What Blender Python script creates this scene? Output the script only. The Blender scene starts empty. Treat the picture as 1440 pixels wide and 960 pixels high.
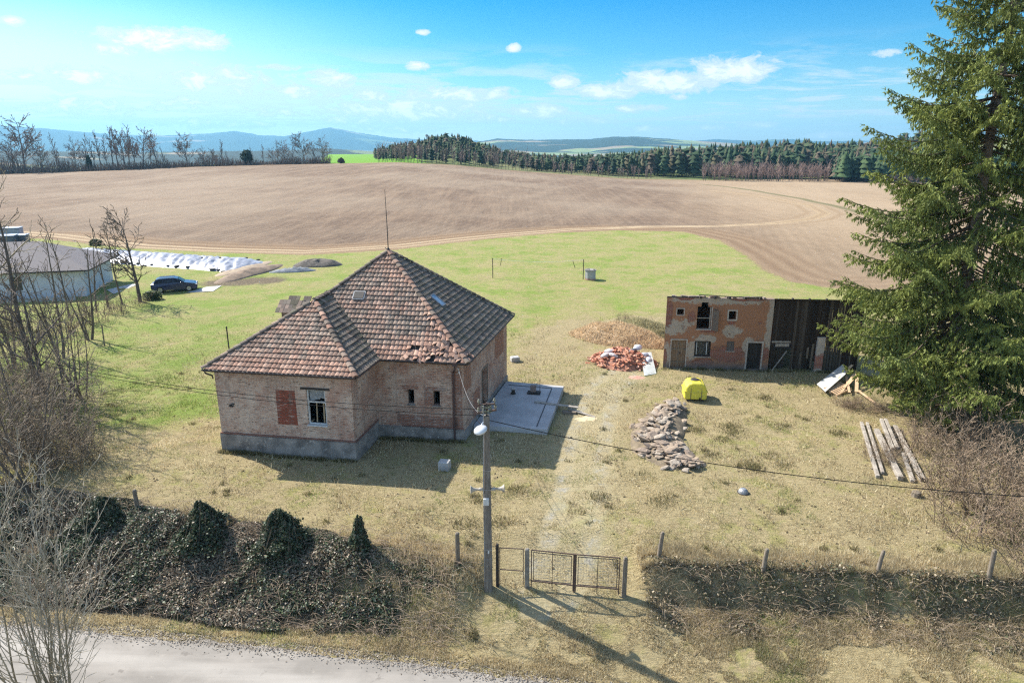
import bpy, math, random
import numpy as np
from mathutils import Vector, Matrix

random.seed(7)
RNG = np.random.RandomState(11)
SC = bpy.context.scene
COL = SC.collection
R = math.radians

# ------------------------------------------------------------------ camera
CAMH, PITCH = 15.0, 16.0
CP, SP = math.cos(R(PITCH)), math.sin(R(PITCH))
cam = bpy.data.cameras.new('camera')
cam.sensor_width = 36; cam.lens = 24; cam.clip_start = 0.1; cam.clip_end = 60000
camo = bpy.data.objects.new('camera', cam); COL.objects.link(camo)
camo.location = (0, 0, CAMH); camo.rotation_euler = (R(90 - PITCH), 0, 0)
SC.camera = camo

def ray(px, py):
    u = (px - 720) / 960; v = (py - 480) / 960
    return (u, CP - v * SP, -(SP + v * CP))

def flat(px, py, z=0.0):
    r = ray(px, py); t = (z - CAMH) / r[2]
    return (r[0] * t, r[1] * t, z)

def at_dist(px, py, Y):
    r = ray(px, py); t = Y / r[1]
    return (r[0] * t, Y, CAMH + r[2] * t)

# ------------------------------------------------------------------ noise
_LAT = {}
def vnoise(x, y, scale, seed=0):
    L = _LAT.get(seed)
    if L is None: L = _LAT[seed] = np.random.RandomState(seed + 100).rand(256, 256)
    x = np.asarray(x, float) / scale + 1000; y = np.asarray(y, float) / scale + 1000
    xi = np.floor(x).astype(int); yi = np.floor(y).astype(int)
    fx = x - xi; fy = y - yi
    fx = fx * fx * (3 - 2 * fx); fy = fy * fy * (3 - 2 * fy)
    a = L[xi % 256, yi % 256]; b = L[(xi + 1) % 256, yi % 256]
    c = L[xi % 256, (yi + 1) % 256]; d = L[(xi + 1) % 256, (yi + 1) % 256]
    return (a * (1 - fx) + b * fx) * (1 - fy) + (c * (1 - fx) + d * fx) * fy

def fbm(x, y, scale, seed=0, octv=4):
    s = 0; a = 1; t = 0
    for k in range(octv):
        s = s + a * vnoise(x, y, scale / 2 ** k, seed + k * 7); t += a; a *= .55
    return s / t

def sst(a, b, x):
    t = np.clip((np.asarray(x, float) - a) / (b - a), 0, 1)
    return t * t * (3 - 2 * t)

# ------------------------------------------------------------------ object helpers
def tag(o, label=None, cat=None, group=None, kind=None):
    if label: o['label'] = label
    if cat: o['category'] = cat
    if group: o['group'] = group
    if kind: o['kind'] = kind
    return o

def thing(name, label, cat, loc=(0, 0, 0), rotz=0.0, group=None):
    o = bpy.data.objects.new(name, None); COL.objects.link(o)
    o.empty_display_size = .3
    o.location = loc; o.rotation_euler = (0, 0, rotz)
    return tag(o, label, cat, group)

def children_map():
    m = {}
    for o in COL.objects:
        if o.parent: m.setdefault(o.parent.name, []).append(o)
    return m

def dup(root, loc, rotz=0.0, scale=1.0, label=None, group=None, rot=None):
    r = root.copy(); COL.objects.link(r)
    r.location = loc; r.rotation_euler = rot if rot else (0, 0, rotz)
    r.scale = (scale,) * 3 if not hasattr(scale, '__len__') else scale
    if label: r['label'] = label
    if group: r['group'] = group
    for ch in list(root.children):
        c = ch.copy(); COL.objects.link(c); c.parent = r
        for g in list(ch.children):
            d = g.copy(); COL.objects.link(d); d.parent = c
    return r

class MB:
    def __init__(s): s.v = []; s.f = []; s.uv = []; s.c = []; s.m = []
    def face(s, pts, uv=None, col=None, mi=0):
        i = len(s.v); s.v += [tuple(p) for p in pts]
        s.f.append(tuple(range(i, i + len(pts)))); s.uv.append(uv); s.c.append(col); s.m.append(mi)
        return s
    def add(s, vs, fs, col=None, mi=0, M=None):
        i = len(s.v)
        s.v += [tuple(M @ Vector(p)) if M else tuple(p) for p in vs]
        for f in fs:
            s.f.append(tuple(k + i for k in f)); s.uv.append(None); s.c.append(col); s.m.append(mi)
        return s
    def box(s, c, size, rz=0, M=None, col=None, mi=0, bev=0.0):
        x, y, z = [k / 2 for k in size]
        T = Matrix.Translation(c) @ (M.to_4x4() if M else Matrix.Rotation(rz, 4, 'Z'))
        if bev <= 0:
            vs = [(sx * x, sy * y, sz * z) for sz in (-1, 1) for sy in (-1, 1) for sx in (-1, 1)]
            fs = [(0, 2, 3, 1), (4, 5, 7, 6), (0, 1, 5, 4), (2, 6, 7, 3), (0, 4, 6, 2), (1, 3, 7, 5)]
        else:
            b = bev; vs = []; 
            for (zz, ins) in ((-z, b), (-z + b, 0), (z - b, 0), (z, b)):
                X, Y = x - ins, y - ins
                for (px, py) in ((-X + b, -Y), (X - b, -Y), (X, -Y + b), (X, Y - b), (X - b, Y), (-X + b, Y), (-X, Y - b), (-X, -Y + b)):
                    vs.append((px, py, zz))
            fs = [tuple(range(7, -1, -1)), tuple(range(24, 32))]
            for k in range(3):
                for j in range(8):
                    fs.append((k * 8 + j, k * 8 + (j + 1) % 8, k * 8 + 8 + (j + 1) % 8, k * 8 + 8 + j))
        return s.add(vs, fs, col, mi, T)
    def bar(s, p0, p1, w, h, col=None, mi=0):
        p0 = Vector(p0); p1 = Vector(p1); d = p1 - p0; L = d.length; d.normalize()
        up = Vector((0, 0, 1)) if abs(d.z) < .95 else Vector((0, 1, 0))
        x = d; y = up.cross(x).normalized(); z = x.cross(y)
        M = Matrix((x, y, z)).transposed()
        return s.box((p0 + p1) / 2, (L, w, h), M=M, col=col, mi=mi)
    def tube(s, pts, rad, n=8, cap=True, col=None, mi=0):
        pts = [Vector(p) for p in pts]
        if not hasattr(rad, '__len__'): rad = [rad] * len(pts)
        i0 = len(s.v); prev = None
        for k, p in enumerate(pts):
            t = (pts[min(k + 1, len(pts) - 1)] - pts[max(k - 1, 0)]).normalized()
            if prev is None:
                a = Vector((0, 0, 1)) if abs(t.z) < .9 else Vector((1, 0, 0))
                x = t.cross(a).normalized()
            else:
                x = (prev - t * prev.dot(t)).normalized()
            prev = x; y = t.cross(x)
            for j in range(n):
                a = 2 * math.pi * j / n
                s.v.append(tuple(p + x * rad[k] * math.cos(a) + y * rad[k] * math.sin(a)))
        for k in range(len(pts) - 1):
            for j in range(n):
                a = i0 + k * n + j; b = i0 + k * n + (j + 1) % n
                s.f.append((a, b, b + n, a + n)); s.uv.append(None); s.c.append(col); s.m.append(mi)
        if cap:
            s.f.append(tuple(i0 + j for j in range(n - 1, -1, -1))); s.uv.append(None); s.c.append(col); s.m.append(mi)
            e = i0 + (len(pts) - 1) * n
            s.f.append(tuple(e + j for j in range(n))); s.uv.append(None); s.c.append(col); s.m.append(mi)
        return s
    def lathe(s, prof, n=16, M=None, col=None, mi=0):
        vs = []; fs = []
        for (r, z) in prof:
            for j in range(n):
                a = 2 * math.pi * j / n; vs.append((r * math.cos(a), r * math.sin(a), z))
        for k in range(len(prof) - 1):
            for j in range(n):
                a = k * n + j; b = k * n + (j + 1) % n
                fs.append((a, b, b + n, a + n))
        fs.append(tuple(range(n - 1, -1, -1))); fs.append(tuple((len(prof) - 1) * n + j for j in range(n)))
        return s.add(vs, fs, col, mi, M)
    def wall(s, p0, p1, z0, z1, th, ops=(), mi=0, u_off=0.0, top=False):
        p0 = Vector((p0[0], p0[1], 0)); p1 = Vector((p1[0], p1[1], 0)); d = p1 - p0; L = d.length; d.normalize()
        n = Vector((d.y, -d.x, 0))
        us = sorted({0.0, L} | {o[0] for o in ops} | {o[1] for o in ops})
        zs = sorted({z0, z1} | {o[2] for o in ops} | {o[3] for o in ops})
        P = lambda u, z, k=0.0: p0 + d * u - n * k + Vector((0, 0, z))
        for i in range(len(us) - 1):
            for j in range(len(zs) - 1):
                um = (us[i] + us[i + 1]) / 2; zm = (zs[j] + zs[j + 1]) / 2
                if any(o[0] < um < o[1] and o[2] < zm < o[3] for o in ops): continue
                q = [(us[i], zs[j]), (us[i + 1], zs[j]), (us[i + 1], zs[j + 1]), (us[i], zs[j + 1])]
                s.face([P(*k) for k in q], uv=[(a + u_off, b) for a, b in q], mi=mi)
        for (a, b, c, e) in ops:
            for (q0, q1) in (((a, c), (b, c)), ((b, c), (b, e)), ((b, e), (a, e)), ((a, e), (a, c))):
                s.face([P(*q1), P(*q0), P(*q0, th), P(*q1, th)],
                       uv=[(q1[0] + u_off, q1[1]), (q0[0] + u_off, q0[1]), (q0[0] + th + u_off, q0[1] + th), (q1[0] + u_off + th, q1[1] + th)], mi=mi)
        if top:
            s.face([P(0, z1), P(L, z1), P(L, z1, th), P(0, z1, th)], uv=[(0, 0), (L, 0), (L, th), (0, th)], mi=mi)
        return s
    def build(s, name, mats, parent=None, loc=None, rotz=None, smooth=False):
        me = bpy.data.meshes.new(name)
        me.from_pydata(s.v, [], s.f)
        mats = mats if isinstance(mats, (list, tuple)) else [mats]
        for m in mats: me.materials.append(m)
        if any(s.m): me.polygons.foreach_set('material_index', s.m)
        if any(u is not None for u in s.uv):
            ul = me.uv_layers.new(name='UVMap'); flatuv = []
            for f, u in zip(s.f, s.uv):
                for k in range(len(f)): flatuv += list(u[k]) if u else [0, 0]
            ul.data.foreach_set('uv', flatuv)
        if any(c is not None for c in s.c):
            at = me.attributes.new('col', 'FLOAT_COLOR', 'FACE'); fl = []
            for c in s.c: fl += (list(c)[:3] + [1.0]) if c is not None else [1, 1, 1, 1]
            at.data.foreach_set('color', fl)
        if smooth: me.polygons.foreach_set('use_smooth', [True] * len(me.polygons))
        me.update()
        o = bpy.data.objects.new(name, me); COL.objects.link(o)
        if parent: o.parent = parent
        if loc is not None: o.location = loc
        if rotz is not None: o.rotation_euler = (0, 0, rotz)
        return o

def np_mesh(name, V, F, mat, cols=None, parent=None, attrs=None, smooth=False, vcols=None):
    """big mesh from numpy arrays; F is (M,k)"""
    me = bpy.data.meshes.new(name)
    V = np.ascontiguousarray(V, np.float32); F = np.ascontiguousarray(F, np.int32); k = F.shape[1]
    me.vertices.add(len(V)); me.vertices.foreach_set('co', V.ravel())
    me.loops.add(F.size); me.loops.foreach_set('vertex_index', F.ravel())
    me.polygons.add(len(F))
    me.polygons.foreach_set('loop_start', np.arange(0, F.size, k, dtype=np.int32))
    me.polygons.foreach_set('loop_total', np.full(len(F), k, np.int32))
    if smooth: me.polygons.foreach_set('use_smooth', np.ones(len(F), bool))
    if cols is not None:
        at = me.attributes.new('col', 'FLOAT_COLOR', 'FACE')
        c4 = np.ones((len(F), 4), np.float32); c4[:, :3] = cols; at.data.foreach_set('color', c4.ravel())
    for an, av in (attrs or {}).items():
        at = me.attributes.new(an, 'FLOAT', 'POINT'); at.data.foreach_set('value', np.ascontiguousarray(av, np.float32))
    me.materials.append(mat); me.update(calc_edges=True); me.validate()
    o = bpy.data.objects.new(name, me); COL.objects.link(o)
    if parent: o.parent = parent
    return o

# ------------------------------------------------------------------ material helpers
class NT:
    def __init__(s, name):
        s.mat = bpy.data.materials.new(name); s.mat.use_nodes = True
        s.t = s.mat.node_tree; s.N = s.t.nodes; s.b = s.N['Principled BSDF']
    def n(s, ty, **kw):
        nd = s.N.new(ty)
        for k, v in kw.items(): setattr(nd, k, v)
        return nd
    def l(s, a, b): s.t.links.new(a, b)
    def sv(s, sock, v):
        if isinstance(v, bpy.types.NodeSocket): s.l(v, sock)
        else: sock.default_value = v
    def math(s, op, a, b=0.0, c=None, clamp=False):
        m = s.n('ShaderNodeMath', operation=op, use_clamp=clamp); s.sv(m.inputs[0], a); s.sv(m.inputs[1], b)
        if c is not None: s.sv(m.inputs[2], c)
        return m.outputs[0]
    def mix(s, f, a, b, bt='MIX'):
        m = s.n('ShaderNodeMix', data_type='RGBA', blend_type=bt); s.sv(m.inputs[0], f)
        for k, v in ((6, a), (7, b)):
            if isinstance(v, bpy.types.NodeSocket): s.l(v, m.inputs[k])
            else: m.inputs[k].default_value = (*v[:3], 1)
        return m.outputs[2]
    def noise(s, vec, scale, detail=4, rough=.6, dist=0.0):
        m = s.n('ShaderNodeTexNoise'); s.sv(m.inputs['Scale'], scale); m.inputs['Detail'].default_value = detail
        m.inputs['Roughness'].default_value = rough; m.inputs['Distortion'].default_value = dist
        if vec is not None: s.l(vec, m.inputs['Vector'])
        return m.outputs[0]
    def step(s, x, a, b):
        m = s.n('ShaderNodeMapRange', interpolation_type='SMOOTHSTEP'); s.sv(m.inputs[0], x)
        s.sv(m.inputs[1], a); s.sv(m.inputs[2], b)
        return m.outputs[0]
    def ramp(s, x, stops):
        m = s.n('ShaderNodeValToRGB'); cr = m.color_ramp
        while len(cr.elements) < len(stops): cr.elements.new(.5)
        for e, (p, c) in zip(cr.elements, stops): e.position = p; e.color = (*c, 1)
        s.l(x, m.inputs[0]); return m.outputs[0]
    def attr(s, name): return s.n('ShaderNodeAttribute', attribute_name=name)
    def obj(s): return s.n('ShaderNodeTexCoord').outputs['Object']
    def uv(s): return s.n('ShaderNodeTexCoord').outputs['UV']
    def pos(s): return s.n('ShaderNodeNewGeometry').outputs['Position']
    def bump(s, h, dist=.02, st=.6):
        m = s.n('ShaderNodeBump'); m.inputs['Strength'].default_value = st; m.inputs['Distance'].default_value = dist
        s.l(h, m.inputs['Height']); s.l(m.outputs[0], s.b.inputs['Normal'])
    def done(s, col, rough=.85, metal=0.0, spec=None):
        s.sv(s.b.inputs['Base Color'], col if isinstance(col, bpy.types.NodeSocket) else (*col[:3], 1))
        s.sv(s.b.inputs['Roughness'], rough); s.b.inputs['Metallic'].default_value = metal
        if spec is not None: s.b.inputs['Specular IOR Level'].default_value = spec
        return s.mat

def mat(name, a, b=None, scale=6.0, rough=.85, bump=.01, metal=0.0, c=None, fine=40.0, streak=None, spec=None):
    """weathered surface: two tones by large noise, third by fine noise"""
    t = NT(name); b = b or tuple(k * .72 for k in a); v = t.obj()
    if streak:
        mp = t.n('ShaderNodeMapping'); mp.inputs['Scale'].default_value = streak; t.l(v, mp.inputs[0]); v = mp.outputs[0]
    big = t.noise(v, scale, 5, .65); f = t.noise(v, fine, 3, .6)
    col = t.mix(t.step(big, .35, .65), a, b)
    if c: col = t.mix(t.step(f, .55, .72), col, c)
    else: col = t.mix(t.math('MULTIPLY', f, .35), col, tuple(k * .5 for k in a))
    if bump: t.bump(t.math('ADD', big, t.math('MULTIPLY', f, .5)), bump)
    return t.done(col, rough, metal, spec)

def col_mat(name, rough=.8, var=.35, scale=9.0, bump=.0, trans=0.0, spec=.3, mult=1.0):
    """base colour from the mesh's own face colours with a little noise"""
    t = NT(name); a = t.attr('col').outputs['Color']
    f = t.noise(t.obj(), scale, 4, .65)
    k = t.math('ADD', t.math('MULTIPLY', f, 2 * var), (1 - var) * mult)
    m = t.n('ShaderNodeVectorMath', operation='SCALE'); t.l(a, m.inputs[0]); t.l(k, m.inputs['Scale'])
    if bump: t.bump(f, bump)
    t.done(m.outputs[0], rough, 0, spec)
    if trans:
        tr = t.n('ShaderNodeBsdfTranslucent'); t.l(m.outputs[0], tr.inputs[0])
        mx = t.n('ShaderNodeMixShader'); mx.inputs[0].default_value = trans
        t.l(t.b.outputs[0], mx.inputs[1]); t.l(tr.outputs[0], mx.inputs[2])
        t.l(mx.outputs[0], t.N['Material Output'].inputs[0])
    return t.mat

# ------------------------------------------------------------------ light
SUN_EL = 42.0
to_sun = Vector((-.84, .54, 0)).normalized() * math.cos(R(SUN_EL)); to_sun.z = math.sin(R(SUN_EL))
sl = bpy.data.lights.new('sun', 'SUN'); sl.energy = 4.7; sl.angle = R(.55); sl.color = (1, .95, .86)
so = bpy.data.objects.new('sun', sl); COL.objects.link(so)
so.rotation_euler = (-to_sun).to_track_quat('-Z', 'Y').to_euler(); so.location = (-60, 40, 60)

W = bpy.data.worlds.new('World'); SC.world = W; W.use_nodes = True
def make_world():
    t = W.node_tree; N = t.nodes
    class X(NT):
        def __init__(s): s.t = t; s.N = N
    x = X()
    bg = N['Background']; bg.inputs['Strength'].default_value = .14
    sky = x.n('ShaderNodeTexSky', sky_type='NISHITA'); sky.sun_disc = False
    sky.sun_elevation = R(SUN_EL); sky.sun_rotation = math.atan2(to_sun.x, to_sun.y)
    sky.altitude = 400; sky.air_density = 1.0; sky.dust_density = 1.2; sky.ozone_density = 2.0
    tc = x.n('ShaderNodeTexCoord'); sep = x.n('ShaderNodeSeparateXYZ'); x.l(tc.outputs['Generated'], sep.inputs[0])
    az = x.math('ARCTAN2', sep.outputs[0], sep.outputs[1]); el = x.math('ARCSINE', sep.outputs[2])
    clouds = [(230, 56, 78, 15, 1.1), (15, 30, 15, 6, .9), (595, 45, 9, 4, .85), (722, 68, 8, 5, .9), (587, 94, 14, 6, 1), (465, 112, 28, 13, 1),
              (300, 112, 85, 18, .72), (440, 133, 45, 9, .7), (388, 95, 22, 4, .75), (640, 133, 75, 9, .95), (565, 157, 105, 15, 1.05),
              (757, 158, 38, 9, .95), (792, 116, 19, 8, 1), (850, 130, 40, 9, 1), (940, 116, 62, 15, 1.1), (1032, 98, 50, 17, 1.1),
              (895, 153, 30, 5, .85), (955, 137, 11, 4, .8), (1245, 75, 19, 5, .8), (525, 137, 25, 9, .9), (385, 127, 38, 9, .75),
              (110, 108, 95, 14, .65), (380, 158, 55, 8, .75), (900, 182, 45, 5, .7), (1170, 190, 40, 4, .7), (985, 180, 28, 4, .7),
              (700, 126, 15, 4, .75), (260, 145, 60, 8, .6), (820, 172, 50, 5, .7), (1120, 156, 14, 4, .8), (1065, 176, 22, 4, .7), (150, 70, 40, 8, .7), (500, 168, 60, 8, .85), (680, 168, 45, 7, .8), (560, 182, 60, 5, .7), (300, 175, 90, 7, .75), (120, 150, 90, 12, .8), (880, 124, 30, 8, .95)]
    cb = x.n('ShaderNodeCombineXYZ'); x.l(az, cb.inputs[0]); x.l(x.math('MULTIPLY', el, 2.0), cb.inputs[1])
    n1 = x.noise(cb.outputs[0], 30, 10, .70, .5); n2 = x.noise(cb.outputs[0], 9, 4, .6)
    acc = None
    for (px, py, w, h, amp) in clouds:
        def ang(a, b):
            r = Vector(ray(a, b)).normalized(); return math.atan2(r.x, r.y), math.asin(r.z)
        a0, e0 = ang(px, py); a1, _ = ang(px + w, py); _, e1 = ang(px, py - h)
        dx = x.math('MULTIPLY', x.math('SUBTRACT', az, a0), 1 / (a1 - a0))
        dy = x.math('MULTIPLY', x.math('SUBTRACT', el, e0), 1 / (e1 - e0))
        q = x.math('MULTIPLY_ADD', dx, dx, x.math('MULTIPLY', dy, dy))
        val = x.math('MULTIPLY_ADD', q, -.6 * amp, amp)
        acc = val if acc is None else x.math('MAXIMUM', acc, val)
    body = x.math('ADD', acc, x.math('MULTIPLY', x.math('SUBTRACT', n1, .5), 4.2))
    mask = x.step(body, -.28, .55)
    # scattered fair weather cumulus thickening towards the horizon
    dz = x.math('ADD', sep.outputs[2], .035)
    pc = x.n('ShaderNodeCombineXYZ'); x.l(x.math('DIVIDE', sep.outputs[0], dz), pc.inputs[0]); x.l(x.math('DIVIDE', sep.outputs[1], dz), pc.inputs[1])
    n3 = x.noise(pc.outputs[0], .62, 9, .66, .3)
    far_c = x.math('MULTIPLY', x.step(x.math('ADD', n3, x.math('MULTIPLY', x.step(az, .45, -.5), .09)), .49, .62), x.math('MULTIPLY', x.step(el, .012, .03), x.step(el, .145, .06)))
    mask = x.math('MAXIMUM', mask, x.math('MULTIPLY', far_c, .9))
    # thin high veil, thicker towards the sun side and the horizon
    side = x.step(az, -.02, -.62)
    low = x.step(el, .20, .04)
    veil = x.math('MULTIPLY', x.math('MULTIPLY', side, low), x.math('ADD', .55, n2), clamp=True)
    cover = x.math('MAXIMUM', x.math('MULTIPLY', mask, .92), x.math('MULTIPLY', veil, .58))
    # a clear spring sky: deep cyan blue overhead in front, paler to the horizon and towards the sun
    tone = x.ramp(x.math('MULTIPLY', el, 1.0), [(0.0, (.70, .77, .72)), (.025, (.53, .65, .66)), (.07, (.29, .50, .57)), (.12, (.11, .39, .53)), (.185, (.006, .31, .52)), (.35, (.22, .5, .68)), (.65, (1.0, .96, .90))])
    sky_tone = x.mix(x.math('MULTIPLY', side, x.step(el, .24, .05)), tone, (.50, .68, .74))
    sky_tone = x.mix(x.step(sep.outputs[1], .05, -.45), sky_tone, (1.12, 1.08, 1.0))  # brighter sky added behind the camera to lift the shaded front walls
    base = x.mix(1.0, sky.outputs[0], sky_tone, 'MULTIPLY')
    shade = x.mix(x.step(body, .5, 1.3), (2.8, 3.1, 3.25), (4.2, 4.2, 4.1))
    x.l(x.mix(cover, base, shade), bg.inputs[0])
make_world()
vs = SC.view_settings; vs.view_transform = 'Standard'; vs.look = 'None'; vs.exposure = 1.16; vs.gamma = 1
try: vs.use_curve_mapping = False
except Exception: pass
SC.cycles.max_bounces = 6; SC.cycles.diffuse_bounces = 3; SC.cycles.glossy_bounces = 2; SC.cycles.transmission_bounces = 3
SC.cycles.transparent_max_bounces = 6; SC.cycles.volume_bounces = 0
SC.cycles.use_denoising = False; SC.cycles.use_adaptive_sampling = False; SC.cycles.pixel_filter_type = 'BLACKMAN_HARRIS'; SC.cycles.filter_width = 1.25
SC.cycles.caustics_reflective = False; SC.cycles.caustics_refractive = False
SC.cycles.sample_clamp_indirect = 8
# ------------------------------------------------------------------ terrain
FX = [-60, -25, -16, -9, -2, 1, 5.5, 17, 25, 60]
FY = [32, 28.6, 26.2, 24.3, 22.4, 21.6, 22.3, 21.3, 20.6, 17]
def fence_y(x): return np.interp(x, FX, FY)
def road_y(x): return np.interp(x, [-80, -30, -13.5, -5.8, .9, 8, 40], [26, 22.1, 20.2, 19.2, 18.0, 16.4, 8])
CREST = [(-400, 246), (0, 246), (170, 240), (280, 235), (400, 232), (560, 229), (640, 233), (700, 239), (760, 244), (880, 253), (1000, 257), (1240, 259), (1440, 262), (2200, 262)]
CY = 330.0
_c = [at_dist(a, b, CY) for a, b in CREST]
CU = [p[0] / CY for p in _c]; CZ = [p[2] for p in _c]
def terrain(x, y):
    x = np.asarray(x, float); y = np.asarray(y, float)
    yf = fence_y(x); yr = road_y(x) + .9
    t = np.clip((yf - y) / np.maximum(yf - yr, .5), 0, 1)
    left = sst(0, 1, t)
    dist = yf - y
    right = .66 * sst(0, 1.15, dist) + .34 * t
    w = sst(3.0, 7.0, x)
    prof = left * (1 - w) + right * w
    gate = np.clip((24.5 - y) / np.maximum(24.5 - yr, .5), 0, 1)
    gw = sst(-2.2, -1.0, x) * (1 - sst(4.3, 5.3, x))
    prof = prof * (1 - gw) + gate * gw
    z = -1.5 * prof
    rough = (fbm(x, y, 5.0, 3, 4) - .5)
    z = z + rough * .35 * (sst(0, 1, y - road_y(x)) ) * (1 - sst(60, 110, y))
    # fields
    u = x / np.maximum(y, 20.0)
    zc = np.interp(u, CU, CZ)
    g = sst(70, 350, y) ; g = np.minimum(g / .985, 1.0)
    z = z + zc * g + (fbm(x, y, 60, 9, 3) - .5) * 1.2 * sst(90, 200, y) * (1 - sst(300, 340, y))
    drop = np.interp(u, [-.6, -.3, -.26, -.14, -.10, 0.05, .15, .3, 1.2], [45, 40, 3, 3, 0, 14, 10, 0, 0])
    z = z - drop * sst(345, 900, y)
    z = z + 6.0 * np.exp(-((u + .085) / .06) ** 2) * sst(350, 430, y) * (1 - sst(480, 700, y))
    z = z + np.interp(u, [.18, .45, .56, .8, 1.4], [0, 7, 16, 34, 40]) * sst(370, 650, y)
    z = z - 60 * sst(900, 2600, y)
    z = z - 40 * sst(150, 700, -y)
    return z
def tz(x, y): return float(terrain(x, y))
def gp(px, py):
    r = ray(px, py); t = 5.0
    while t < 4000:
        x, y, z = r[0] * t, r[1] * t, CAMH + r[2] * t
        if z <= tz(x, y): break
        t += max(.05, (z - tz(x, y)) * .4)
    return Vector((r[0] * t, r[1] * t, tz(r[0] * t, r[1] * t)))
def on(x, y, dz=0.0): return Vector((x, y, tz(x, y) + dz))

def poly_sdf(x, y, poly):
    x = np.asarray(x, float); y = np.asarray(y, float)
    d = np.full(x.shape, 1e18); ins = np.zeros(x.shape, bool)
    n = len(poly)
    for i in range(n):
        x0, y0 = poly[i]; x1, y1 = poly[(i + 1) % n]
        ex, ey = x1 - x0, y1 - y0; L = ex * ex + ey * ey + 1e-9
        t = np.clip(((x - x0) * ex + (y - y0) * ey) / L, 0, 1)
        d = np.minimum(d, (x - x0 - t * ex) ** 2 + (y - y0 - t * ey) ** 2)
        c = ((y0 > y) != (y1 > y)) & (x < (x1 - x0) * (y - y0) / (y1 - y0 + 1e-12) + x0)
        ins ^= c
    d = np.sqrt(d); return np.where(ins, d, -d)
def line_dist(x, y, pts):
    x = np.asarray(x, float); y = np.asarray(y, float); d = np.full(x.shape, 1e18)
    for (x0, y0), (x1, y1) in zip(pts[:-1], pts[1:]):
        ex, ey = x1 - x0, y1 - y0; L = ex * ex + ey * ey + 1e-9
        t = np.clip(((x - x0) * ex + (y - y0) * ey) / L, 0, 1)
        d = np.minimum(d, (x - x0 - t * ex) ** 2 + (y - y0 - t * ey) ** 2)
    return np.sqrt(d)

pxl = lambda L: [tuple(gp(*p)[:2]) for p in L]
FIELD_EDGE = pxl([(0, 335), (60, 336), (180, 349), (300, 355), (430, 359), (560, 351), (700, 335), (780, 328), (870, 324), (960, 326), (1010, 338), (1045, 358), (1070, 378), (1110, 396), (1180, 406), (1300, 408), (1440, 412)])
FIELD = [(-400, 130), (-130, 118)] + FIELD_EDGE + [(140, 70), (500, 60), (700, 400), (300, 420), (60, 342), (-100, 339), (-300, 339)]
LOOP = pxl([(0, 325), (90, 332), (200, 346), (300, 351), (430, 354), (560, 346), (700, 331), (800, 323), (900, 319), (1010, 318), (1090, 314), (1140, 308), (1160, 300), (1140, 289), (1080, 277), (1000, 268)])
TRACK = pxl([(770, 830), (800, 770), (815, 700), (822, 640), (835, 585), (850, 545), (880, 525)])
EDGE2 = pxl([(985, 259), (1060, 268), (1130, 280), (1200, 296), (1300, 330)])

def seg_grid(a, b, n): return list(np.linspace(a, b, n, endpoint=False))
gx = np.array(sorted(set([-12400, -9000, -6000, -4000, -2800, -2000, -1500, -1100, -850] + seg_grid(-700, -360, 30) + seg_grid(-360, -120, 70) + seg_grid(-120, -34, 100) + seg_grid(-34, 34, 250) + seg_grid(34, 120, 90) + seg_grid(120, 360, 60) + seg_grid(360, 700, 30) + [700, 850, 1100, 1500, 2000, 2800, 4000, 6000, 9000, 12400])))
gy = np.array(sorted(set([-12400, -7000, -4000, -1500, -600, -200, -80, -30, -10, 0, 6, 11] + seg_grid(14, 52, 170) + seg_grid(52, 130, 130) + seg_grid(130, 360, 110) + seg_grid(360, 720, 60) + [720, 800, 900, 1050, 1250, 1500, 2000, 2700, 3600, 5000, 7000, 10000, 12400])))
X, Y = np.meshgrid(gx, gy); X = X.ravel(); Y = Y.ravel(); Z = terrain(X, Y)
nx, ny = len(gx), len(gy)
idx = np.arange(nx * ny).reshape(ny, nx)
F = np.stack([idx[:-1, :-1].ravel(), idx[:-1, 1:].ravel(), idx[1:, 1:].ravel(), idx[1:, :-1].ravel()], 1)
fd = np.clip(poly_sdf(X, Y, FIELD), -60, 300)
ld = np.clip(line_dist(X, Y, LOOP), 0, 30)
td = np.clip(line_dist(X, Y, TRACK), 0, 20)
e2 = np.clip(line_dist(X, Y, EDGE2), 0, 30)
def green_of(x, y):
    lawn = sst(0, 14, (y - 38) - np.clip(x + 2, 0, 9) * 1.9 ) * (1 - sst(14, 22, x))
    left = sst(-12, -19, x) * sst(29, 38, y)
    far = sst(54, 64, y)
    g = np.maximum(np.maximum(lawn * .75, left * .8), far * .72)
    g = np.maximum(g, .24 + 0 * x)
    g = g - .2 * np.exp(-((x - 5) / 8) ** 2 - ((y - 56) / 5) ** 2)
    return np.clip(g, 0, 1)
def soil_of(x, y):
    yf = fence_y(x)
    bank = sst(.4, 1.2, yf - y) * sst(.2, 1.4, y - road_y(x))
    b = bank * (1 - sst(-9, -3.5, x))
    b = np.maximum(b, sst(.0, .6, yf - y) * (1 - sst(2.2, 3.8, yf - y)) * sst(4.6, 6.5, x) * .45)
    b = np.maximum(b, .9 * np.exp(-(line_dist(x, y, [tuple(flat(375, 395)[:2]), tuple(flat(310, 398)[:2])]) / 3.0) ** 2))
    b = np.maximum(b, .5 * np.exp(-((road_y(x) + .15 - y) / .35) ** 2) * (1 - sst(2, 6, x)))
    return np.clip(b, 0, 1)
mead = sst(334, 340, Y) * (1 - sst(1600, 4000, np.abs(X)))
lush = sst(333, 337, Y) * sst(-.30, -.27, X / np.maximum(Y, 1)) * (1 - sst(-.14, -.11, X / np.maximum(Y, 1)))

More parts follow.
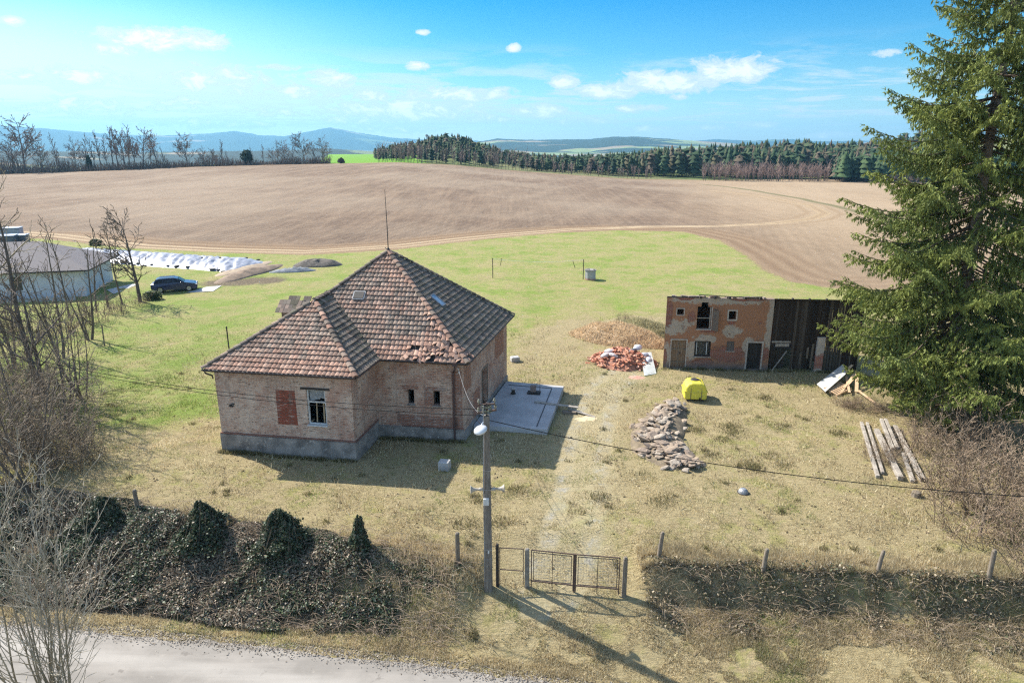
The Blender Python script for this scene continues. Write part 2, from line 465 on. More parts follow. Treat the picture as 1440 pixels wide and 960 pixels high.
def ground_material():
    t = NT('ground_mix'); p = t.pos()
    n_big = t.noise(p, .22, 5, .6); n_mid = t.noise(p, 1.1, 5, .65, .3); n_tuft = t.noise(p, 4.5, 6, .7, .5); n_fine = t.noise(p, 22, 4, .7)
    mp = t.n('ShaderNodeMapping'); mp.inputs['Rotation'].default_value = (0, 0, .6); mp.inputs['Scale'].default_value = (1, 3.2, 1); t.l(p, mp.inputs[0])
    n_str = t.noise(mp.outputs[0], 2.6, 6, .75, 1.2)
    A = lambda s_: t.attr(s_).outputs['Fac']
    dry = t.ramp(n_str, [(.28, (.17, .125, .065)), (.44, (.33, .262, .142)), (.58, (.42, .345, .20)), (.75, (.53, .455, .29))])
    dry = t.mix(t.step(n_fine, .35, .75), t.mix(.5, dry, (.20, .15, .08)), dry)
    olive = t.mix(n_fine, (.20, .185, .062), (.31, .285, .11))
    lus = t.mix(n_tuft, (.105, .18, .026), (.215, .28, .046))
    gmask = t.math('ADD', A('green'), t.math('ADD', t.math('MULTIPLY', t.math('SUBTRACT', n_mid, .5), 1.6), t.math('ADD', t.math('MULTIPLY', t.math('SUBTRACT', n_big, .5), 1.4), t.math('MULTIPLY', t.math('SUBTRACT', n_tuft, .5), .8))))
    c = t.mix(t.step(gmask, .22, .62), dry, olive)
    c = t.mix(t.math('MULTIPLY', t.step(gmask, .55, 1.0), .85), c, lus)
    worn = t.mix(t.step(n_big, .45, .7), (.34, .285, .14), c)
    c = t.mix(.25, c, worn)
    c = t.mix(t.math('MULTIPLY', t.step(t.math('ADD', t.math('MULTIPLY', n_mid, .55), t.math('MULTIPLY', n_tuft, .45)), .56, .66), .55), c, (.135, .105, .058))
    # gravel wheel tracks
    gr = t.mix(n_fine, (.20, .19, .175), (.42, .40, .37))
    td_ = A('track')
    rut = t.step(t.math('ABSOLUTE', t.math('SUBTRACT', td_, .85)), .55, .1)
    c = t.mix(t.math('MULTIPLY', rut, t.step(t.math('ADD', n_mid, t.math('MULTIPLY', n_tuft, .5)), .70, .95)), c, gr)
    c = t.mix(t.math('MULTIPLY', t.step(td_, 2.6, .6), .38), c, (.44, .38, .24))
    # soil under the banks and heaps
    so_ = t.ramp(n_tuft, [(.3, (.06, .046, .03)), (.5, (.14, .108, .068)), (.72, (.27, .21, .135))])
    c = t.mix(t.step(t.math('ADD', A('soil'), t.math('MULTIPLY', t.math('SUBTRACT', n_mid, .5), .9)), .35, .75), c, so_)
    # meadow past the crest
    far_g = t.mix(t.step(t.noise(p, .004, 4, .6), .42, .58), (.085, .12, .035), (.17, .17, .075))
    c = t.mix(A('mead'), c, far_g)
    c = t.mix(A('lush'), c, (.13, .26, .022))
    # ploughed field with drill rows
    d = A('fieldd')
    mr = t.n('ShaderNodeMapping'); mr.inputs['Rotation'].default_value = (0, 0, R(17)); t.l(p, mr.inputs[0])
    sx = t.n('ShaderNodeSeparateXYZ'); t.l(mr.outputs[0], sx.inputs[0])
    wob = t.math('MULTIPLY', t.noise(p, .006, 2, .5), 4.0)
    xr = t.math('ADD', sx.outputs[0], wob)
    row = t.math('MULTIPLY_ADD', t.math('SINE', t.math('MULTIPLY', xr, 3.6)), .5, .5)
    sy_ = t.n('ShaderNodeSeparateXYZ'); t.l(p, sy_.inputs[0]); row = t.math('MULTIPLY', row, t.step(sy_.outputs[1], 190.0, 95.0))
    row2 = t.math('MULTIPLY_ADD', t.math('SINE', t.math('MULTIPLY', xr, .58)), .5, .5)
    row2 = t.math('POWER', row2, 5.0)
    ms = t.n('ShaderNodeMapping'); ms.inputs['Rotation'].default_value = (0, 0, R(17)); ms.inputs['Scale'].default_value = (1, .035, 1); t.l(p, ms.inputs[0])
    stre = t.noise(ms.outputs[0], .9, 6, .75)
    fsoil = t.mix(t.step(t.math('ADD', t.math('MULTIPLY', n_big, .4), t.math('MULTIPLY', stre, .6)), .35, .65), (.125, .083, .055), (.22, .152, .10))
    big2 = t.noise(p, .016, 4, .55)
    fsoil = t.mix(t.step(big2, .40, .62), fsoil, t.mix(.5, fsoil, (.31, .24, .17)))
    fsoil = t.mix(t.math('MULTIPLY', t.math('MULTIPLY', row, .45), t.step(t.noise(p, .05, 3, .6), .3, .62)), fsoil, (.085, .057, .038))
    fsoil = t.mix(t.math('MULTIPLY', t.step(t.noise(p, 1.6, 5, .8), .52, .7), .45), fsoil, (.36, .275, .195))
    fsoil = t.mix(t.math('MULTIPLY', row2, .14), fsoil, (.36, .26, .17))
    sp = t.n('ShaderNodeSeparateXYZ'); t.l(p, sp.inputs[0])
    east = t.step(t.math('SUBTRACT', sp.outputs[0], t.math('MULTIPLY', sp.outputs[1], .18)), 0.0, 45.0)
    fsoil = t.mix(t.math('MULTIPLY', east, .6), fsoil, t.mix(n_big, (.33, .235, .14), (.42, .315, .20)))
    # headland: furrows and the wheel loop follow the edge
    hl = t.math('MULTIPLY_ADD', t.math('SINE', t.math('MULTIPLY', d, 2.4)), .5, .5)
    head = t.mix(t.math('MULTIPLY', hl, .5), t.mix(n_mid, (.15, .095, .055), (.24, .155, .09)), (.33, .235, .145))
    fsoil = t.mix(t.math('MULTIPLY', t.step(d, 11.0, 6.0), t.math('SUBTRACT', 1.0, t.math('MULTIPLY', east, .8))), fsoil, head)
    ldv = A('loop')
    lp = t.step(t.math('ABSOLUTE', t.math('SUBTRACT', ldv, 1.0)), .75, .2)
    fsoil = t.mix(t.math('MULTIPLY', lp, .8), fsoil, (.44, .335, .21))
    halo = t.math('MULTIPLY', t.step(ldv, 9.0, 2.0), t.math('MULTIPLY_ADD', t.math('SINE', t.math('MULTIPLY', ldv, 2.1)), .5, .5))
    fsoil = t.mix(t.math('MULTIPLY', halo, t.math('MULTIPLY', east, .45)), fsoil, (.22, .14, .07))
    fsoil = t.mix(t.math('MULTIPLY', t.step(A('edge'), 2.2, .4), .8), fsoil, (.12, .115, .05))
    dn = t.math('ADD', d, t.math('MULTIPLY', t.math('SUBTRACT', n_mid, .5), 3.0))
    c = t.mix(t.step(dn, -.3, .5), c, fsoil)
    t.bump(t.math('ADD', t.math('MULTIPLY', n_str, 1.0), t.math('ADD', t.math('MULTIPLY', n_tuft, .6), t.math('MULTIPLY', n_fine, .25))), .16, .8)
    return t.done(c, .95, 0, .15)
ground = np_mesh('ground', np.stack([X, Y, Z], 1), F, ground_material(), smooth=True,
                 attrs=dict(green=green_of(X, Y), soil=soil_of(X, Y), fieldd=fd, loop=ld, track=td, edge=e2, mead=mead, lush=lush))
tag(ground, kind='structure')

# ------------------------------------------------------------------ road
def road():
    t = NT('worn_asphalt'); p = t.pos()
    n1 = t.noise(p, .5, 5, .65, .6); n2 = t.noise(p, 3, 5, .7); n3 = t.noise(p, 60, 3, .6)
    mp = t.n('ShaderNodeMapping'); mp.inputs['Rotation'].default_value = (0, 0, .16); mp.inputs['Scale'].default_value = (.12, 1.6, 1); t.l(p, mp.inputs[0])
    st = t.noise(mp.outputs[0], 1.2, 5, .6)
    c = t.mix(t.step(t.math('ADD', t.math('MULTIPLY', n1, .5), t.math('MULTIPLY', st, .5)), .38, .62), (.20, .182, .16), (.275, .25, .22))
    c = t.mix(t.math('MULTIPLY', t.step(n2, .60, .72), .5), c, (.36, .32, .27)); vc = t.n('ShaderNodeTexVoronoi', feature='DISTANCE_TO_EDGE'); vc.inputs['Scale'].default_value = .55; dv = t.n('ShaderNodeMapping'); t.l(p, dv.inputs[0]); nz = t.n('ShaderNodeTexNoise'); nz.inputs['Scale'].default_value = 2.2; t.l(p, nz.inputs['Vector']); vm = t.n('ShaderNodeVectorMath', operation='ADD'); t.l(p, vm.inputs[0]); t.l(nz.outputs['Color'], vm.inputs[1]); t.l(vm.outputs[0], vc.inputs['Vector']); c = t.mix(t.math('MULTIPLY', t.step(vc.outputs['Distance'], .010, .003), t.step(n1, .55, .65)), c, (.07, .06, .05)); c = t.mix(t.math('MULTIPLY', t.step(t.noise(p, 1.7, 4, .6), .62, .68), .6), c, (.13, .115, .10)); c = t.mix(t.math('MULTIPLY', t.step(t.noise(p, 26, 3, .7), .68, .74), .5), c, (.42, .38, .33)); sxr = t.n('ShaderNodeSeparateXYZ'); t.l(p, sxr.inputs[0]); yl = t.math('ADD', sxr.outputs[1], t.math('MULTIPLY', sxr.outputs[0], .158)); wt = t.step(t.math('ABSOLUTE', t.math('SUBTRACT', t.math('ABSOLUTE', t.math('SUBTRACT', yl, 16.05)), .85)), .5, .1); c = t.mix(t.math('MULTIPLY', wt, t.math('MULTIPLY', st, .7)), c, (.36, .335, .30)); c = t.mix(t.math('MULTIPLY', t.step(n3, .5, .75), .4), c, (.13, .12, .11))
    t.bump(n3, .006, .5)
    m = t.done(c, .9, 0, .25)
    xs = np.linspace(-60, 20, 1200); V = []; Fq = []
    edge = road_y(xs) + (fbm(xs, xs * 0 + 3, 3.0, 5, 3) - .5) * .35 + (fbm(xs, xs * 0 + 9, .5, 6, 3) - .5) * .22
    rows = [0, -.25, -.6, -1.5, -3.0, -4.4, -5.2]
    crown = [.012, .02, .03, .055, .06, .03, .01]
    for k, (ro, cr) in enumerate(zip(rows, crown)):
        yy = edge + ro; V.append(np.stack([xs, yy, terrain(xs, yy) * 0 - 1.5 + cr], 1))
    V = np.concatenate(V); n = len(xs)
    for k in range(len(rows) - 1):
        i = np.arange(n - 1) + k * n; Fq.append(np.stack([i + n, i + n + 1, i + 1, i], 1))
    tag(np_mesh('road', V, np.concatenate(Fq), m, smooth=True), kind='structure')
road()

# ------------------------------------------------------------------ distant hills and mountains
def hill(name, prof, d0, dp, d1, m, rough=0.0, base=-70, seed=1):
    """a long ridge: skyline profile given in picture points, real ground rising from d0 to dp and falling to d1"""
    P = [Vector(ray(a, b)) for a, b in prof]
    az = [math.atan2(p.x, p.y) for p in P]; ht = [CAMH + p.z / math.hypot(p.x, p.y) * dp for p in P]
    A = np.linspace(az[0], az[-1], 300); Hh = np.interp(A, az, ht)
    ds = np.concatenate([np.linspace(d0, dp, 26), np.linspace(dp, d1, 8)[1:]])
    V = []
    for d in ds:
        k = sst(d0, dp, d) if d <= dp else 1 - sst(dp, d1, d)
        x = np.sin(A) * d; y = np.cos(A) * d
        z = base + (Hh - base) * k + (fbm(x, y, 500, seed, 5) - .5) * rough * (k * (1 - .85 * k) if d <= dp else 0) * 4
        z = z + (fbm(x, y, 60, seed + 3, 2) - .5) * rough * .25
        V.append(np.stack([x, y, z], 1))
    V = np.concatenate(V); n = len(A); Fq = []
    for k in range(len(ds) - 1):
        i = np.arange(n - 1) + k * n; Fq.append(np.stack([i, i + 1, i + 1 + n, i + n], 1))
    return tag(np_mesh(name, V, np.concatenate(Fq), m, smooth=True), kind='structure')
def wooded(name, woods, fields, cover, sc):
    t = NT(name); p = t.pos(); mp = t.n('ShaderNodeMapping'); mp.inputs['Scale'].default_value = (.6, 1.6, 1); t.l(p, mp.inputs[0])
    n = t.noise(mp.outputs[0], sc, 5, .55); n2 = t.noise(p, sc * 12, 3, .7)
    fcol = t.mix(t.step(t.noise(p, sc * 1.7, 2, .5), .45, .55), fields, (.25, .19, .12))
    c = t.mix(t.step(n, cover, cover + .03), fcol, t.mix(n2, tuple(k * .6 for k in woods), woods))
    return t.done(c, .95, 0, .1)
forest_far = wooded('mountain_forest', (.03, .05, .03), (.10, .13, .05), .38, .0009)
patchy = wooded('hill_fields', (.03, .045, .025), (.20, .24, .09), .44, .0022)
hill('mountains', [(-300, 190), (-100, 172), (0, 177), (60, 180), (150, 188), (230, 192), (290, 188), (330, 185), (370, 191), (400, 192), (440, 184), (465, 180), (500, 187), (560, 195), (640, 198), (720, 198), (800, 199), (900, 200)], 6500, 9500, 12000, forest_far, 60, seed=3)
hill('far_hills', [(640, 206), (700, 195), (760, 197), (830, 196), (860, 193), (890, 192), (930, 195), (960, 197), (1020, 201), (1100, 205), (1200, 210)], 2300, 4600, 6000, patchy, 30, seed=5)
hill('far_ridge', [(900, 204), (960, 200), (1010, 196), (1060, 198), (1110, 196), (1150, 199), (1250, 198), (1500, 195), (1800, 195)], 6000, 8200, 10000, forest_far, 40, seed=8)
hill('low_ridge', [(-300, 212), (0, 213), (200, 214), (400, 212), (450, 209), (500, 211), (560, 216), (620, 222)], 1500, 2600, 3400, wooded('ridge_woods', (.05, .055, .035), (.16, .18, .08), .42, .003), 14, seed=9)

# ------------------------------------------------------------------ air
def haze():
    m = bpy.data.materials.new('haze_air'); m.use_nodes = True; t = m.node_tree
    t.nodes.remove(t.nodes['Principled BSDF'])
    v = t.nodes.new('ShaderNodeVolumePrincipled'); v.inputs['Color'].default_value = (.27, .62, .90, 1)
    v.inputs['Density'].default_value = HAZE; v.inputs['Anisotropy'].default_value = .2
    t.links.new(v.outputs[0], t.nodes['Material Output'].inputs['Volume'])
    mb = MB(); mb.box((0, 0, 100), (25000, 25000, 540)); o = mb.build('haze', m)
    tag(o, kind='stuff')
HAZE = 1.1e-4
haze()
# ------------------------------------------------------------------ shared surfaces
def brick_mat(name, c1, c2, mortar, lime, lime_lo, lime_hi, stain=(.06, .05, .045), base_z=None):
    t = NT(name); uv = t.uv(); p = t.pos()
    b = t.n('ShaderNodeTexBrick'); t.l(uv, b.inputs['Vector'])
    b.inputs['Color1'].default_value = (*c1, 1); b.inputs['Color2'].default_value = (*c2, 1); b.inputs['Mortar'].default_value = (*mortar, 1)
    b.inputs['Scale'].default_value = 1; b.inputs['Brick Width'].default_value = .29; b.inputs['Row Height'].default_value = .085
    b.inputs['Mortar Size'].default_value = .012; b.inputs['Bias'].default_value = -.1
    n = t.noise(p, .9, 6, .68); n2 = t.noise(p, 7, 5, .7); n3 = t.noise(p, 30, 3, .7)
    m = t.math('ADD', t.math('MULTIPLY', n, .62), t.math('MULTIPLY', n2, .38))
    c = t.mix(t.step(n3, .3, .75), b.outputs[0], t.mix(.35, b.outputs[0], stain))
    limes = t.mix(n3, tuple(k * .72 for k in lime), lime)
    c = t.mix(t.math('MULTIPLY', t.step(m, lime_lo, lime_hi), .82), c, limes)
    bare = t.math('MULTIPLY', t.step(t.math('ADD', t.math('MULTIPLY', t.noise(p, .7, 4, .6), .75), t.math('MULTIPLY', n2, .25)), .54, .62), .5)
    c = t.mix(bare, c, t.mix(n3, (.40, .17, .105), (.28, .12, .08)))
    stn = t.n('ShaderNodeMapping'); stn.inputs['Scale'].default_value = (1.6, .22, 1); t.l(uv, stn.inputs[0])
    c = t.mix(t.math('MULTIPLY', t.step(t.noise(stn.outputs[0], 2.0, 5, .65), .52, .7), .5), c, (.20, .155, .125))
    pit = t.n('ShaderNodeMapping'); pit.inputs['Scale'].default_value = (3.2, 11, 1); t.l(uv, pit.inputs[0])
    pits = t.noise(pit.outputs[0], 1.0, 3, .6)
    c = t.mix(t.math('MULTIPLY', t.step(pits, .57, .68), .75), c, (.13, .085, .065)); c = t.mix(t.math('MULTIPLY', t.step(pits, .42, .34), .4), c, (.66, .56, .47))
    h = t.math('ADD', t.math('MULTIPLY', b.outputs['Fac'], -1.0), t.math('MULTIPLY', n2, .8))
    t.bump(t.math('SUBTRACT', h, t.math('MULTIPLY', t.step(pits, .60, .70), 1.0)), .02, .8)
    return t.done(c, .92, 0, .15)

M_brick = brick_mat('limewashed_brick', (.45, .25, .175), (.35, .19, .135), (.53, .42, .335), (.72, .58, .46), .36, .64)
M_brick2 = brick_mat('weathered_brick', (.43, .205, .135), (.32, .165, .115), (.51, .40, .31), (.68, .54, .42), .40, .66)
M_infill = brick_mat('red_infill_brick', (.33, .07, .035), (.22, .055, .03), (.22, .12, .09), (.3, .15, .11), .75, .9)
M_orange = brick_mat('orange_brick', (.40, .17, .09), (.33, .14, .08), (.30, .24, .20), (.42, .30, .24), .6, .8)
M_plinth = mat('stained_plinth', (.27, .245, .22), (.12, .11, .10), 1.5, .92, .02, c=(.38, .35, .31), fine=6)
M_dark = mat('tarred_wood', (.045, .035, .028), (.02, .017, .015), 3, .85)
M_timber = mat('old_timber', (.22, .175, .13), (.12, .095, .07), 3, .85, .01, streak=(1, 1, 6))
M_grey_wood = mat('silver_timber', (.34, .30, .25), (.20, .17, .14), 4, .85, .01, c=(.5, .47, .42), fine=30)
M_white_paint = mat('flaking_white_paint', (.66, .66, .64), (.48, .48, .46), 6, .6, .004)
M_conc = mat('weathered_concrete', (.40, .39, .37), (.27, .26, .25), 2.2, .9, .008, c=(.5, .48, .45))
M_black = mat('black_iron', (.03, .028, .027), (.05, .035, .028), 10, .6, .002)
M_rust = mat('rusty_iron', (.10, .06, .04), (.05, .035, .03), 12, .75, .003, c=(.2, .09, .05))
M_zinc = mat('dull_zinc', (.33, .34, .35), (.22, .22, .225), 5, .5, .002, metal=.4)
M_cable = mat('black_cable', (.02, .02, .02), (.03, .03, .03), 5, 1.0, 0, spec=.0)
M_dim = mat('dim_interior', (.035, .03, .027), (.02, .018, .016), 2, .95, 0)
def glass_mat():
    t = NT('dusty_glass'); t.b.inputs['Alpha'].default_value = .42
    n = t.noise(t.obj(), 5, 4, .6)
    return t.done(t.mix(n, (.06, .07, .075), (.16, .17, .17)), .12, 0, .6)
M_glass = glass_mat()
M_tile = col_mat('clay_tiles', .85, .45, 14, .006, spec=.15)
M_under = mat('roof_battens', (.05, .04, .033), (.03, .025, .022), 4, .95, 0)

# ------------------------------------------------------------------ the brick house
HX, HY, HR = -14.76, 32.09, R(-9)
HA = Vector((math.cos(HR), math.sin(HR), 0)); HB = Vector((-math.sin(HR), math.cos(HR), 0))
def hw(a, b, z=0.0): return Vector((HX, HY, 0)) + HA * a + HB * b + Vector((0, 0, z))
house = thing('brick_house', 'derelict pale brick house with hipped clay tile roof and a thin mast on the peak', 'house', (HX, HY, 0), HR)
EZ = 4.45
win = (4.76, 5.74, 1.75, 3.6)
infill = (3.15, 4.2, 1.66, 3.48)
s1 = (1.72, 2.07, 1.96, 2.76); s2 = (3.10, 3.46, 1.97, 2.76)
mb = MB()
mb.wall((0, 0), (7.1, 0), -.3, EZ, .3, [win])
mb.wall((7.1, 0), (7.22, 2.95), -.3, EZ, .3, u_off=7.1, mi=1)
mb.wall((7.22, 2.95), (11.9, 2.95), -.3, EZ, .32, [s1, s2], u_off=10, mi=1)
rw_dir = Vector((.7, 9.65, 0)); rwl = rw_dir.length
door = (3.7, 4.8, .35, 2.72)
mb.wall((11.9, 2.95), (12.6, 12.6), -.3, EZ, .32, [door], u_off=15, mi=1)
mb.wall((12.6, 12.6), (0.65, 12.6), -.3, EZ, .3, u_off=25, mi=1)
mb.wall((0.0, 12.6), (0, 0), -.3, EZ, .3, u_off=37)
wallo = mb.build('wall', [M_brick, M_brick2], house)
# plinth, slightly proud, broken along its foot
def plinth(p0, p1, h, k=.06):
    m = MB(); p0 = Vector((*p0, 0)); p1 = Vector((*p1, 0)); d = (p1 - p0); L = d.length; d.normalize(); n = Vector((d.y, -d.x, 0))
    c = (p0 + p1) / 2 + n * (k / 2 - .02)
    N = int(L / .25); 
    for i in range(N):
        a = p0 + d * (L * i / N); b = p0 + d * (L * (i + 1) / N)
        if i == 0: a = a - d * k * .98
        if i == N - 1: b = b + d * k * .98
        j = lambda q: k + (vnoise(q.x * 9 + 3, q.y * 9, 1.0, 4) - .5) * .03
        A_, B_ = a + n * j(a), b + n * j(b)
        hz = lambda q: h + float(vnoise(q.x * 5, q.y * 5, 1.0, 6) - .5) * .04
        zA, zB = Vector((0, 0, hz(a))), Vector((0, 0, hz(b))); bt = Vector((0, 0, -.3))
        m.face([A_ + bt, B_ + bt, B_ + zB, A_ + zA]); m.face([A_ + zA, B_ + zB, b + zB + Vector((0, 0, .02)), a + zA + Vector((0, 0, .02))])
    return m
pl = MB()
for q0, q1, h in (((0, 0), (7.1, 0), .93), ((7.1, 0), (7.22, 2.95), .88), ((7.22, 2.95), (11.9, 2.95), .68), ((11.9, 2.95), (12.6, 12.6), .5), ((0, 6), (0, 0), .93)):
    m = plinth(q0, q1, h); pl.v, off = pl.v + m.v, len(pl.v)
    for f in m.f: pl.f.append(tuple(i + off for i in f)); pl.uv.append(None); pl.c.append(None); pl.m.append(0)
pl.build('plinth', M_plinth, house)
cr = MB()
for q0, q1, h in (((-.03, 0), (7.13, 0), 1.0), ((7.1, -.03), (7.22, 2.95), .96), ((8.6, 2.95), (11.93, 2.95), .76)):
    a, b = Vector((*q0, h)), Vector((*q1, h)); d = (b - a).normalized(); n = Vector((d.y, -d.x, 0)) * .03
    cr.bar(a + n, b + n, .09, .055)
cr.build('string_course', mat('red_course', (.25, .12, .085), (.15, .08, .06), 5, .9), house)
# bricked-up opening: red bricks set 2 cm back in a shallow proud edge
ib = MB(); y = -.004
ib.face([(infill[0], y, infill[2]), (infill[1], y, infill[2]), (infill[1] - .03, y, infill[3]), (infill[0] + .02, y, infill[3])], uv=[(infill[0], infill[2]), (infill[1], infill[2]), (infill[1], infill[3]), (infill[0], infill[3])])
tag(ib.build('bricked_up_opening', M_infill, house), 'bare red brick infill of a former window')
lt = MB(); 
for c, L, z in ((5.24, 1.5, 3.64),): lt.box((c, -.012, z), (L, .05, .11))
lt.build('lintel', M_dark, house)
# repaired orange brick round the small windows
op = MB()
for (u, z0, z1, w0, w1) in ((1.9, 2.77, 2.98, -.45, .42), (3.28, 2.77, 2.98, -.62, .5), (2.86, 1.95, 2.74, -.24, .22), (4.35, .8, 3.9, -.24, .3), (3.0, .8, 1.35, -1.9, 1.4)):
    a0, a1 = 7.22 + u + w0, 7.22 + u + w1
    op.face([(a0, 2.945, z0), (a1, 2.945, z0), (a1, 2.945, z1), (a0, 2.945, z1)], uv=[(a0, z0), (a1, z0), (a1, z1), (a0, z1)])
op.build('brick_repair', brick_mat('patched_brick', (.34, .15, .09), (.25, .11, .07), (.30, .25, .22), (.42, .35, .30), .50, .62), house)
def window(u0, u1, z0, z1, y, parent, full=True):
    w = MB(); f = .06; dpt = .09
    w.box(((u0 + u1) / 2, y, z0 + f / 2), (u1 - u0, dpt, f)); w.box(((u0 + u1) / 2, y, z1 - f / 2), (u1 - u0, dpt, f))
    w.box((u0 + f / 2, y, (z0 + z1) / 2), (f, dpt, z1 - z0 - 2 * f)); w.box((u1 - f / 2, y, (z0 + z1) / 2), (f, dpt, z1 - z0 - 2 * f))
    if full:
        zt = z0 + (z1 - z0) * .64
        w.box(((u0 + u1) / 2, y, zt), (u1 - u0 - 2 * f, dpt, .07))
    return w.build('window', M_white_paint if full else M_dim, parent)
wn = window(win[0] + .01, win[1] - .01, win[2] + .01, win[3] - .01, .11, house)
ca = MB()
cx = np.linspace(win[0] + .1, win[1] - .1, 22)
for i in range(21):
    z1 = win[3] - .1; f0 = .17 + .02 * math.sin(i * 1.7); f1 = .17 + .02 * math.sin((i + 1) * 1.7)
    zb = lambda q: win[2] + 1.22 + .06 * math.sin(q * 5) + (.10 if q > win[1] - .35 else 0)
    ca.face([(cx[i], f0, zb(cx[i])), (cx[i + 1], f1, zb(cx[i + 1])), (cx[i + 1], f1, z1), (cx[i], f0, z1)])
ca.build('curtain', mat('grey_net_curtain', (.34, .35, .35), (.2, .21, .21), 5, .9, 0), wn)
cs = MB()
for (u, w_, tilt) in ((win[0] + .38, .05, .12), (win[1] - .22, .07, -.05)):
    cs.bar((u, .2, win[2] + .08), (u + tilt * .1, .26, win[2] + 1.15), w_, .04)
cs.bar((win[0] + .12, .16, win[2] + .12), (win[0] + .12, .42, win[2] + .12), .04, .05)
cs.build('casement', mat('bare_sash_wood', (.42, .33, .2), (.3, .22, .13), 5, .8), wn)
sg = MB(); sg.box(((win[0] + win[1]) / 2, -.03, win[2] - .02), (win[1] - win[0] + .06, .16, .05)); sg.build('sill', M_white_paint, wn)
for q in (s1, s2):
    a0 = 7.22 + q[0]; a1 = 7.22 + q[1]
    w = window(a0 + .005, a1 - .005, q[2] + .005, q[3] - .005, 2.95 + .24, house, False)
    g = MB(); g.box(((a0 + a1) / 2, 2.95 - .02, q[2] - .035), (a1 - a0 + .1, .12, .05)); g.build('sill', M_plinth, w)
# side door of old boards in the right wall, and floor so that openings look into a room
dm = rw_dir.normalized(); dn = Vector((dm.y, -dm.x, 0))
def rw(u, k, z): return Vector((11.9, 2.95, 0)) + dm * u + dn * k + Vector((0, 0, z))
db = MB()
for i in range(6):
    u0 = door[0] + .03 + i * (door[1] - door[0] - .06) / 6; u1 = u0 + (door[1] - door[0] - .06) / 6 - .012
    db.bar(rw((u0 + u1) / 2, -.25, door[2]), rw((u0 + u1) / 2, -.25, door[3] - .02), .04, u1 - u0)
db.build('door', mat('brown_door_boards', (.12, .075, .05), (.07, .045, .03), 4, .8), house)
df = MB()
for u in (door[0] - .05, door[1] + .05): df.bar(rw(u, .01, door[2]), rw(u, .01, door[3] + .1), .03, .1)
df.bar(rw(door[0], .01, door[3] + .05), rw(door[1], .01, door[3] + .05), .03, .1)
df.build('door_frame', M_timber, house)
for (u0, u1, z0, z1) in ((.25, 1.5, 2.6, 4.2), (6.6, 8.8, 2.4, 4.3), (1.9, 3.2, .6, 2.0)):
    pt = MB(); pt.face([rw(u0, .006, z0), rw(u1, .006, z0), rw(u1, .006, z1), rw(u0, .006, z1)], uv=[(u0, z0), (u1, z0), (u1, z1), (u0, z1)]); pt.build('side_brick_repair', M_orange, house)
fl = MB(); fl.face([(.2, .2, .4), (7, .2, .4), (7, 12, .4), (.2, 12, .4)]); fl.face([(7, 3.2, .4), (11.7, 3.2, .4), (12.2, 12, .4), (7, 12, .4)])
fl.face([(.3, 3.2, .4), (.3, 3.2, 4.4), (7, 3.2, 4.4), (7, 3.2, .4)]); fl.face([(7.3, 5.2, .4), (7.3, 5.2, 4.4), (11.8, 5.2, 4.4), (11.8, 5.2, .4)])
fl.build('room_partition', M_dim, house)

# --- roof
AP = (6.6, 7.75, 9.2)
ME = [(.3, 2.6, EZ), (12.25, 2.6, EZ), (12.95, 12.95, EZ), (.3, 12.95, EZ)]
WR = 3.9; WZ = 7.16
hipf = (WZ - EZ) / (AP[2] - EZ)
J = (WR, 2.6 + (AP[1] - 2.6) * hipf, WZ)
W0 = (WR, 3.6, WZ)
WE = [(-.35, -.35, EZ), (7.5, -.35, EZ)]
WV = (7.6, 2.6, EZ)     # foot of the valley
planes = [  # polygon, eave start, eave end, mossiness
    ([ME[0], ME[1], AP], ME[0], ME[1], .25, 'front'),
    ([ME[1], ME[2], AP], ME[1], ME[2], .95, 'side'),
    ([ME[2], ME[3], AP], ME[2], ME[3], .6, 'back'),
    ([ME[3], ME[0], AP], ME[3], ME[0], .2, 'left'),
    ([WE[0], WE[1], W0], WE[0], WE[1], .35, 'wfront'),
    ([WE[1], WV, J, W0], WE[1], WV, .9, 'wside'),
    ([(-.35, J[1] + .1, EZ), WE[0], W0, (WR, J[1] + .1, WZ)], (-.35, J[1] + .1, EZ), WE[0], .2, 'wleft'),
]
tiles = MB(); under = MB()
terr = [(.33, .195, .14), (.28, .165, .12), (.39, .245, .18), (.33, .215, .16), (.25, .155, .115)]
grey = [(.20, .155, .125), (.155, .125, .10), (.24, .185, .145), (.27, .20, .155), (.11, .09, .075)]
mossy = [(.12, .10, .082), (.16, .135, .11), (.20, .165, .13), (.13, .115, .082)]
rr = random.Random(5)
def tint(c, k): return tuple(q * k for q in c)
def tile(o, e, s, n, x0, x1, t, L, col, lift=0.0, skew=0.0):
    K = 4; prof = [0.012, .038, .03, .004]
    P = lambda x, y, h: o + e * x + s * y + n * h
    vs = []
    for k in range(K):
        x = x0 + (x1 - x0) * k / (K - 1)
        vs += [P(x, t - .035 + skew * k * .01, .092 + prof[k] + lift), P(x, t + L, .03 + prof[k] + lift * .3), P(x, t - .035 + skew * k * .01, .035 + prof[k] * .6 + lift)]
    fs = []
    for k in range(K - 1):
        a = k * 3; b = a + 3
        fs += [(a, b, b + 1, a + 1), (a + 2, b + 2, b, a)]
    fs += [(2, 0, 1), ((K - 1) * 3, (K - 1) * 3 + 2, (K - 1) * 3 + 1)]
    tiles.add(vs, fs, col)
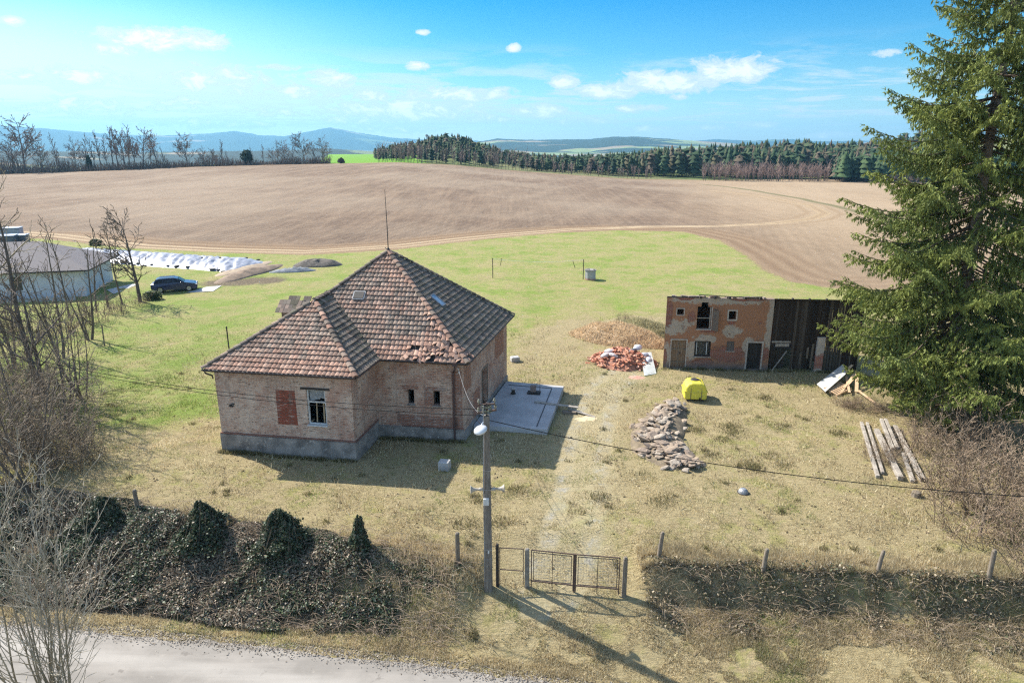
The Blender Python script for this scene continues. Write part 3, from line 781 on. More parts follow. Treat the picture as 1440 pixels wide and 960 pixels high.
for poly, e0, e1, moss, nm in planes:
    poly = [Vector(p) for p in poly]; o = Vector(e0); e = (Vector(e1) - o); EL = e.length; e.normalize()
    n = (poly[1] - poly[0]).cross(poly[2] - poly[0]).normalized()
    if n.z < 0: n = -n
    s = n.cross(e).normalized()
    if s.z < 0: s = -s
    under.face([p + n * .0 for p in poly])
    q = [((p - o).dot(e), (p - o).dot(s)) for p in poly]
    T = max(k[1] for k in q); rows = int(T / .305)
    for r_ in range(rows + 1):
        t = r_ * .305
        tm = min(t + .15, T - .01); xs = []
        for i in range(len(q)):
            (xa, ya), (xb, yb) = q[i], q[(i + 1) % len(q)]
            if (ya > tm) != (yb > tm): xs.append(xa + (tm - ya) / (yb - ya) * (xb - xa))
        if len(xs) < 2: continue
        a, b = min(xs), max(xs); w = .225; off = 0
        N = int((b - a) / w) + 1
        wob = rr.uniform(-.012, .012)
        for k in range(N):
            x0 = a + k * (b - a) / N; x1 = a + (k + 1) * (b - a) / N
            cx, cz = (x0 + x1) / 2, t
            wp = o + e * cx + s * cz
            nz = float(fbm(wp.x * 1.0 + 31, (wp.y + wp.z) * 1.0, 1.6, 21, 4))
            pr = moss + (nz - .5) * 1.5
            if nm in ('front', 'wfront'): pr += .25 * (cz > .9) - .15 * (cz < .7)
            if nm == 'front' and 3.5 < cx < 9.5 and .9 < cz < 3: pr += .22
            z = rr.random()
            if moss > .5: c = rr.choice(mossy) if z < .85 else rr.choice(grey)
            else:
                kq = min(1, max(0, .5 + (pr - .45) * 1.3 + rr.uniform(-.38, .38))); g_, t_ = rr.choice(grey), rr.choice(terr); c = tuple(t_[i_] * (1 - kq) + g_[i_] * kq for i_ in range(3))
            fk = rr.uniform(.78, 1.22); c = tuple(k_ * fk for k_ in c)
            lift, skew = rr.uniform(0, .012), rr.uniform(-1, 1)
            if nm == 'front':
                brk = math.hypot((cx - 9.8) / 1.15, (cz - .5) / .6)
                hb = (b - cx) < .5 and cz < 3.0 and rr.random() < .75
                if brk < 1 or hb:
                    if rr.random() < .07: continue
                    fk = rr.uniform(.95, 1.4); c = tuple(k_ * fk for k_ in rr.choice(terr)); lift = rr.uniform(0, .09); skew = rr.uniform(-7, 7)
            if nm == 'side' and cx < .9 and cz < 1.2 and rr.random() < .5:
                c = rr.choice(terr); lift = rr.uniform(0, .08); skew = rr.uniform(-6, 6)
            tile(o, e, s, n, x0 + .004, x1 - .002, t + wob, .33, c, lift, skew)
for k in range(11):   # slipped and broken tiles lying on the damaged corner
    x = rr.gauss(9.9, .75); t = abs(rr.gauss(.5, .4)) + .05
    P = [Vector(p) for p in planes[0][0]]; e = (P[1] - P[0]).normalized(); n = (P[1] - P[0]).cross(P[2] - P[0]).normalized(); s = n.cross(e)
    c = P[0] + e * x + s * t + n * rr.uniform(.12, .2)
    Mx = Matrix((e, s, n)).transposed() @ Matrix.Rotation(rr.uniform(0, 6), 3, 'Z') @ Matrix.Rotation(rr.uniform(-.5, .5), 3, 'X')
    tiles.box(c, (rr.uniform(.15, .24), rr.uniform(.2, .36), .025), M=Mx, col=tint(rr.choice(terr), rr.uniform(.9, 1.35)))
roof = tiles.build('roof', M_tile, house)
under.face([Vector(p) + Vector((0, 0, -.03)) for p in (ME[0], WV, ME[1], ME[2], ME[3])][::-1]); under.face([Vector(p) + Vector((0, 0, -.03)) for p in (WE[0], WE[1], WV, (-.35, J[1] + .1, EZ))][::-1])
under.build('roof_deck', M_under, roof)
def caps(p0, p1, r=.125, colset=terr, mix=.35):
    p0, p1 = Vector(p0), Vector(p1); d = p1 - p0; N = int(d.length / .36); d.normalize()
    side = d.cross(Vector((0, 0, 1))).normalized(); up = side.cross(d)
    m = MB()
    for i in range(N):
        a = p0 + d * (i * .36 - .03) + up * .06; b = a + d * .42; ra, rb = r * 1.08, r * .9
        c = rr.choice(colset) if rr.random() > mix else rr.choice(grey); fk = rr.uniform(.75, 1.1); c = tuple(k * fk for k in c)
        vs = []
        for (q, rad, h) in ((a, ra, .03), (b, rb, 0)):
            for k in range(6):
                an = math.pi * k / 5; vs.append(q + side * rad * math.cos(an) * 1.1 + up * (rad * math.sin(an) * .8 + h))
        m.add(vs, [(k, k + 1, k + 7, k + 6) for k in range(5)] + [(0, 1, 2, 3, 4, 5)], c)
    return m
for p0, p1, cs_, mx in ((ME[1], AP, terr, .35), (ME[0], AP, mossy, .9), (ME[2], AP, mossy, .9), (ME[3], AP, mossy, .9), (WE[0], W0, mossy, .8), (WE[1], W0, terr, .45), (W0, J, mossy, .9)):
    caps(p0, p1, colset=cs_, mix=mx).build('ridge_tile_row', M_tile, roof)
vl = MB(); a, b = Vector(WV), Vector(J); dd = (b - a).normalized(); sd = Vector((1, .1, 0)).normalized()
for i in range(14):
    q = a + (b - a) * i / 14; q2 = a + (b - a) * (i + 1) / 14
    vl.bar(q + Vector((0, 0, .09)), q2 + Vector((0, 0, .085)), rr.uniform(.13, .2), .03)
vl.build('valley_gutter', mat('mossy_valley', (.15, .11, .075), (.09, .085, .04), 6, .95, .01), roof)
# skylights: an open hatch on the front slope, a glazed one on the side slope
def skylight(pl, x, t, w, h, open_):
    poly, e0, e1 = planes[pl][0], Vector(planes[pl][1]), Vector(planes[pl][2]); e = (e1 - e0).normalized()
    P = [Vector(p) for p in poly]; n = (P[1] - P[0]).cross(P[2] - P[0]).normalized(); n = n if n.z > 0 else -n
    s = n.cross(e).normalized(); s = s if s.z > 0 else -s
    M = Matrix((e, s, n)).transposed(); c = e0 + e * x + s * t + n * .1
    f = MB()
    for (dx, dy, sx, sy) in ((-w / 2, 0, .06, h), (w / 2, 0, .06, h), (0, -h / 2, w, .06), (0, h / 2, w, .06)):
        f.box(c + e * dx + s * dy, (sx, sy, .12), M=M)
    fo = f.build('skylight', M_zinc, roof)
    return fo, M, c, e, s, n
fo, M, c, e, s, n = skylight(0, 5.35, 3.85, .62, .5, True)
# ray-placed details keep to the slope: the hatch lid stands ajar
g = MB(); g.box(c + n * .07, (.56, .44, .02), M=M); tag(g.build('skylight_hatch', mat('rusted_hatch', (.035, .033, .03), (.06, .045, .035), 6, .7), roof), 'small dark roof hatch')
fo, M, c, e, s, n = skylight(1, 3.7, 3.6, .55, .85, False)
g = MB(); g.box(c + n * .03, (.46, .76, .02), M=M); tag(g.build('skylight_pane', mat('sky_glass', (.25, .33, .42), (.2, .27, .35), 2, .08, 0), roof), 'blue glazed skylight pane')
fa = MB()
for p0, p1 in ((WE[0], WE[1]), (WE[1], WV), (WV, ME[1]), (ME[1], ME[2])):
    a, b = Vector(p0), Vector(p1); fa.bar(a + Vector((0, 0, -.04)), b + Vector((0, 0, -.04)), .04, .12)
fa.build('fascia', M_dark, roof)
gu = MB()
def gut(p0, p1):
    a, b = Vector(p0), Vector(p1); d = (b - a).normalized(); n = Vector((d.y, -d.x, 0)); o = n * .08 + Vector((0, 0, .0))
    for i in range(6):
        pass
    gu.tube([a + o - d * .02, b + o + d * .02], .055, 8)
gut(WE[0], WE[1]); gut(WE[1], (WV[0], WV[1] - .08, EZ)); gut((WV[0] + .1, WV[1], EZ), ME[1]); gut(ME[1], ME[2])
gu.build('gutter', mat('brown_gutter', (.05, .038, .032), (.08, .045, .035), 5, .6), roof)
dp = MB(); dp.tube([(11.62, 2.5, 4.42), (11.62, 2.55, 4.15), (11.45, 2.86, 3.85), (11.45, 2.86, .15)], .05, 8)
dp.box((11.62, 2.5, 4.42), (.22, .18, .2))
for z in (3.4, 2.0, .9): dp.box((11.45, 2.9, z), (.14, .06, .03))
dp.build('downpipe', mat('maroon_downpipe', (.085, .045, .04), (.05, .032, .03), 6, .6), house)
ds = MB(); ds.tube([(-.3, -.3, 4.4), (-.3, -.28, 4.25), (-.06, -.07, 4.05), (-.06, -.07, 3.9)], .04, 8); ds.build('gutter_elbow', M_black, house)
mast = MB(); mast.tube([(AP[0], AP[1], AP[2] - .1), (AP[0], AP[1], AP[2] + 1.3), (AP[0] - .03, AP[1], AP[2] + 3.45)], [.03, .024, .012], 6); mast.lathe([(.1, 0), (.1, .12), (.05, .2)], 8, Matrix.Translation((AP[0], AP[1], AP[2] + .02)))
mast.build('lightning_rod', M_black, roof)
# dormer end of the rear roof, seen past the left hip
dr = MB(); dr.wall((-.35, 7.9), (1.3, 7.9), 4.3, 5.5, .2); dr.wall((-.35, 9.4), (-.35, 7.9), 4.3, 5.5, .2)
dro = dr.build('dormer', M_timber, roof)
d2 = MB()
for i in range(8):
    for k in range(4):
        if k == 3 and i in (0, 1, 5): continue
        d2.box((-.5 + i * .24 + k * .03, 7.75 + k * .22, 5.5 + k * .21 + rr.uniform(0, .04)), (.23, .33, .04), M=Matrix.Rotation(.75, 3, 'X'), col=tint(rr.choice(grey + mossy), rr.uniform(.8, 1.3)))
d2.build('dormer_roof', M_tile, dro)
# service bracket and insulators by the front right corner
ib = MB(); ib.bar((11.75, 2.93, 4.05), (11.75, 2.7, 4.05), .03, .03); ib.lathe([(.03, 0), (.05, .04), (.03, .09)], 8, Matrix.Translation((11.75, 2.72, 4.06))); ib.lathe([(.03, 0), (.05, .04), (.03, .09)], 8, Matrix.Translation((11.75, 2.82, 3.85)))
ib.build('cable_bracket', M_white_paint, house)
ck = MB()
for k in range(5): ck.box((.75 + rr.uniform(-.1, .1), -.01, 2.55 + rr.uniform(-.1, .1)), (rr.uniform(.05, .16), .03, .06))
ck.build('wall_scar', M_dim, house)

# ------------------------------------------------------------------ concrete terrace with vents
ter = thing('concrete_terrace', 'low grey concrete slab beside the right wall of the brick house', 'terrace', (HX, HY, 0), HR)
tb = MB()
top = [(12.12, 4.4), (16.15, 4.45), (16.45, 11.45), (12.72, 11.8)]
tb.v += [(*p, -.3) for p in top] + [(*p, .35) for p in top]; i = len(tb.v) - 8
for f in ((4, 5, 6, 7), (0, 1, 5, 4), (1, 2, 6, 5), (2, 3, 7, 6), (3, 0, 4, 7)): tb.f.append(f); tb.uv.append(None); tb.c.append(None); tb.m.append(0)
tb.build('slab', mat('blue_grey_screed', (.40, .39, .385), (.31, .30, .295), .9, .85, .004, c=(.46, .45, .44), fine=14), ter)
ed = MB(); ed.bar((15.55, 4.7, .362), (15.75, 10.9, .362), .05, .02); ed.bar((15.75, 10.9, .362), (13.0, 11.1, .362), .05, .02)
ed.build('joint', mat('dark_joint', (.08, .08, .085), (.05, .05, .05), 4, .9, 0), ter)
def vent():
    v = MB(); v.box((0, 0, .05), (.75, .45, .1)); v.box((.0, .02, .3), (.34, .26, .4), bev=.02); v.tube([(.42, .05, 0), (.42, .05, .95)], .02, 6); return v
p = hw(14.75, 9.85, .35)
vt = thing('vent_base', 'squat brown pier on a dark foot with a thin rod, on the grey slab', 'vent', p, HR)
v = MB(); v.box((0, 0, .05), (.8, .5, .1), bev=.02); v.build('foot', M_dark, vt)
v = MB(); v.box((-.05, .03, .3), (.34, .28, .4), bev=.025); v.build('pier', mat('brown_pier', (.26, .19, .16), (.18, .13, .11), 6, .9), vt)
v = MB(); v.tube([(.36, .05, 0), (.36, .05, 1.0)], .018, 6); v.build('rod', M_black, vt)
v = MB(); v.box((.12, .12, .52), (.16, .16, .14), bev=.02); v.build('cap_block', M_conc, vt)
p = hw(13.5, 9.6, .35)
st = thing('pipe_stub', 'short capped pipe stub standing on the grey slab near the wall', 'pipe', p)
v = MB(); v.lathe([(.17, 0), (.17, .03), (.11, .05), (.11, .3)], 14); v.build('pipe', M_dark, st, smooth=False)
v = MB(); v.lathe([(.15, .3), (.16, .34), (.1, .38)], 14); v.build('pipe_cap', M_conc, st)
# ------------------------------------------------------------------ ruined barn: brick half and boarded half
BX, BY, BR = 10.59, 45.6, R(-5)
BA = Vector((math.cos(BR), math.sin(BR), 0)); BB = Vector((-math.sin(BR), math.cos(BR), 0))
def bw(a, b, z=0.0): return Vector((BX, BY, 0)) + BA * a + BB * b + Vector((0, 0, z))
barn = thing('brick_barn', 'ruined two storey barn, half ochre plaster over brick and half black boards', 'barn', (BX, BY, 0), BR)
BH = 5.05
d1 = (.5, 1.5, .05, 2.05); w3 = (2.08, 3.18, .9, 2.02); w4 = (4.25, 4.76, 1.35, 2.06); d2 = (5.68, 6.62, .05, 1.98)
h1 = (2.1, 3.06, 2.86, 4.45); h1b = (2.34, 2.8, 4.45, 4.75); q1 = (.73, 1.18, 3.85, 4.27); q2 = (4.2, 4.7, 3.6, 4.18)
def plaster_mat():
    t = NT('flaking_ochre_plaster'); uv = t.uv(); p = t.pos()
    b = t.n('ShaderNodeTexBrick'); t.l(uv, b.inputs['Vector'])
    for k, c in (('Color1', (.33, .10, .06)), ('Color2', (.22, .075, .05)), ('Mortar', (.33, .25, .2))): b.inputs[k].default_value = (*c, 1)
    b.inputs['Scale'].default_value = 1; b.inputs['Brick Width'].default_value = .29; b.inputs['Row Height'].default_value = .085; b.inputs['Mortar Size'].default_value = .012
    s = t.n('ShaderNodeSeparateXYZ'); t.l(uv, s.inputs[0]); u, z = s.outputs[0], s.outputs[1]
    n = t.noise(uv, 1.1, 8, .72, .6); n2 = t.noise(uv, 6, 5, .75); n3 = t.noise(uv, 26, 3, .7)
    m = t.math('ADD', t.math('MULTIPLY', n, .72), t.math('MULTIPLY', n2, .28))
    och = t.mix(n2, (.29, .14, .08), (.42, .215, .125)); och = t.mix(t.step(n3, .45, .8), och, (.22, .125, .08))
    pale = t.mix(n3, (.30, .24, .185), (.50, .42, .34))
    def blob(cu, cz, ru, rz):
        a = t.math('MULTIPLY', t.math('SUBTRACT', u, cu), 1 / ru); c = t.math('MULTIPLY', t.math('SUBTRACT', z, cz), 1 / rz)
        return t.math('SUBTRACT', 1.0, t.math('MULTIPLY_ADD', a, a, t.math('MULTIPLY', c, c)), clamp=True)
    pl_ = None
    for q in ((.6, 3.0, 1.0, .8), (1.9, 1.2, .5, 1.1), (4.5, 2.75, .9, .55), (2.8, 2.2, 1.2, .35), (3.5, 4.95, 5, .42), (7.0, 3.2, .35, 2.6), (1.7, 3.3, .9, .35), (.2, .8, .45, 1.4), (5.7, 1.6, .5, .9)):
        v = blob(*q); pl_ = v if pl_ is None else t.math('MAXIMUM', pl_, v)
    c = t.mix(t.step(t.math('ADD', pl_, t.math('MULTIPLY', t.math('SUBTRACT', m, .5), 4.6)), .30, .55), och, pale)
    br = None
    for q in ((4.3, 1.15, 1.5, .75), (2.6, .5, 1.1, .35), (.15, 3.9, .45, 1.3), (1.75, 3.6, .35, .6), (4.45, 3.5, .35, .35), (6.35, 3.4, .2, .12), (5.6, 5.0, 1.6, .16), (1.2, 5.0, .7, .18), (6.9, 1.2, .35, .6), (.1, .6, .2, 1.0), (3.0, 2.75, .8, .2)):
        v = blob(*q); br = v if br is None else t.math('MAXIMUM', br, v)
    k = t.step(t.math('ADD', br, t.math('MULTIPLY', t.math('SUBTRACT', m, .5), 4.4)), .36, .55)
    c = t.mix(k, c, t.mix(t.math('MULTIPLY', t.step(n3, .4, .7), .5), b.outputs[0], (.14, .08, .06)))
    c = t.mix(t.math('MULTIPLY', t.step(z, .75, .05), .85), c, (.17, .155, .145))
    c = t.mix(t.math('MULTIPLY', t.step(n2, .62, .72), .45), c, (.10, .075, .055))
    t.bump(t.math('ADD', t.math('MULTIPLY', k, -1.2), t.math('ADD', n2, t.math('MULTIPLY', b.outputs['Fac'], -.4))), .03, .8)
    return t.done(c, .95, 0, .1)
M_plaster = plaster_mat()
mb = MB()
mb.wall((0, 0), (7.15, 0), -.3, BH, .38, [d1, w3, w4, d2, h1, h1b, q1, q2], top=True)
mb.wall((.95, 5.6), (0, 0), -.3, 3.1, .35, u_off=0.0)
mb.face([(.95, 5.6, 3.1), (0, 0, 3.1), (0, 0, BH)], uv=[(.1, 3.1), (.2, 3.1), (.3, 4.9)])
mb.wall((7.15, 0), (7.15, 5.6), -.3, 3.1, .3, u_off=7.0)
mb.wall((12.9, 5.6), (.95, 5.6), -.3, 3.1, .3, u_off=.2)
mb.build('wall', M_plaster, barn)
# pale surrounds of openings
M_rend = mat('pale_render', (.50, .44, .37), (.33, .28, .24), 6, .9, .006)
def surround(q, k=.1, sides='lrtb'):
    y = -.012; sr = MB()
    if 'l' in sides: sr.box((q[0] - k / 2, y, (q[2] + q[3]) / 2), (k, .05, q[3] - q[2]))
    if 'r' in sides: sr.box((q[1] + k / 2, y, (q[2] + q[3]) / 2), (k, .05, q[3] - q[2]))
    if 't' in sides: sr.box(((q[0] + q[1]) / 2, y, q[3] + k / 2), (q[1] - q[0] + 2 * k, .052, k))
    if 'b' in sides: sr.box(((q[0] + q[1]) / 2, y, q[2] - k / 2), (q[1] - q[0] + 2 * k, .052, k))
    sr.build('opening_surround', M_rend, barn)
surround(q1, .06); surround(q2, .09); surround(d1, .08, 'lrt'); surround(d2, .1, 'lrt'); surround(w4, .05, 'b'); surround(h1, .05, 'rb')
def planked(name, q, n, y, m, parent, frame=None, th=.05):
    o = MB()
    for i in range(n):
        u0 = q[0] + i * (q[1] - q[0]) / n; u1 = q[0] + (i + 1) * (q[1] - q[0]) / n
        o.box(((u0 + u1) / 2, y + (i % 2) * .006, (q[2] + q[3]) / 2), (u1 - u0 - .012, th, q[3] - q[2] - .02))
    return o.build(name, m, parent)
do1 = planked('door', d1, 6, .12, mat('faded_brown_door', (.17, .095, .05), (.28, .20, .13), 4, .8, .004, streak=(6, 6, 1.2)), barn)
lg = MB(); lg.box((1.0, .08, 2.0 - .62), (.98, .03, .09)); lg.box((1.0, .08, .45), (.98, .03, .09)); lg.box((1.0, .078, 1.05), (.07, .03, 1.95)); lg.build('ledge', M_timber, do1)
lk = MB(); lk.box((1.08, .05, 1.1), (.05, .05, .16)); lk.build('latch', M_rust, do1)
tag(do1, 'faded brown double door')
do2 = planked('door', d2, 5, .2, M_dark, barn); tag(do2, 'dark board door')
wf = MB(); q = w3
for (c, s_) in ((((q[0] + q[1]) / 2, .14, q[2] + .04), (q[1] - q[0], .1, .07)), (((q[0] + q[1]) / 2, .14, q[3] - .04), (q[1] - q[0], .1, .07)), ((q[0] + .04, .14, 1.46), (.07, .1, .98)), ((q[1] - .04, .14, 1.46), (.07, .1, .98))): wf.box(c, s_)
wfo = wf.build('window', M_dark, barn)
for u_ in (2.24, 2.92):
    wb = MB(); wb.box((u_, .13, 1.46), (.045, .06, .9)); wb.build('sash', M_white_paint, wfo)
wl = MB(); wl.box((2.63, .02, .86), (1.25, .16, .07)); wl.build('sill', M_grey_wood, wfo)
wi = MB(); wi.face([(2.12, .2, .95), (3.1, .2, .95), (3.1, .2, 1.95), (2.12, .2, 1.95)]); wi.build('pane', M_glass, wfo)
sh = planked('shutter', w4, 3, .1, mat('grey_shutter', (.16, .13, .11), (.1, .085, .075), 5, .85), barn)
hl = MB(); hl.bar((2.05, .1, 2.84), (3.15, .1, 2.84), .12, .09); hl.bar((2.12, .15, 3.62), (3.04, .15, 3.62), .05, .05); hl.bar((3.0, .12, 2.9), (3.0, .12, 4.42), .08, .06); hl.build('hatch_frame', M_grey_wood, barn)
hs = MB(); Mh = Matrix.Rotation(-.95, 3, 'Z')
for i in range(4): hs.box((3.12 + .07 + i * .075, -.1 - i * .10, 3.55), (.12, .03, 1.5 - .05 * (i % 2)), M=Mh)
hso = hs.build('hatch_shutter', mat('grey_brown_board', (.20, .15, .11), (.12, .09, .07), 5, .85, streak=(5, 5, 1)), barn)
tp = MB(); tp.add([(3.2, -.16, 4.33), (3.38, -.3, 4.3), (3.42, -.28, 4.0), (3.34, -.26, 3.86), (3.22, -.2, 3.98), (3.3, -.12, 4.2)], [(0, 1, 2, 3, 4, 5), (5, 4, 3, 2, 1, 0)]); tp.build('torn_cover', M_zinc, hso)
# boarded half
rb = random.Random(9); bd = MB(); u = 7.24
pal = [(.030, .022, .017), (.042, .031, .024), (.022, .017, .014), (.055, .042, .033), (.036, .026, .02), (.075, .06, .048)]
while u < 12.95:
    w = rb.uniform(.13, .22); z0 = .12 + rb.uniform(0, .1)
    if 7.3 < u < 8.42: z0 = 2.08
    elif 9.0 < u < 11.3 and rb.random() < .25: z0 = rb.uniform(.5, 1.3)
    z1 = 5.02 + rb.uniform(-.06, .02)
    bd.box((u + w / 2, .05 + rb.uniform(-.015, .015), (z0 + z1) / 2), (w - rb.uniform(.006, .02), .028, z1 - z0), M=Matrix.Rotation(rb.uniform(-.006, .006), 3, 'Y'), col=rb.choice(pal))
    u += w
M_board = col_mat('charred_boards', .85, .5, 7, .004, spec=.2)
bdo = bd.build('board_wall', M_board, barn)
bs = MB()
for (u, z0, z1) in ((9.25, .55, 1.35), (9.7, .95, 1.75), (10.0, .25, 2.0), (10.9, .15, 1.9), (11.1, .1, 1.85), (11.3, .12, 1.95), (11.5, .1, 1.8), (11.7, .15, 1.9), (11.9, .1, 1.85)):
    bs.box((u, .015, (z0 + z1) / 2), (.14, .022, z1 - z0), M=Matrix.Rotation(rb.uniform(-.02, .02), 3, 'Y'), col=tint((.16, .13, .10) if u < 10.5 else (.10, .085, .07), rb.uniform(.7, 1.2)))
bs.build('patch_board', M_board, barn)
op_ = MB(); op_.bar((7.25, .02, 2.08), (8.5, .02, 2.1), .07, .12); op_.bar((7.5, -.02, 1.86), (8.4, -.02, 1.88), .05, .2)
op_.build('shed_lintel', M_grey_wood, barn)
ins = MB()
for i in range(5): ins.box((7.45 + i * .2, .6, .7), (.16, .05, 1.3), col=(.07, .055, .045))
ins.build('inner_boards', M_board, barn)
pr = MB(); pr.bar((7.35, -.25, .05), (8.3, .0, 1.45), .06, .05); pr.build('prop', M_grey_wood, barn)
pc = MB(); pc.wall((10.22, -.16), (10.72, -.16), 0, 2.5, .3, u_off=0); pc.wall((10.72, -.16), (10.72, .02), 0, 2.5, .3); pc.wall((10.22, .02), (10.22, -.16), 0, 2.5, .3); pc.face([(10.22, -.16, 2.5), (10.72, -.16, 2.5), (10.72, .02, 2.5), (10.22, .02, 2.5)])
def pier_mat():
    t = NT('pier_render'); uv = t.uv(); b = t.n('ShaderNodeTexBrick'); t.l(uv, b.inputs['Vector'])
    for k, c in (('Color1', (.40, .12, .07)), ('Color2', (.28, .09, .06)), ('Mortar', (.4, .33, .28))): b.inputs[k].default_value = (*c, 1)
    b.inputs['Scale'].default_value = 1; b.inputs['Brick Width'].default_value = .27; b.inputs['Row Height'].default_value = .085; b.inputs['Mortar Size'].default_value = .012
    s = t.n('ShaderNodeSeparateXYZ'); t.l(uv, s.inputs[0]); n = t.noise(t.pos(), 3, 5, .7)
    k = t.step(t.math('ADD', s.outputs[1], t.math('MULTIPLY', t.math('SUBTRACT', n, .5), 1.2)), 1.3, 1.2)
    k2 = t.step(t.math('ADD', s.outputs[1], t.math('MULTIPLY', t.math('SUBTRACT', n, .5), .8)), .2, .35)
    return t.done(t.mix(t.math('MULTIPLY', k, k2), t.mix(n, (.36, .30, .25), (.56, .49, .42)), b.outputs[0]), .9, 0, .1)
pc.build('brick_pier', pier_mat(), barn)
# mono-pitch roof falling to the back; wall plate, purlin and rafter ends on the brick half
rf = MB(); rf.add([(7.1, -.15, 5.06), (13.0, -.15, 5.06), (13.0, 5.8, 3.0), (7.1, 5.8, 3.0), (7.1, -.15, 5.13), (13.0, -.15, 5.13), (13.0, 5.8, 3.07), (7.1, 5.8, 3.07)], [(0, 3, 2, 1), (4, 5, 6, 7), (0, 1, 5, 4), (1, 2, 6, 5), (2, 3, 7, 6), (3, 0, 4, 7)])
rf.add([(.05, .42, 4.92), (7.1, .42, 4.92), (7.1, 5.8, 3.0), (.97, 5.8, 3.0), (.05, .42, 4.97), (7.1, .42, 4.97), (7.1, 5.8, 3.07), (.97, 5.8, 3.07)], [(0, 3, 2, 1), (4, 5, 6, 7), (0, 1, 5, 4), (1, 2, 6, 5), (2, 3, 7, 6), (3, 0, 4, 7)])
rfo = rf.build('roof', M_dark, barn)
for i, u in enumerate((2.2, 3.15, 4.12, 5.15, 6.15)):
    m = MB(); m.bar((u, -.28, 5.16), (u + rb.uniform(-.04, .04), 1.2, 4.78 + .1), .13, .15); m.box((u, -.3, 5.15), (.14, .04, .17)); m.build('rafter', M_dark, rfo)
for (u0, u1) in ((8.2, 8.3), (9.3, 9.4), (10.4, 10.5), (11.5, 11.6)):
    m = MB(); m.box(((u0 + u1) / 2, -.17, 5.16), (.09, .2, .07)); m.build('rafter', M_dark, rfo)
pu = MB(); pu.bar((2.1, -.05, 5.27), (3.3, -.05, 5.24), .06, .05); pu.bar((3.3, -.03, 5.22), (5.4, -.03, 5.15), .05, .045); pu.bar((5.2, -.02, 5.14), (6.3, -.02, 5.2), .05, .045); pu.bar((.0, .02, 5.09), (2.2, .02, 5.08), .1, .06); pu.build('purlin', M_dark, rfo)
for i in range(46):
    u = .1 + i * .152 + rb.uniform(-.02, .02)
    if rb.random() < .45: continue
    m = MB(); m.box((u, .15, BH + rb.uniform(.02, .075)), (rb.uniform(.1, .28), .26, .13), rz=rb.uniform(-.15, .15)); m.build('loose_brick', bpy.data.materials['orange_brick'] if rb.random() < .35 else M_timber, barn)
rt = random.Random(21)
# ------------------------------------------------------------------ utility pole
_p = gp(687, 828); PX, PY, PZ = _p.x, _p.y, _p.z
PS_ = (at_dist(683, 566, PY)[2] - PZ) / 7.42
pole = thing('utility_pole', 'slim tapering concrete pole with a round lamp and two loudspeaker horns', 'utility pole', (PX, PY, PZ))
PH = 6.95
M_pole = mat('pole_concrete', (.19, .165, .135), (.11, .095, .08), 2.5, .9, .006, c=(.27, .24, .2), fine=14, streak=(4, 4, .5))
m = MB()
for z0, z1, a0, a1 in ((-.4, 1.3, .155, .148), (1.3, PH, .145, .095)):
    m.add([(sx * a0, sy * a0, z0) for sx, sy in ((-1, -.75), (-.75, -1), (.75, -1), (1, -.75), (1, .75), (.75, 1), (-.75, 1), (-1, .75))] + [(sx * a1, sy * a1, z1) for sx, sy in ((-1, -.75), (-.75, -1), (.75, -1), (1, -.75), (1, .75), (.75, 1), (-.75, 1), (-1, .75))],
          [(i, (i + 1) % 8, 8 + (i + 1) % 8, 8 + i) for i in range(8)] + [tuple(range(8, 16)), tuple(range(7, -1, -1))])
m.build('pole', M_pole, pole)
for z in (1.35, 1.75, 4.15, 4.9):
    b = MB(); k = .155 - (z / PH) * .05; b.box((0, 0, z), (2 * k + .01, 2 * k + .01, .025)); b.build('steel_band', M_zinc, pole)
cp = MB(); cp.tube([(-.13, -.12, .2), (-.13, -.13, 4.5), (-.11, -.12, 6.3), (-.1, -.1, 7.35)], .022, 6); cp.build('conduit', M_zinc, pole)
lam = MB(); Ml = Matrix.Translation((-.2, -.34, 6.55)) @ Matrix.Rotation(R(-20), 4, 'Y') @ Matrix.Rotation(R(12), 4, 'X')
lam.lathe([(.02, .13), (.13, .115), (.22, .06), (.25, 0), (.22, -.05), (.12, -.085), (.02, -.095)][::-1], 18, Ml)
lam.tube([(-.1, -.1, 6.75), (-.14, -.2, 6.74), (-.19, -.32, 6.64)], .025, 6)
lam.build('lamp_head', mat('pale_lamp_shell', (.62, .64, .66), (.5, .52, .54), 4, .35, 0), pole, smooth=True)
xa = MB(); xa.bar((-.32, -.05, 7.05), (.34, .1, 7.12), .06, .06); xa.bar((-.3, .1, 7.3), (.3, .05, 7.36), .05, .05); xa.bar((0, 0, 6.9), (0, 0, 7.42), .06, .06); xa.build('cross_arm', M_rust, pole)
for x, y, z in ((-.28, -.04, 7.08), (.02, .04, 7.14), (.3, .09, 7.15), (-.27, .1, 7.33), (.27, .06, 7.39)):
    q = MB(); q.lathe([(.018, 0), (.018, .05), (.05, .06), (.055, .1), (.035, .12), (.045, .15), (.02, .18)], 10, Matrix.Translation((x, y, z))); q.build('insulator', mat('insulator_glaze', (.09, .085, .06), (.3, .28, .2), 12, .3, 0) if x == -.28 else bpy.data.materials['insulator_glaze'], pole)
cl = MB(); prev = None
for k in range(60):
    a = k * .55; cl.v and None
pts = [(.16 * math.cos(k * .9) + .02 * math.sin(k * 2.1), .13 * math.sin(k * .9), 7.18 + .12 * math.sin(k * .37)) for k in range(40)]
cl.tube(pts, .018, 5, False); cl.build('cable_coil', mat('coil_cable', (.05, .05, .035), (.26, .26, .16), 16, .6, 0), pole)
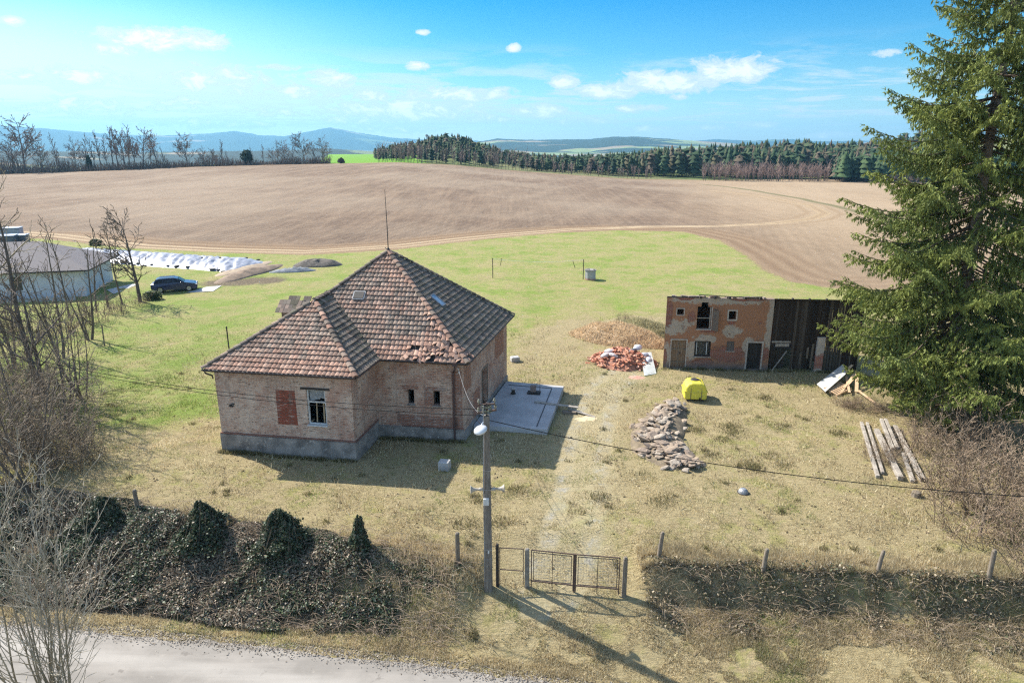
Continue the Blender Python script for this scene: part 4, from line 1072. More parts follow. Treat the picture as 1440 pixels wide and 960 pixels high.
for s in (-1, 1):
    h = MB(); Mh = Matrix.Translation((s * .14, -.08, 4.17)) @ Matrix.Rotation(s * R(90), 4, 'Y') @ Matrix.Rotation(-s * R(6), 4, 'X')
    h.lathe([(r_ * 1.15, z_ * 1.35) for r_, z_ in ((.05, 0), (.06, .1), (.035, .12), (.045, .2), (.07, .27), (.125, .33), (.14, .34), (.12, .345), (.05, .28), (.01, .22))], 14, Mh)
    h.build('loudspeaker_horn', mat('horn_paint', (.42, .38, .31), (.3, .26, .21), 8, .6, 0) if s < 0 else bpy.data.materials['horn_paint'], pole, smooth=True)
bx = MB(); bx.box((-.04, -.17, 3.72), (.2, .12, .27), bev=.015); bx.box((-.04, -.235, 3.73), (.15, .01, .19)); bx.build('junction_box', M_white_paint, pole)
pn = MB(); pn.box((.02, -.151, 1.66), (.055, .008, .13))
pn.build('number_plate', M_white_paint, pole)
pole.scale = (PS_,) * 3
ptop = lambda x, y, z: Vector((PX + x * PS_, PY + y * PS_, PZ + z * PS_))
def wire(name, p0, p1, sag, r, label, n=40, group=None, m=None):
    w = MB(); p0, p1 = Vector(p0), Vector(p1); pts = []
    for i in range(n + 1):
        t = i / n; p = p0.lerp(p1, t); p.z -= sag * 4 * t * (1 - t); pts.append(p)
    w.tube(pts, r, 5, False); o = w.build(name, m or M_cable); return tag(o, label, 'cable', group)
wire('overhead_cable', ptop(-.28, -.04, 7.2), at_dist(-150, 452, 31), .95, .012, 'upper of the two thin cables crossing in front of the brick house wall')
wire('overhead_cable', ptop(-.12, -.1, 6.98), at_dist(-150, 458, 31), .88, .012, 'lower of the two thin cables crossing in front of the brick house wall')
wire('overhead_cable', ptop(.1, .05, 6.75), at_dist(1640, 706, 18.0), .62, .015, 'thick dark cable running from the pole over the stone heap and the right yard')
wire('service_cable', ptop(-.1, -.1, 7.0), hw(11.75, 2.72, 4.15), .55, .008, 'pale slack cable from the pole top up to the house corner', m=M_zinc)
gw = wire('guy_wire', ptop(.05, .05, 6.5), hw(11.8, 2.8, 3.9), .75, .010, 'dark slack cable looping from the pole head to the brick house corner')

# ------------------------------------------------------------------ posts and gates
M_cpost = mat('post_concrete', (.23, .205, .17), (.14, .125, .105), 5, .9, .008, c=(.3, .28, .22), fine=25)
M_wpost = mat('rotten_post', (.20, .165, .125), (.115, .09, .065), 6, .9, .01, c=(.28, .24, .19), fine=25, streak=(3, 3, .6))
def post(name, x, y, h, w, label, lean=(0, 0), cat='post', m=None, group=None, ztop=None):
    o = MB(); z = tz(x, y); k = Vector((lean[0], lean[1], 0))
    ring = lambda a, zz, off: [(a * sx + off.x, a * sy + off.y, zz) for sx, sy in ((-1, -.6), (-.6, -1), (.6, -1), (1, -.6), (1, .6), (.6, 1), (-.6, 1), (-1, .6))]
    vs = ring(w, -.3, k * 0) + ring(w * .97, h * .6, k * .6) + ring(w * .93, h - .04, k * .98) + ring(w * .55, h + rt.uniform(-.01, .03), k)
    fs = [(j * 8 + i, j * 8 + (i + 1) % 8, j * 8 + 8 + (i + 1) % 8, j * 8 + 8 + i) for j in range(3) for i in range(8)] + [tuple(range(24, 32))]
    o.add(vs, fs); ob = o.build(name, m or M_wpost, loc=(x, y, z)); return tag(ob, label, cat, group)
gL, gR_ = gp(741, 826), gp(874, 838)
gM = gp(807, 833)
post('gate_post', gL.x, gL.y, 1.62, .085, 'square concrete gate post at the left side of the wire gate', (0, 0), m=M_cpost)
post('gate_post', gR_.x + .08, gR_.y, 1.6, .08, 'darker gate post at the right side of the wire gate by the bank', (0, 0), m=M_wpost)
post('gate_post', PX + .33, PY + .12, 1.75, .06, 'thin dark wooden post tucked behind the utility pole foot', (0, 0), m=M_dark)
def gate_leaf(name, p0, p1, h, parent, drop):
    """frame of thin steel bars, an inner frame, a middle stay and a mid rail"""
    o = MB(); p0 = Vector(p0); p1 = Vector(p1); d = p1 - p0; z = lambda k: Vector((0, 0, k)); w = .035
    at = lambda t, k: p0 + d * t + z(k)
    o.bar(at(0, .04), at(0, h), w, w); o.bar(at(1, .04), at(1, h), w, w); o.bar(at(0, h), at(1, h), w, w); o.bar(at(0, .28), at(1, .28), w, w)
    return o
gate = thing('wire_gate', 'sagging double gate of thin rusty steel bars closing the farm track', 'gate', tuple(gL))
for s, (a, b) in enumerate(((gL, gM), (gM, gR_))):
    a, b = a.copy() - gL, b.copy() - gL; d = (b - a).normalized(); a = a + d * (.16 if s == 0 else .05); b = b - d * (.04 if s == 0 else .12)
    leaf = gate_leaf('leaf', a, b, 1.58, gate, 0).build('gate_leaf', M_rust, gate)
    i2 = MB(); w = .022; P = lambda t, k: a + (b - a) * t + Vector((0, -.01, k))
    for q in ((P(.05, .33), P(.05, 1.5)), (P(.95, .33), P(.95, 1.5)), (P(.05, 1.5), P(.95, 1.5)), (P(.05, .34), P(.95, .34)), (P(.5, -.05), P(.5, 1.58))): i2.bar(q[0], q[1], w, w)
    i2.build('inner_frame', M_black, leaf)
    ms = MB()
    for k in range(1, 9): ms.bar(P(.05, .34 + k * .128), P(.95, .34 + k * .128), .005, .005)
    for k in range(1, 14): ms.bar(P(.05 + k * .9 / 14, .34), P(.05 + k * .9 / 14, 1.5), .005, .005)
    ms.build('mesh_infill', M_zinc, leaf)
cb_ = MB(); cb_.bar(Vector(gM) - gL + Vector((0, 0, -.05)), Vector(gM) - gL + Vector((0, 0, 1.6)), .055, .055); cb_.build('closing_stile', M_rust, gate)
wk = thing('wicket_gate', 'narrow single wicket of bent steel rods between pole and gate post', 'gate', (PX + .42, PY + .1, tz(PX + .42, PY + .1)))
o = MB(); e = Vector((gL.x - PX - .42 - .14, gL.y - PY - .1, gL.z - tz(PX + .42, PY + .1))); a = Vector((0, 0, 0)); z = lambda k: Vector((0, 0, k))
for q in ((a + z(1.62), e + z(1.6)), (e + z(.1), e + z(1.62)), (a + z(.72), e + z(.68)), (a + z(.1), a + z(1.64))): o.bar(q[0], q[1], .028, .028)
o.build('frame', M_rust, wk)
for (px, py, h, w, lean, lab) in ((925, 788, 1.2, .07, (.12, 0), 'leaning fence post nearest the gate on top of the right bank'),
                               (1072, 806, .95, .07, (.1, .05), 'pale topped short fence post in the middle of the right bank'),
                               (1232, 808, .95, .065, (.16, .05), 'short fence post tilted right, below the stacked beams'),
                               (1389, 818, 1.25, .075, (0, 0), 'straight concrete corner post at the foot of the brown thicket'),
                               (1378, 752, 1.3, .045, (.02, 0), 'thin weathered post half hidden in the brown thicket'),
                               (195, 722, 1.1, .075, (-.02, 0), 'dark stub of a post among the ivy left of the bank'),
                               (644, 792, 1.3, .08, (0, 0), 'mossy post in dry grass just left of the utility pole')):
    p = gp(px, py); post('fence_post', p.x, p.y, h, w, lab, lean, group='posts of the old roadside fence')
p = gp(322, 490); m_ = MB(); m_.tube([(0, 0, -.2), (0, 0, 1.75)], .05, 8); tag(m_.build('washing_post', M_dark, loc=p), 'dark upright washing line post behind the left roof corner', 'post')
p = gp(147, 486); m_ = MB(); m_.tube([(0, 0, -.2), (.06, 0, 1.7)], .05, 8); tag(m_.build('garden_post', M_wpost, loc=p), 'lone wooden post on the lawn beside the bare trees', 'post')

# ------------------------------------------------------------------ net court and well
v1, v2 = gp(693, 391), gp(820, 393)
for p, lab in ((v1, 'thin dark net post on the lawn away from the well'), (v2, 'thin dark net post standing right beside the well ring')):
    m_ = MB(); m_.tube([(0, 0, -.2), (0, 0, 2.35)], .045, 8); tag(m_.build('net_post', M_dark, loc=p), lab, 'post')
m_ = MB(); rp = [v1.lerp(v2, t) + Vector((0, 0, 2.28 - .28 * 4 * t * (1 - t))) for t in np.linspace(0, 1, 24)]
m_.tube(rp, .014, 4, False); tag(m_.build('net_rope', mat('white_rope', (.75, .75, .72), None, 5, .8, 0)), 'pale slack rope strung between the two net posts', 'rope')
for i, (a, b) in enumerate((((703, 366), (700, 377)), ((809, 369), (814, 378)))):
    A_ = gp(a[0], a[1] + 8); m_ = MB(); m_.tube([(0, 0, -.1), ((.25 if i == 0 else -.35), 0, 1.0)], .035, 6); tag(m_.build('guy_stake', M_dark, loc=A_), ('leaning stake behind the free net post' if i == 0 else 'leaning stake behind the net post by the well'), 'stake')
p = gp(830, 393); well = thing('well', 'round concrete well ring with a ragged lid, reddish at its foot', 'well', p)
m_ = MB(); m_.lathe([(.64, -.1), (.62, .2), (.6, 1.0), (.66, 1.02), (.66, 1.1)], 20)
def well_mat():
    t = NT('well_concrete'); s = t.n('ShaderNodeSeparateXYZ'); t.l(t.obj(), s.inputs[0]); n = t.noise(t.obj(), 3, 5, .7)
    return t.done(t.mix(t.step(t.math('ADD', s.outputs[2], t.math('MULTIPLY', n, .4)), .25, .5), (.36, .2, .15), t.mix(n, (.25, .25, .25), (.45, .44, .42))), .9, 0, .2)
m_.build('ring', well_mat(), well, smooth=False)
m_ = MB(); m_.lathe([(.7, 1.1), (.7, 1.16), (.3, 1.18)], 18)
for k in range(7): m_.box((.4 * math.cos(k * 2.1), .45 * math.sin(k * 1.7), 1.19), (.2, .14, .07), rz=k)
m_.build('lid', M_plinth, well)

# ------------------------------------------------------------------ yellow tank
tk = thing('farm_tank', 'bright yellow plastic sprayer tank with a domed top and dark filler lid', 'tank', (11.28, 39.75, 0), R(-6))
prof = [(-.66, .04), (-.6, .0), (.6, .0), (.66, .04), (.68, .1), (.68, .5), (.66, .56), (.60, .8), (.46, 1.0), (.25, 1.08), (-.25, 1.08), (-.46, 1.0), (-.60, .8), (-.66, .56), (-.68, .5), (-.68, .1)]
m_ = MB(); secs = [(-.62, .86), (-.58, .95), (-.5, 1.0), (.5, 1.0), (.58, .95), (.62, .86)]; N = len(prof)
for y, k in secs: m_.v += [(x * k, y, .05 + .5 + (z - .5) * k) for x, z in prof]
for j in range(len(secs) - 1):
    for i in range(N): m_.f.append((j * N + i, j * N + (i + 1) % N, (j + 1) * N + (i + 1) % N, (j + 1) * N + i))
m_.f.append(tuple(range(N - 1, -1, -1))[::-1]); m_.f.append(tuple((len(secs) - 1) * N + i for i in range(N))[::-1])
m_.uv = [None] * len(m_.f); m_.c = [None] * len(m_.f); m_.m = [0] * len(m_.f)
M_yel = mat('yellow_plastic', (.68, .58, .05), (.60, .52, .06), 1.5, .45, .002, c=(.52, .44, .12), fine=7)
m_.build('body', M_yel, tk)
m_ = MB(); m_.box((0, -.63, .58), (1.34, .04, .05), bev=.008); m_.box((0, .63, .58), (1.34, .04, .05), bev=.008); m_.box((.692, 0, .58), (.04, 1.2, .05), bev=.008); m_.box((-.692, 0, .58), (.04, 1.2, .05), bev=.008); m_.build('moulded_rib', M_yel, tk)
m_ = MB(); m_.lathe([(.27, 1.1), (.27, 1.16), (.23, 1.19), (.06, 1.2)], 18, Matrix.Translation((-.02, .08, 0))); m_.build('lid', M_black, tk)
m_ = MB(); m_.tube([(.25, -.64, .16), (.25, -.78, .16)], .05, 8); m_.box((.25, -.8, .19), (.05, .06, .14)); m_.build('outlet_valve', M_black, tk)
for sx in (-.3, .34):
    m_ = MB(); m_.tube([(sx, -.645, .1), (sx, -.645, .55), (sx, -.6, .86), (sx, -.5, 1.085), (sx, .5, 1.085), (sx, .6, .86), (sx, .645, .55), (sx, .645, .1)], .018, 5); m_.build('strap', M_timber, tk)
m_ = MB(); m_.box((.2, -.05, 1.14), (.2, .1, .06)); m_.build('lid_clip', M_black, tk)
for sx in (-.45, .45):
    f_ = MB(); f_.box((sx, 0, .015), (.14, 1.1, .09)); f_.build('skid', M_black, tk)

# ------------------------------------------------------------------ small things in the yard
p = Vector((-3.26, 30.05, tz(-3.26, 30.05))); m_ = MB(); m_.box((0, 0, .22), (.52, .45, .46), bev=.02); tag(m_.build('concrete_block', M_conc, loc=p, rotz=R(-12)), 'lone pale concrete block in the shadow before the house', 'block')
p = gp(724, 508); bb = thing('masonry_block', 'pale stone block lying in the sun past the house corner', 'block', p, .3); m_ = MB(); m_.box((0, 0, .18), (.62, .5, .36), bev=.04); m_.build('block', M_conc, bb)
p = gp(1045, 693); sn = thing('scrap_bowl', 'small grey metal bowl lying upside down on the right lawn', 'scrap', p); m_ = MB(); m_.lathe([(.02, .22), (.12, .2), (.2, .12), (.23, .02), (.25, 0)][::-1], 14); m_.build('bowl', M_zinc, sn); m_ = MB(); m_.lathe([(.26, -.02), (.27, .02), (.22, .03)], 14); m_.build('rim', M_black, sn)
p = gp(1288, 698); m_ = MB(); m_.lathe([(.24, -.1), (.2, .1), (.19, .22), (.17, .24)], 10); tag(m_.build('stump', M_wpost, loc=p), 'dark sawn stump in front of the weathered beams', 'stump')
# planks over the terrace edge
a = hw(15.0, 8.35, .36); b = hw(17.6, 7.9, .30)
m_ = MB(); m_.bar(a + Vector((0, 0, .03)), b + Vector((0, 0, .06)), .22, .045); tag(m_.build('plank', M_grey_wood), 'pale plank lying across the right edge of the grey slab', 'plank')
m_ = MB(); m_.bar(hw(17.0, 8.05, .22), hw(18.6, 7.3, .05), .2, .045); tag(m_.build('plank', M_grey_wood), 'pale plank sloping from the slab plank end down to the grass', 'plank')
m_ = MB(); m_.bar(hw(16.7, 7.75, .07), hw(17.5, 7.7, .1), .3, .14); tag(m_.build('plank_prop', M_timber), 'dark timber chock under the outer end of the plank', 'timber')
sd = MB(); 
# sawdust
c = hw(18.2, 7.0); n_ = 24
vs = [(c.x, c.y, tz(c.x, c.y) + .06)] + [(c.x + (.75 + .25 * math.sin(i * 2.3)) * 1.1 * math.cos(i * 2 * math.pi / n_), c.y + (.6 + .2 * math.sin(i * 1.3)) * math.sin(i * 2 * math.pi / n_), 0) for i in range(n_)]
vs = [vs[0]] + [(x, y, tz(x, y) - .03) for x, y, _ in vs[1:]]
sd.add(vs, [(0, i + 1, (i + 1) % n_ + 1) for i in range(n_)]); tag(sd.build('sawdust', mat('sawdust', (.62, .5, .32), (.5, .39, .23), 6, .95, .01)), kind='stuff')

# ------------------------------------------------------------------ weathered beams on the right
def beam(p0, p1, w, h, label, m=M_grey_wood, name='timber_beam', group='weathered beams stacked by the thicket', dz=0.0):
    a, b = gp(*p0), gp(*p1); o = MB(); d = (b - a); L = d.length; ctr = (a + b) / 2
    rz = math.atan2(d.y, d.x); o.box((0, 0, 0), (L, w, h), bev=.012)
    ob = o.build(name, m, loc=(ctr.x, ctr.y, (a.z + b.z) / 2 + h / 2 + .02 + dz)); ob.rotation_euler = (0, -math.atan2(b.z - a.z, math.hypot(d.x, d.y)), rz)
    return tag(ob, label, 'beam', group)
for (p0, p1, w, h, dz, lab) in (((1211, 597), (1234, 673), .16, .16, 0, 'outermost long thin beam on the lawn side of the beam stack'),
                             ((1219, 597), (1241, 668), .14, .14, 0, 'second long thin beam, next to the outermost one'),
                             ((1232, 608), (1266, 676), .24, .22, 0, 'thick pale beam with a dark sawn end in the stack middle'),
                             ((1238, 598), (1254, 640), .17, .15, .24, 'short silver beam lying on top of the thick pale beam'),
                             ((1244, 597), (1260, 638), .17, .15, .22, 'short silver beam beside the other one on top of the stack'),
                             ((1252, 603), (1264, 633), .14, .13, 0, 'short dull beam half under the silver ones'),
                             ((1258, 602), (1297, 678), .22, .18, 0, 'broad worn beam nearest the thicket'),
                             ((1270, 640), (1283, 679), .18, .14, 0, 'short rotten beam before the broad worn one')):
    beam(p0, p1, w, h, lab, dz=dz)
for (px, py) in ((1225, 660), (1270, 650)):
    beam((px, py), (px + 14, py - 3), .12, .04, 'thin grey bearer board lying under the beams' if px < 1250 else 'thin grey bearer board lying between the broad beams', M_timber, dz=.0)

# ------------------------------------------------------------------ pile of boards and a sheet by the spruce
pz = gp(1172, 546)
sh_ = MB(); a, b, c_, d_ = gp(1148, 545), gp(1160, 557), gp(1187, 541), gp(1184, 527)
vs = [a + Vector((0, 0, .25)), b + Vector((0, 0, .3)), c_ + Vector((0, 0, .75)), d_ + Vector((0, 0, .8))]
sh_.add([tuple(v) for v in vs] + [tuple(v - Vector((0, 0, .04))) for v in vs], [(0, 1, 2, 3), (7, 6, 5, 4), (0, 4, 5, 1), (1, 5, 6, 2), (2, 6, 7, 3), (3, 7, 4, 0)])
tag(sh_.build('roof_sheet', mat('pale_sheet', (.50, .50, .47), (.38, .38, .36), 2, .6, .004)), 'pale grey sheet resting on a pile of boards by the spruce', 'sheet')
pal_ = thing('pallet', 'light wooden pallet tilted under the pale grey sheet', 'pallet', gp(1176, 551), R(38)); pal_.rotation_euler = (R(14), R(-4), R(36))
M_fresh = mat('fresh_pine', (.62, .43, .26), (.5, .33, .19), 4, .8, .003)
m_ = MB()
for i in range(7): m_.box((-.75 + i * .25, 0, .3), (.14, .95, .03))
m_.build('deck_slats', M_fresh, pal_)
m_ = MB()
for y in (-.42, 0, .42): m_.box((0, y, .22), (1.7, .1, .12))
m_.build('bearer', M_fresh, pal_)
for (p0, p1, z0, z1, w, lab) in (((1178, 545), (1196, 530), .6, .85, .16, 'long board lying across the upper side of the pale sheet'), ((1186, 552), (1200, 538), .3, .6, .14, 'orange board propped on the pile next to the pallet'), ((1194, 556), (1188, 538), .2, .5, .14, 'crossed board leaning against the other orange board'),
                         ((1204, 553), (1203, 540), .1, .8, .2, 'upright orange plank at the spruce side of the pile'), ((1206, 553), (1230, 571), .2, .2, .16, 'long board lying beyond the pile under the spruce branches'), ((1180, 556), (1198, 544), .1, .5, .12, 'short board end sticking out below the pallet')):
    a, b = gp(*p0), gp(*p1); m_ = MB(); m_.bar(a + Vector((0, 0, z0)), b * 1.0 + Vector((0, 0, z1)), w, .04); tag(m_.build('board', M_fresh), lab, 'board', 'boards of the lumber pile')

# ------------------------------------------------------------------ stone heap
def rock_mesh(seed, flat_=.45):
    rs = np.random.RandomState(seed); n = 7; vs = []; k = []
    mb_ = MB(); rad = [rs.uniform(.75, 1.15) for _ in range(n)]
    for z, s in ((-.5, .75), (-.15, 1.0), (.25, .95), (.5, .6)):
        for i in range(n):
            a = 2 * math.pi * (i + rs.uniform(-.2, .2)) / n; q = rad[i] * s * rs.uniform(.9, 1.1)
            vs.append((q * math.cos(a), q * .75 * math.sin(a), z * flat_ * rs.uniform(.8, 1.15)))
    fs = [(j * n + i, j * n + (i + 1) % n, j * n + n + (i + 1) % n, j * n + n + i) for j in range(3) for i in range(n)] + [tuple(range(n - 1, -1, -1)), tuple(3 * n + i for i in range(n))]
    mb_.add(vs, fs); return mb_
stone_mats = [mat('field_stone', (.31, .24, .17), (.19, .14, .10), 2.5, .9, .02, c=(.42, .34, .26), fine=9), mat('brown_stone', (.28, .21, .155), (.16, .12, .09), 3, .9, .02, c=(.36, .29, .22), fine=9), mat('grey_stone', (.34, .285, .225), (.22, .18, .14), 3, .9, .02, c=(.45, .39, .32), fine=9)]
protos = [rock_mesh(40 + i, (.42, .5, .36, .6)[i % 4]).build('stone', stone_mats[i % 3], loc=(0, 0, -50)) for i in range(9)]
first = set()
spine = [flat(948, 568), flat(935, 590), flat(922, 612), flat(925, 630), flat(943, 645), flat(975, 660)]
swid = [.8, 1.15, 1.35, 1.4, 1.2, .7]; shgt = [.6, .7, .72, .6, .48, .25]
SEGS = len(spine) - 1
heap = MB(); HN = 14
rows_ = []
for i in range(31):
    f = i / 30 * SEGS; k = min(int(f), SEGS - 1); q = f - k
    c0 = Vector(spine[k]).lerp(Vector(spine[k + 1]), q); dd = (Vector(spine[k + 1]) - Vector(spine[k])).normalized(); nn = Vector((-dd.y, dd.x, 0))
    w = swid[k] * (1 - q) + swid[k + 1] * q; h = shgt[k] * (1 - q) + shgt[k + 1] * q
    e = min(1, i / 2.5, (30 - i) / 2.5)
    rows_.append([(c0 + nn * (w * 1.15 * (2 * j / HN - 1))) + Vector((0, 0, tz(c0.x, c0.y) - .05 + e * h * .7 * (1 - abs(2 * j / HN - 1) ** 1.6) * rt.uniform(.9, 1.1) - (.1 if j in (0, HN) else 0))) for j in range(HN + 1)])
hv = [tuple(p) for r_ in rows_ for p in r_]
heap.add(hv, [(i * (HN + 1) + j, i * (HN + 1) + j + 1, (i + 1) * (HN + 1) + j + 1, (i + 1) * (HN + 1) + j) for i in range(30) for j in range(HN)])
tag(heap.build('earth', mat('heap_earth', (.20, .155, .10), (.11, .085, .055), 3, .95, .03, c=(.29, .235, .15), fine=12), smooth=True), kind='stuff')
SL = 'flat brown fieldstone in the long heap in the middle of the yard'
k = 0
for i in range(295):
    f = rt.random() * (SEGS - .02); a = int(f); q = f - a
    c0 = Vector(spine[a]).lerp(Vector(spine[a + 1]), q); dd = (Vector(spine[a + 1]) - Vector(spine[a])).normalized(); nn = Vector((-dd.y, dd.x, 0))
    w = swid[a] * (1 - q) + swid[a + 1] * q; h = shgt[a] * (1 - q) + shgt[a + 1] * q
    s = max(-1, min(1, rt.gauss(0, .5))); p = c0 + nn * (w * s) ; z = tz(p.x, p.y) + h * .72 * (1 - abs(s) ** 1.5) + rt.uniform(-.02, .08)
    pr_ = protos[rt.randrange(9)]
    sc_ = rt.choice((.09, .11, .13, .16, .2, .24, .28, .34, .42)) * rt.uniform(.85, 1.15)
    ob = pr_.copy() if id(pr_) in first else pr_
    if id(pr_) in first: COL.objects.link(ob)
    first.add(id(pr_))
    ob.location = (p.x, p.y, z); ob.scale = (sc_, sc_, sc_ * rt.uniform(.7, 1.1)); ob.rotation_euler = (rt.uniform(-.4, .4) - .25 * s * nn.y, rt.uniform(-.4, .4) + .35 * s, rt.uniform(0, 6.3))
    tag(ob, SL, 'stone', 'stones of the long heap')

# ------------------------------------------------------------------ brick rubble beside the barn
brick_cols = [(.46, .17, .095), (.52, .24, .14), (.40, .15, .09), (.58, .34, .25), (.52, .27, .19)]
bmats = [mat('loose_brick_%s' % n, c, tuple(q * .75 for q in c), 5, .9, .01, c=tuple(min(.6, q * 1.2 + .12) for q in c), fine=14) for n, c in zip(('red', 'orange', 'dark', 'pink', 'pale'), brick_cols)]
bpro = []
for i in range(5):
    m_ = MB(); m_.box((0, 0, 0), (.30 if i < 3 else .19, .15, .075 if i != 2 else .14), bev=.012); bpro.append(m_.build('brick', bmats[i], loc=(0, 0, -50)))
hc = Vector(flat(874, 510)); hrx, hry, hh = 2.45, 2.0, 1.2
mound = MB(); n_ = 28; rings = [(0, 1.0), (.3, .88), (.6, .55), (.85, .2), (1.0, -.06)]
for (r_, z) in rings:
    for i in range(n_):
        a = 2 * math.pi * i / n_; k_ = 1 + .08 * math.sin(3 * a + 1) + .06 * math.sin(7 * a)
        mound.v.append((hc.x + hrx * r_ * k_ * math.cos(a), hc.y + hry * r_ * k_ * math.sin(a), tz(hc.x, hc.y) - .03 + hh * .8 * z * rt.uniform(.94, 1.06)))
for j in range(4):
    for i in range(n_): mound.f.append((j * n_ + i, j * n_ + (i + 1) % n_, (j + 1) * n_ + (i + 1) % n_, (j + 1) * n_ + i)[::-1])
mound.uv = [None] * len(mound.f); mound.c = list(mound.uv); mound.m = [0] * len(mound.f)
tag(mound.build('rubble', mat('brick_dust', (.40, .17, .10), (.27, .13, .09), 4, .95, .03, c=(.5, .34, .26), fine=13)), kind='stuff')
first = set()
for i in range(285):
    a = rt.uniform(0, 2 * math.pi); r_ = math.sqrt(rt.random()) * 1.03
    x, y = hc.x + hrx * r_ * math.cos(a), hc.y + hry * r_ * math.sin(a)
    z = tz(x, y) + max(0, hh * .84 * (1 - r_ ** 1.7)) + rt.uniform(.0, .08)
    pr_ = bpro[rt.choice((0, 0, 1, 1, 2, 3, 4))]; ob = pr_
    if pr_.name in first: ob = pr_.copy(); COL.objects.link(ob)
    first.add(pr_.name)
    ob.location = (x, y, z); ob.rotation_euler = (rt.uniform(-.6, .6), rt.uniform(-.6, .6), rt.uniform(0, 6.3)); s_ = rt.uniform(.75, 1.15); ob.scale = (s_,) * 3
    tag(ob, 'loose broken red brick in the rubble heap left of the barn', 'brick', 'bricks of the rubble heap')
def sack(p, rz, sc, m, label, sd):
    rs = random.Random(sd); o = MB(); n = 12; L = 9
    for j in range(L):
        t = j / (L - 1); w = (math.sin(math.pi * min(max(t, .04), .96))) ** .45
        for i in range(n):
            a = 2 * math.pi * i / n; k_ = 1 + rs.uniform(-.12, .12)
            o.v.append(((t - .5) * .9 + rs.uniform(-.02, .02), .3 * w * k_ * math.cos(a), .2 * w * k_ * math.sin(a) + .1))
    for j in range(L - 1):
        for i in range(n): o.f.append((j * n + i, (j + 1) * n + i, (j + 1) * n + (i + 1) % n, j * n + (i + 1) % n)[::-1])
    o.f += [tuple(range(n)), tuple((L - 1) * n + i for i in range(n - 1, -1, -1))]
    o.uv = [None] * len(o.f); o.c = list(o.uv); o.m = [0] * len(o.f)
    ob = o.build('sack', m, loc=p, smooth=True); ob.rotation_euler = (rs.uniform(-.3, .3), rs.uniform(-.3, .3), rz); ob.scale = (sc,) * 3
    return tag(ob, label, 'sack')
M_sackw = mat('pinkish_white_plastic', (.66, .58, .55), (.55, .42, .38), 4, .5, .01); M_sackb = mat('bluish_white_plastic', (.60, .62, .66), (.42, .44, .5), 4, .45, .01); M_sackd = mat('dark_plastic', (.07, .07, .085), (.13, .13, .15), 4, .4, .01)
def hz(x, y):
    r_ = min(1, math.hypot((x - hc.x) / hrx, (y - hc.y) / hry)); return tz(x, y) + hh * .84 * (1 - r_ ** 1.7)
for (dx, dy, rz, sc, m_, lab) in ((-1.25, -.55, .5, .85, M_sackw, 'pinkish white sack lowest on the left flank of the brick rubble'), (-.95, -.1, .2, .8, M_sackw, 'pinkish white sack highest on the left flank of the brick rubble'), (-.75, -.75, -.4, .75, M_sackw, 'pinkish white sack nearest the rubble middle'),
                               (1.2, .6, .9, .95, M_sackb, 'bluish white sack standing highest above the leaning sheet'), (1.55, .1, .2, .85, M_sackb, 'bluish white sack between the leaning sheet and the barn corner'), (1.8, -.5, 1.2, .8, M_sackb, 'bluish white sack on the ground by the barn corner'), (1.75, .75, .1, .8, M_sackd, 'dark plastic sack behind the pale ones'), (.75, .0, .4, .7, M_sackd, 'dark bundle at the top end of the leaning sheet')):
    x, y = hc.x + dx, hc.y + dy; sack((x, y, hz(x, y) + (.3 if 'highest above' in lab else -.02)), rz, sc, m_, lab, int(dx * 50) + 90)
a, b, c_, d_ = gp(906, 529), gp(923, 526), gp(913, 503), gp(898, 504)
vs = [a + Vector((0, 0, .04)), b + Vector((0, 0, .04)), c_ + Vector((0, -.6, .62)), d_ + Vector((0, -.6, .62))]
o = MB(); o.add([tuple(v) for v in vs] + [tuple(v - Vector((0, .01, .035))) for v in vs], [(0, 1, 2, 3), (7, 6, 5, 4), (0, 4, 5, 1), (1, 5, 6, 2), (2, 6, 7, 3), (3, 7, 4, 0)])
ls = o.build('metal_sheet', mat('white_tray', (.52, .53, .50), (.42, .43, .41), 1.5, .5, .003)); tag(ls, 'pale sheet leaning on the barn side of the brick rubble', 'sheet')
o = MB(); o.bar(vs[3] + (vs[2] - vs[3]) * .12 + (vs[0] - vs[3]) * .35 + Vector((0, 0, .02)), vs[3] + (vs[2] - vs[3]) * .7 + (vs[0] - vs[3]) * .55 + Vector((0, 0, .02)), .05, .02); o.build('handle_bar', M_dark, ls)
dp_ = MB(); cc = gp(893, 531); n_ = 22
vs = [(cc.x, cc.y, cc.z + .09)] + [(cc.x + 1.0 * (1 + .25 * math.sin(i * 2.7)) * math.cos(i * 2 * math.pi / n_), cc.y + .7 * (1 + .2 * math.sin(i * 1.9)) * math.sin(i * 2 * math.pi / n_), cc.z - .08) for i in range(n_)]
dp_.add(vs, [(0, i + 1, (i + 1) % n_ + 1) for i in range(n_)]); tag(dp_.build('brick_dust_spill', mat('pink_dust', (.56, .32, .24), (.46, .24, .17), 5, .95, .02)), kind='stuff')
rf_ = random.Random(33)
